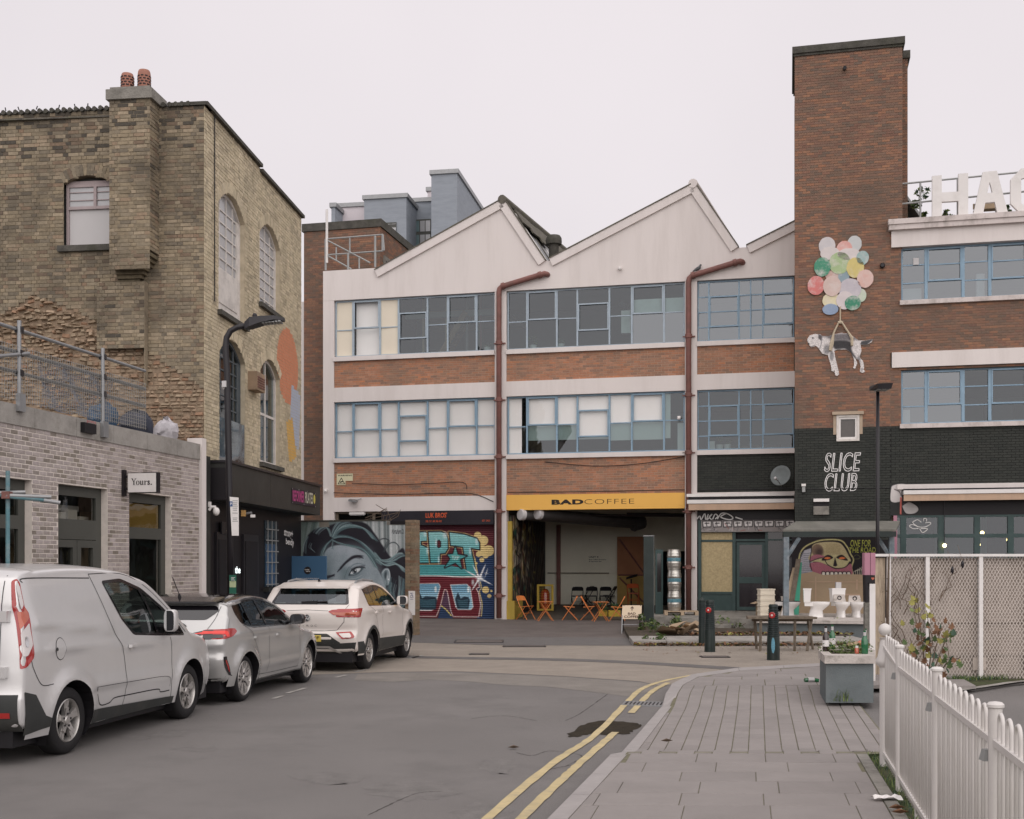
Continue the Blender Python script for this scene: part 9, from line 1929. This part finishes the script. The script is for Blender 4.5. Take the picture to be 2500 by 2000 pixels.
for k in range(9):b.box(fh,-.22,.22,-.004,.004,.08+k*.09,.085+k*.09);b.box(fh,-.2+k*.05,-.195+k*.05,-.003,.003,.06,.88)
b.build('wire_grid',ym,ht)
for k,(x0,x1,d,lb)in enumerate(((1462,1482,40.5,'ochre planter box behind the right orange table'),(1485,1514,40.3,'ochre planter box behind the coffee board'))):
 p0,p1=atd(x0,1512,d),atd(x1,1490,d);t=thing('planter_box',(p0.x,d,.03),lb,'planter','ochre planters inside the cafe');MB().box(W0(0,d,0),p0.x,p1.x,-.15,.15,.03,p1.z).build('box',ym,t);foliage('leaves',((p0.x+p1.x)/2,d,p1.z+.1),.2,90,LV,t,seed=k)
ms=thing('microphone_stand',tuple(atd(1541,1476,44)),'black music stand beside the orange-brown door','stand');m0=atd(1541,1476,44);MB().tube([V3((m0.x,44,.24)),V3((m0.x,44,1.3))],.03,6).build('pole',M['black_metal'],ms);MB().hexa([V3((m0.x,44,1.4))+V3(v)for v in((-.2,-.02,-.12),(.22,-.02,.0),(.22,.0,.0),(-.2,.0,-.12),(-.17,.1,-.03),(.25,.1,.1),(.25,.12,.1),(-.17,.12,-.03))]).build('desk',M['black_metal'],ms)
# ---------------------------------------------------------------- toilets and clutter on the platform
def loft(rings,n=18):
 b=MB();V=[(cx+rx*math.cos(6.2832*k/n),cy+ry*math.sin(6.2832*k/n),z)for cx,cy,z,rx,ry in rings for k in range(n)];m=len(rings)
 return b.add(V,[(i*n+k,i*n+(k+1)%n,(i+1)*n+(k+1)%n,(i+1)*n+k)for i in range(m-1)for k in range(n)]+[tuple(range(n))[::-1],tuple((m-1)*n+k for k in range(n))])
def toilet(px,py,rz,label,cistern=True,lid=None,low=False):
 p=G(px,py,pz);t=thing('toilet',(p.x,p.y,pz),label,'toilet','toilets standing on the platform',math.radians(rz))
 loft([(.02,0,0,.20,.115),(.02,0,.04,.195,.11),(.03,0,.18,.17,.10),(.08,0,.25,.20,.13),(.12,0,.33,.25,.175),(.12,0,.385,.27,.19),(.12,0,.40,.265,.185),(.12,0,.395,.2,.13),(.1,0,.28,.12,.08)]).build('pan',M['porcelain'],t,smooth=True,local=True,angle=50)
 MB().box(W0(0,0,0),-.28,-.06,-.15,.15,.30,.40).build('pan_back',M['porcelain'],t,local=True)
 if cistern:c=MB().hexa([(-.30,-.17,.40),(-.13,-.17,.40),(-.13,.17,.40),(-.30,.17,.40),(-.31,-.19,.74),(-.11,-.19,.74),(-.11,.19,.74),(-.31,.19,.74)]).build('cistern',M['porcelain'],t,local=True);MB().box(W0(0,0,0),-.32,-.10,-.2,.2,.741,.775).build('cistern_lid',M['porcelain'],c,local=True)
 if lid:
  l=MB().hexa([(-.08,-.18,.41),(-.05,-.18,.41),(-.05,.18,.41),(-.08,.18,.41),(-.11,-.15,.41+lid),(-.09,-.15,.41+lid),(-.09,.15,.41+lid),(-.11,.15,.41+lid)]).build('raised_lid',M['stone_rim'],t,local=True)
  b=MB();P=[(.05*math.cos(a),.05*math.sin(a))for a in np.linspace(0,6.283,16)];b.tube([(-.065,y,.41+lid*.55+z)for y,z in P],.012,6);b.build('ring_motif',M['black_paint'],l,local=True)
 b=MB();n=20
 for k in range(n):
  q=[(.12+(.27-d)*math.cos(a),(.19-d)*math.sin(a))for a in(6.2832*k/n,6.2832*(k+1)/n)for d in(0,.06)];b.hexa([(q[i][0],q[i][1],.402)for i in(0,2,3,1)]+[(q[i][0],q[i][1],.418)for i in(0,2,3,1)])
 b.build('seat',M['black_paint']if low else M['porcelain'],t,local=True);return t
toilet(1921,1505,12,'white toilet with a black raised seat half behind the porch post',False,.14,True);toilet(1990,1507,-12,'white toilet seen from the side with its tall square cistern');toilet(2052,1507,-82,'white toilet facing the road with a wide cistern and ring motif',True,.2);toilet(2089,1507,-86,'white toilet without cistern, ring motif on its raised lid, beside the fence post',False,.17)
p=G(2052,1507,pz);cb=thing('cistern_box',(p.x,p.y+.25,1.2),'small white box standing on the wide toilet cistern','box');MB().box(W0(p.x,p.y+.22,1.198),-.07,.07,-.05,.05,0,.16).build('carton',M['frosted'],cb)
for k in range(5):b0=G(1900,1506,pz);t=thing('plastic_crate',(b0.x-.18,b0.y+.7,pz+k*.15),'cream plastic crate by the porch post, %s of its stack'%('bottom','second from the bottom','middle','second from the top','top')[k],'crate','stacked cream crates');fk=W0(b0.x-.18,b0.y+.7,pz+k*.15,.08);MB().box(fk,-.2,.2,-.15,.15,0,.115).build('tray',M['cream_panel'],t);MB().box(fk,-.215,.215,-.165,.165,.116,.146).build('rim',M['cream_panel'],t)
bp2=thing('cardboard_box',tuple(G(1868,1500,.33)),'open brown cardboard box of bits beside the boarded shop door','box');c=G(1868,1502,.33);fc=W0(c.x,c.y,.33,.12);b=MB()
for q in((-.22,.22,-.2,-.19),(-.22,.22,.19,.2),(-.22,-.21,-.19,.19),(.21,.22,-.19,.19),(-.21,.21,-.19,.19)):b.box(fc,*q,0,.40 if q[:2]!=(-.21,.21)else .02)
b.build('box',M['cardboard'],bp2)
for a,q in((-.22,-.40),(.22,.36)):MB().hexa([fc(a,-.2,.4),fc(a,.2,.4),fc(q,.2,.34),fc(q,-.2,.34),fc(a,-.2,.406),fc(a,.2,.406),fc(q,.2,.346),fc(q,-.2,.346)]).build('flap',M['cardboard'],bp2)
for k in range(7):b=MB();R=random.Random(k);x=-.16+k*.05;b.tube([fc(x,0,.05),fc(x+R.uniform(-.06,.06),.05,.55+R.random()*.12)],.018,6);b.build('stick',M['pale_wood']if k%2 else M['old_wood'],bp2)
for k,(x0,x1,z,m,lb)in enumerate(((1905,1936,1.75,'pale_wood','pale plank leaning behind the crates'),(1922,1944,2.0,'old_wood','dark plank leaning against the tower wall'),(1938,1946,1.9,'green_board','bright green board leaning at the edge of the skull mural'))):
 M.setdefault('green_board',mat('green_board',(.05,.30,.20),rough=.6,var=.15));p0,p1=atd(x0,1500,33.2),atd(x1,1400,33.9);t=thing('leaning_plank',(p0.x,33.2,pz),lb,'plank','boards leaning by the mural');MB().hexa([V3((p0.x+d,33.2,pz))for d in(0,.14)]+[V3((p0.x+d,33.23,pz))for d in(.14,0)]+[V3((p1.x+d,33.9,z))for d in(0,.14)]+[V3((p1.x+d,33.93,z))for d in(.14,0)]).build('board',M[m],t)
 # ---------------------------------------------------------------- kerbside planter with bottles
pb=thing('street_planter',tuple(G(2070,1712,.1)),'grey concrete street planter with a pale rim and low green plants','planter');P=[G(2010,1712,.1),G(2132,1712,.1)];y0=14.9;x0,x1=P[0].x+.03,P[1].x
out=[(x0,y0),(x1,y0),(x1+.3,y0+1.0),(x1+.32,y0+1.7),(x0+.42,y0+1.75),(x0+.16,y0+.9)]
MB().prism([(a,c,.08)for a,c in out],(0,0,.50)).build('box',M['blue_grey_paint'],pb)
cen=(sum(a for a,_ in out)/6,sum(c for _,c in out)/6);sc_=lambda k:[(cen[0]+(a-cen[0])*k,cen[1]+(c-cen[1])*k)for a,c in out];O,I=sc_(1.06),sc_(.72)
for i in range(6):j=(i+1)%6;MB().hexa([(*O[i],.58),(*O[j],.58),(*I[j],.58),(*I[i],.58),(*O[i],.68),(*O[j],.68),(*I[j],.68),(*I[i],.68)]).build('rim_stone',M['stone_rim'],pb)
MB().ngon([(a,c,.64)for a,c in I]).build('soil',M['soil'],pb);foliage('plants',(cen[0]-.02,cen[1]-.2,.69),.30,900,[M['leaf_light'],M['leaf_light'],M['leaf']],pb,leaf=.022,seed=5,sc=(.8,1.0,.08))
def bottle(px,py,h,r,m,lb,lean=(0,0),label=True,y=None):
 p=atd(px,py,y);p.z=.68;t=thing('bottle',tuple(p),lb,'bottle','bottles left on the planter');ax=V3((*lean,1));MB().lathe(p,[(r*.9,0),(r,.01),(r,h*.55),(r*.85,h*.64),(r*.4,h*.76),(r*.36,h*.96),(r*.42,h)],14,ax=ax).build('glass',m,t,smooth=True,angle=45);MB().lathe(p,[(r*1.01,h*.2),(r*1.012,h*.45)],14,ax=ax,cap=False).build('paper_label',M['white_paint'],t)if label else None;MB().lathe(p,[(r*.42,h*.78),(r*.4,h*.93)],12,ax=ax,cap=False).build('neck_label',M['frosted'],t);return t
bottle(2016,1607,.33,.042,M['brown_glass'],'brown beer bottle with white labels at the left corner of the planter',y=15.6);bottle(2032,1601,.33,.042,M['green_glass'],'green bottle with a round white label behind the brown one',y=16.0);bottle(2111,1619,.30,.045,M['green_glass'],'green bottle by the white post on the planter front rim',label=False,y=15.15);bottle(2109,1600,.28,.03,M['green_glass'],'slim green bottle neck behind the front green bottle',(.1,0),False,16.0)
tm=thing('drink_bottle',tuple(atd(2092,1619,15.2)),'small red-orange plastic drink bottle with a white cap on the planter','bottle');p=atd(2092,1619,15.2);p.z=.68;MB().lathe(p,[(.028,0),(.03,.05),(.02,.075)],12).build('body',M['lens_orange'],tm,smooth=True,angle=40);MB().lathe(p,[(.02,.075),(.02,.10)],12).build('cap',M['white_paint'],tm)
cn=thing('crushed_carton',tuple(atd(2084,1604,15.6)),'crushed orange carton lying in the planter plants','litter');p=atd(2084,1604,15.6);p.z=.76;MB().tube([p-V3((.08,0,.01)),p+V3((.09,0,.035))],[.035,.03],6).build('carton',M['cardboard'],cn);MB().tube([p+V3((.06,-.01,.02)),p+V3((.1,-.01,.04))],.036,6).build('red_end',M['lens_orange'],cn)
fl_=thing('crushed_can',tuple(G(1981,1664,.11)),'crushed green can lying on the pavement left of the planter','litter');p=G(1981,1665,.115);MB().tube([p+V3((-.10,0,.025)),p+V3((0,.02,.03)),p+V3((.11,0,.02))],[.03,.036,.026],7).build('can',M['green_glass'],fl_);MB().tube([p+V3((-.05,-.005,.032)),p+V3((.04,.0,.035))],.033,7).build('pale_print',M['frosted'],fl_)
tf_=thing('grass_tuft',tuple(G(2054,1710,.1)),'tuft of green grass at the foot of the planter','plant');blades('blades',lambda R:(lambda q:(q.x+R.gauss(0,.06),q.y-.03+R.gauss(0,.02),.1))(G(2054,1711,.1)),140,.16,[M['leaf'],M['leaf_light']],w=.005,parent=tf_,lean=.35)
# ---------------------------------------------------------------- white mesh fence, post, creeper, sapling
FY=18.4;FN=Wall((atd(2134,1500,FY).x,FY),(1,0));ff2=FN.fr();ft=1.955;fe=5.2
mf_=thing('mesh_fence',(FN.P(1,0).x,FY,0),'white fence of stained sheets behind diamond mesh with white posts','fence');M['stained_sheet']=mat('stained_sheet',S(178,167,158),rough=.85,var=.16,vs=1.5,dirt=S(122,108,94),dscale=2.0,damt=.85,stretch=(1,1,.45))
px_u=lambda x:FN.u(x);cols=[px_u(2134),px_u(2166),px_u(2262),px_u(2392),px_u(2520),fe]
for k in range(5):MB().box(ff2,cols[k]+.01,cols[k+1]-.01,.04,ft-.03,-.09-.004*k,-.07).build('backing_sheet',M['stained_sheet'],mf_)
for k,u in enumerate(cols[2:]):pt=MB().box(ff2,u-.03,u+.03,.0,ft,.0,.06).build('post',M['white_paint'],mf_);MB().box(ff2,u-.11,u+.10,.18 if k else .2,.38,-.012,-.002).build('base_plate',M['stained_sheet'],pt)
MB().tube([FN.P(cols[1]+.02,.0,.02),FN.P(cols[1]+.02,ft,.02)],.035,8).build('post',M['white_paint'],mf_);MB().box(ff2,cols[0],fe,ft,ft+.04,-.1,.07).build('top_rail',M['white_paint'],mf_)
for z in(.42,.92):MB().box(ff2,cols[2],fe,z,z+.035,-.068,-.04).build('rail',M['stained_sheet'],mf_)
M['mesh_white']=mat('mesh_white',S(196,186,178),rough=.6,var=.1);b=MB();s=.052;u0=cols[1]+.06;H=ft-.04
for dirn in(1,-1):
 u=u0-H*.55
 while u<fe+H*.55:
  a0,z0,a1,z1=(u,.05,u+H*.55,.05+H)if dirn>0 else(u+H*.55,.05,u,.05+H)
  t0_,t1_=0.0,1.0
  for lo,hi in((u0,fe),):
   d=a1-a0;ta,tb=(lo-a0)/d,(hi-a0)/d;t0_,t1_=max(t0_,min(ta,tb)),min(t1_,max(ta,tb))
  if t1_>t0_:
   p,q=(a0+(a1-a0)*t0_,z0+(z1-z0)*t0_),(a0+(a1-a0)*t1_,z0+(z1-z0)*t1_);o=-.02+.004*dirn;w=.006;b.hexa([FN.P(p[0]-w,p[1],o),FN.P(p[0]+w,p[1],o),FN.P(p[0]+w,p[1],o+.003),FN.P(p[0]-w,p[1],o+.003),FN.P(q[0]-w,q[1],o),FN.P(q[0]+w,q[1],o),FN.P(q[0]+w,q[1],o+.003),FN.P(q[0]-w,q[1],o+.003)])
  u+=s
tag(b.build('diamond_mesh',M['mesh_white'],mf_,recalc=False),kind='stuff')
b=MB();R=random.Random(2);b.box(ff2,cols[0]+.005,cols[1]-.03,.02,ft-.02,-.05,-.01);b.build('weathered_board',mat('bark_board',S(176,160,140),rough=.95,var=.4,vs=9,stretch=(3,3,.4),bump=.8,bs=14),mf_)
pp_=thing('pink_topped_post',(FN.P(-.15,0).x,17.6,0),'white square post with a pink top and heart sticker at the fence end','post');fq=W0(atd(2122,1400,17.5).x,17.5,0);zq=lambda y:atd(0,y,17.5).z
MB().box(fq,-.085,-.005,-.06,.06,zq(1404),zq(1350)).box(fq,.003,.075,-.06,.06,zq(1404),zq(1350)).build('pink_cap',M['pink_paint'],pp_);MB().box(fq,-.07,.07,-.058,.05,zq(1425),zq(1404.5)).box(fq,-.07,-.03,-.055,.05,zq(1470),zq(1425)).build('black_band',M['black_paint'],pp_);MB().box(fq,-.01,.075,-.058,.05,0,zq(1425.5)).build('white_shaft',M['white_paint'],pp_);MB().box(fq,-.075,-.012,-.05,.04,0,zq(1471)).build('grey_shaft',M['concrete_dirty'],pp_)
hz=zq(1413);MB().ngon([fq(.035+x*.022,-.062,hz+z*.022)for x,z in((0,-1),(1,.1),(1,.7),(.5,1),(0,.5),(-.5,1),(-1,.7),(-1,.1))]).build('heart_sticker',M['lens_orange'],pp_,recalc=False)
vn=thing('dead_creeper',tuple(FN.P(.4,0,.05)),'bare brown creeper stems climbing the left bay of the mesh fence','plant');R=random.Random(31)
for k in range(24):
 u=cols[1]+.05+(R.random()**1.6)*(1.0 if k<21 else 3.4);z=R.uniform(.2,1.3);P=[]
 for j in range(7):P.append(FN.P(u,min(z,2.02),.03+.02*math.sin(j*2+k)));u+=R.gauss(.01,.06);z+=R.uniform(.02,.16)
 MB().tube(P,[.007-.0007*j for j in range(7)],4).build('stem',M['twig'],vn)
MB().tube([FN.P(cols[1],0,.07),FN.P(cols[1]-.02,1.0,.08),FN.P(cols[1]+.01,2.0,.06)],[.03,.022,.012],6).build('stem',M['twig'],vn)
R=random.Random(6);b=MB()
for k in range(150):p=FN.P(cols[0]+.05+R.random()**1.5*1.0,R.uniform(.4,1.95),.05+R.random()*.03);s=R.uniform(.008,.02);b.poly([p+V3((R.uniform(-s,s),R.uniform(-.01,.01),R.uniform(-s,s)))for _ in range(3)])
tag(b.build('dry_leaves',M['twig'],vn,recalc=False),kind='stuff')
for k,(x,y)in enumerate(((2325,1392),(2350,1378))):
 p=atd(x,y,18.2);t=thing('hanging_cone',tuple(p),'dark cone hanging on a thread over the mesh fence, the %s one'%('lower' if k==0 else 'upper'),'cone','cones hung on the mesh fence');MB().lathe(p,[(.005,-.06),(.022,-.03),(.026,.01),(.014,.05),(.003,.06)],8).build('cone',M['black_metal'],t);MB().tube([p+V3((0,0,.05)),p+V3((0,.2,.3))],.003,4).build('thread',M['twig'],t)
sg_=thing('sycamore_sapling',tuple(G(2262,1690,.05)),'young sycamore sapling with yellow, green and brown leaves before the mesh fence','tree');sy=17.3;leafs=[]
lobes=[(0,-.5),(.16,-.42),(.45,-.30),(.28,-.1),(.52,.12),(.24,.16),(.2,.34),(0,.62),(-.2,.34),(-.24,.16),(-.52,.12),(-.28,-.1),(-.45,-.30),(-.16,-.42)]
for m in('leaf_yellow','leaf','leaf_dark','leaf_brown','leaf_light'):
 me=bpy.data.meshes.new('leaf');me.from_pydata([(x,y,.12*abs(x))for x,y in lobes]+[(0,0,0)],[],[(i,(i+1)%14,14)for i in range(14)]);me.materials.append(M[m]);leafs.append(me)
R=random.Random(44);ro=sg_.location
for k,pts in enumerate(([(2262,1690),(2255,1600),(2245,1520),(2240,1462)],[(2262,1690),(2272,1600),(2268,1530),(2262,1490)],[(2262,1690),(2290,1610),(2310,1560),(2325,1515)],[(2262,1690),(2235,1600),(2222,1560)],[(2262,1690),(2310,1620),(2345,1605)],[(2262,1690),(2285,1580),(2300,1530)])):
 P=[atd(x,y,sy+.12*math.sin(k*2+i))for i,(x,y)in enumerate(pts)];MB().tube(P,[.012-.0025*i for i in range(len(P))],5).build('stem',M['twig'],sg_)
 n=17 if k<3 else 11
 for i in range(n):
  f=.22+.8*(i+R.random())/n;f=min(f,.999)*(len(P)-1);c=P[int(f)].lerp(P[int(f)+1],f-int(f))+V3((R.gauss(0,.085),R.gauss(0,.08),R.gauss(0,.05)))
  o=bpy.data.objects.new('leaf',leafs[(R.choice((0,0,0,4))if c.z>1.05 else R.choice((1,1,2,2,0,3)))if R.random()>.08 else 3]);COL.objects.link(o);o.parent=sg_;o.location=c-ro;s=R.uniform(.075,.125);o.scale=(s,s,s);o.rotation_euler=(R.gauss(1.25,.45),R.gauss(0,.4),R.uniform(-.9,.9))
  # ---------------------------------------------------------------- bow-topped railing along the verge
rl=thing('bow_top_railing',(2.5,7,.09),'white bow-topped steel railing running along the grass verge','railing');RX=lambda y:2.141+.216*(y-5.2);RD=V3((-.216,-1,0)).normalized();ra=V3((RX(10.15),10.15,0));rp=lambda s,z:V3((ra.x+RD.x*s,ra.y+RD.y*s,z));g0=.09
def cyl(s0,z0,z1,r,name,m=None,n=10):b=MB();b.tube([rp(s0,z0),rp(s0,z1)],r,n);return b.build(name,m or M['white_rail'],rl,smooth=True,angle=50)
po_s=[1.15,3.18,5.02,6.86,8.7]
ep=MB();ep.lathe(rp(0,g0-.05),[(.045,0),(.045,.90),(.075,.93),(.08,.96),(.06,1.0),(.042,1.12),(.036,1.14),(.05,1.155)],14);e_=ep.build('end_post',M['white_rail'],rl,smooth=True,angle=40);MB().ball(rp(0,1.265),.054,16,12).build('ball_finial',M['white_rail'],e_,smooth=True)
for s in po_s:p_=cyl(s,g0-.05,1.185,.03,'post',n=14);MB().lathe(rp(s,1.185),[(.03,0),(.038,.004),(.038,.016),(.028,.026),(.0,.03)],14).build('post_cap',M['white_rail'],p_,smooth=True,angle=40)
prev=0.0
for s in po_s:
 for z,h in((1.02,.03),(.19,.03)):
  b=MB();a,c=rp(prev+.04,z),rp(s-.04,z);n=V3((RD.y,-RD.x,0))*.019
  if prev==0 and z>1:a=rp(.04,1.10)
  b.hexa([a-n,c-n,c+n,a+n,*[v+V3((0,0,h))for v in(a-n,c-n,c+n,a+n)]]);b.build('rail',M['white_rail'],rl)
 for z in(.99,):b=MB();n=V3((RD.y,-RD.x,0));c=rp(s-.07,z);b.hexa([c+n*.02+V3(v)for v in((-.03,-.03,-.05),(.03,-.03,-.05),(.03,.03,-.05),(-.03,.03,-.05),(-.02,-.02,.0),(.02,-.02,.0),(.02,.02,.0),(-.02,.02,.0))]);b.build('clamp',M['grey_metal'],rl)
 k=prev+.085
 while k+.09<s-.02:
  b=MB();t_=1.125+(.05 if prev==0 else 0);arc=[rp(k+.045-.045*math.cos(a),t_+.045*math.sin(a))for a in np.linspace(0,math.pi,7)];b.tube([rp(k,.14),*arc,rp(k+.09,.14)],.0095,7);b.build('hoop_bar',M['white_rail'],rl,smooth=True);k+=.18
 prev=s
for s in(0.02,2.2,4.1):cyl(s,g0-.02,.2,.014,'foot')
sc3=thing('plastic_scrap',(2.95,8.1,.1),'crumpled clear plastic wrapper in the grass under the railing','litter');R=random.Random(3);c=G(2165,1952,.12);b=MB();P=[[c+V3((i*.035-.1,j*.03-.03,R.uniform(0,.035)))for i in range(7)]for j in range(4)];b.add([p for r in P for p in r],[(j*7+i,j*7+i+1,(j+1)*7+i+1,(j+1)*7+i)for j in range(3)for i in range(6)]);b.build('film',M['blind'],sc3,recalc=False)
for k,(x,y)in enumerate(((2190,1975),(2198,1986),(1628,1811),(1254,1827))):t=thing('dead_leaf',tuple(G(x,y,.12 if k<3 else .01)),('curled orange-brown leaf in the verge grass, nearer the wrapper','curled brown leaf at the bottom edge of the verge','dark curled leaf lying on the pavement blocks','dark leaf lying on the road left of the wet patch')[k],'leaf','fallen leaves');c=G(x,y,.13 if k<3 else .012);MB().add([c+V3(v)for v in((-.06,0,.01),(0,-.03,.03),(.06,0,.012),(0,.03,.028),(0,0,0))],[(0,1,4),(1,2,4),(2,3,4),(3,0,4)]).build('blade',M['leaf_brown']if k<2 else M['twig'],t,recalc=False)
# ---------------------------------------------------------------- small fittings on the workshop front
wg=thing('warning_sign',tuple(MW.P(MW.u(840),4.9,.02)),'pale yellow CCTV WARNING sign with a triangle at the left of the brick panel','sign');q=lambda x,y:MW.uz(780+x*.2968,860+y*.2968)
(a,z0),(c,z1)=q(140,1060),q(272,998);ys_=mat('sign_pale_yellow',(.66,.62,.42),rough=.6,var=.05);MB().box(fr,a,c,z0,z1,-.03,-.02).build('plate',ys_,wg);(a2,z2),(c2,_)=q(140,1094),q(212,1060);MB().box(fr,a2,c2,z2,z0-.002,-.03,-.02).build('plate',ys_,wg)
(a3,z3),(c3,z4)=q(148,1021),q(266,1006);writing('lettering','WARNING',fr,a3,c3,z3,z4,M['black_text'],wg,o=-.017,bold=.02);b=MB();T3=[q(178,1030),q(210,1086),q(148,1086)];cx_,cz_=sum(p[0]for p in T3)/3,sum(p[1]for p in T3)/3
for i in range(3):p,r_=T3[i],T3[(i+1)%3];k_=.72;b.poly([MW.P(*p,-.017),MW.P(*r_,-.017),MW.P(cx_+(r_[0]-cx_)*k_,cz_+(r_[1]-cz_)*k_,-.017),MW.P(cx_+(p[0]-cx_)*k_,cz_+(p[1]-cz_)*k_,-.017)])
b.poly([MW.P(cx_-.05,cz_-.03,-.016),MW.P(cx_+.06,cz_+.0,-.016),MW.P(cx_+.06,cz_+.04,-.016),MW.P(cx_-.05,cz_+.01,-.016)]);b.build('triangle',M['black_text'],wg,recalc=False)
for x,y,lb in((797,1199,'small white dome camera on the left column above the mural'),(1514,657,'tiny white camera high on the middle gable'),(1658,1021,'round white camera in the middle-floor window beside the drainpipe')):u,z=MW.uz(x,y);t=thing('wall_camera',tuple(MW.P(u,z,.05)),lb,'camera','cameras on the workshop front');MB().box(fr,u-.05,u+.05,z+.02,z+.06,.003,.08).build('bracket',M['white_paint'],t);MB().ball(MW.P(u,z-.01,.10),.06,10,8).build('dome',M['white_paint'],t,smooth=True)
fl2=thing('flood_light',tuple(MW.P(MW.u(868),4.0,.2)),'grey flood light with a sensor on the white beam over the mural','lamp');u,z=MW.uz(866,1222);MB().hexa([MW.P(u-.14,z-.04,.25),MW.P(u+.12,z-.08,.25),MW.P(u+.12,z-.06,.03),MW.P(u-.14,z-.02,.03),MW.P(u-.14,z+.02,.25),MW.P(u+.12,z-.02,.25),MW.P(u+.12,z+.03,.03),MW.P(u-.14,z+.06,.03)]).build('head',M['galv'],fl2);MB().tube([MW.P(u+.1,z,.1),MW.P(u+.25,z+.06,.02)],.015,5).build('arm',M['galv'],fl2)
for pts in([(815,1203),(900,1206),(1000,1207),(1100,1204),(1160,1207),(1205,1225)],[(860,1180),(960,1184),(1060,1180),(1130,1178),(1140,1195)],[(1240,1202),(1400,1201),(1600,1197),(1672,1196)],[(1330,1128),(1450,1138),(1560,1133),(1672,1115)],[(1705,1197),(1800,1195),(1935,1193)]):
 MB().tube([MW.P(*MW.uz(x,y),.02)for x,y in Canvas.smooth(pts,False,5)],.012,4).build('cable',M['black_metal'],bld)
pg=thing('pigeon',tuple(atd(1703,664,38)),'grey pigeon perched on the swan neck of the second drainpipe','bird');yb=(MW.P(MW.u(1700),0,.13)).y;p=atd(1703,661,yb)
MB().tube([p+V3((-.16,0,-.03)),p+V3((-.08,0,.02)),p+V3((0,0,.06)),p+V3((.06,0,.10)),p+V3((.08,0,.16)),p+V3((.10,0,.185)),p+V3((.14,0,.18))],[.012,.04,.062,.055,.032,.032,.004],10).build('body',mat('pigeon_grey',(.10,.105,.11),rough=.7,var=.3,vs=20),pg,smooth=True)
for s in(-1,1):MB().tube([p+V3((.02,s*.02,.02)),p+V3((.02,s*.02,-.05))],.006,5).build('leg',M['pink_paint'],pg)
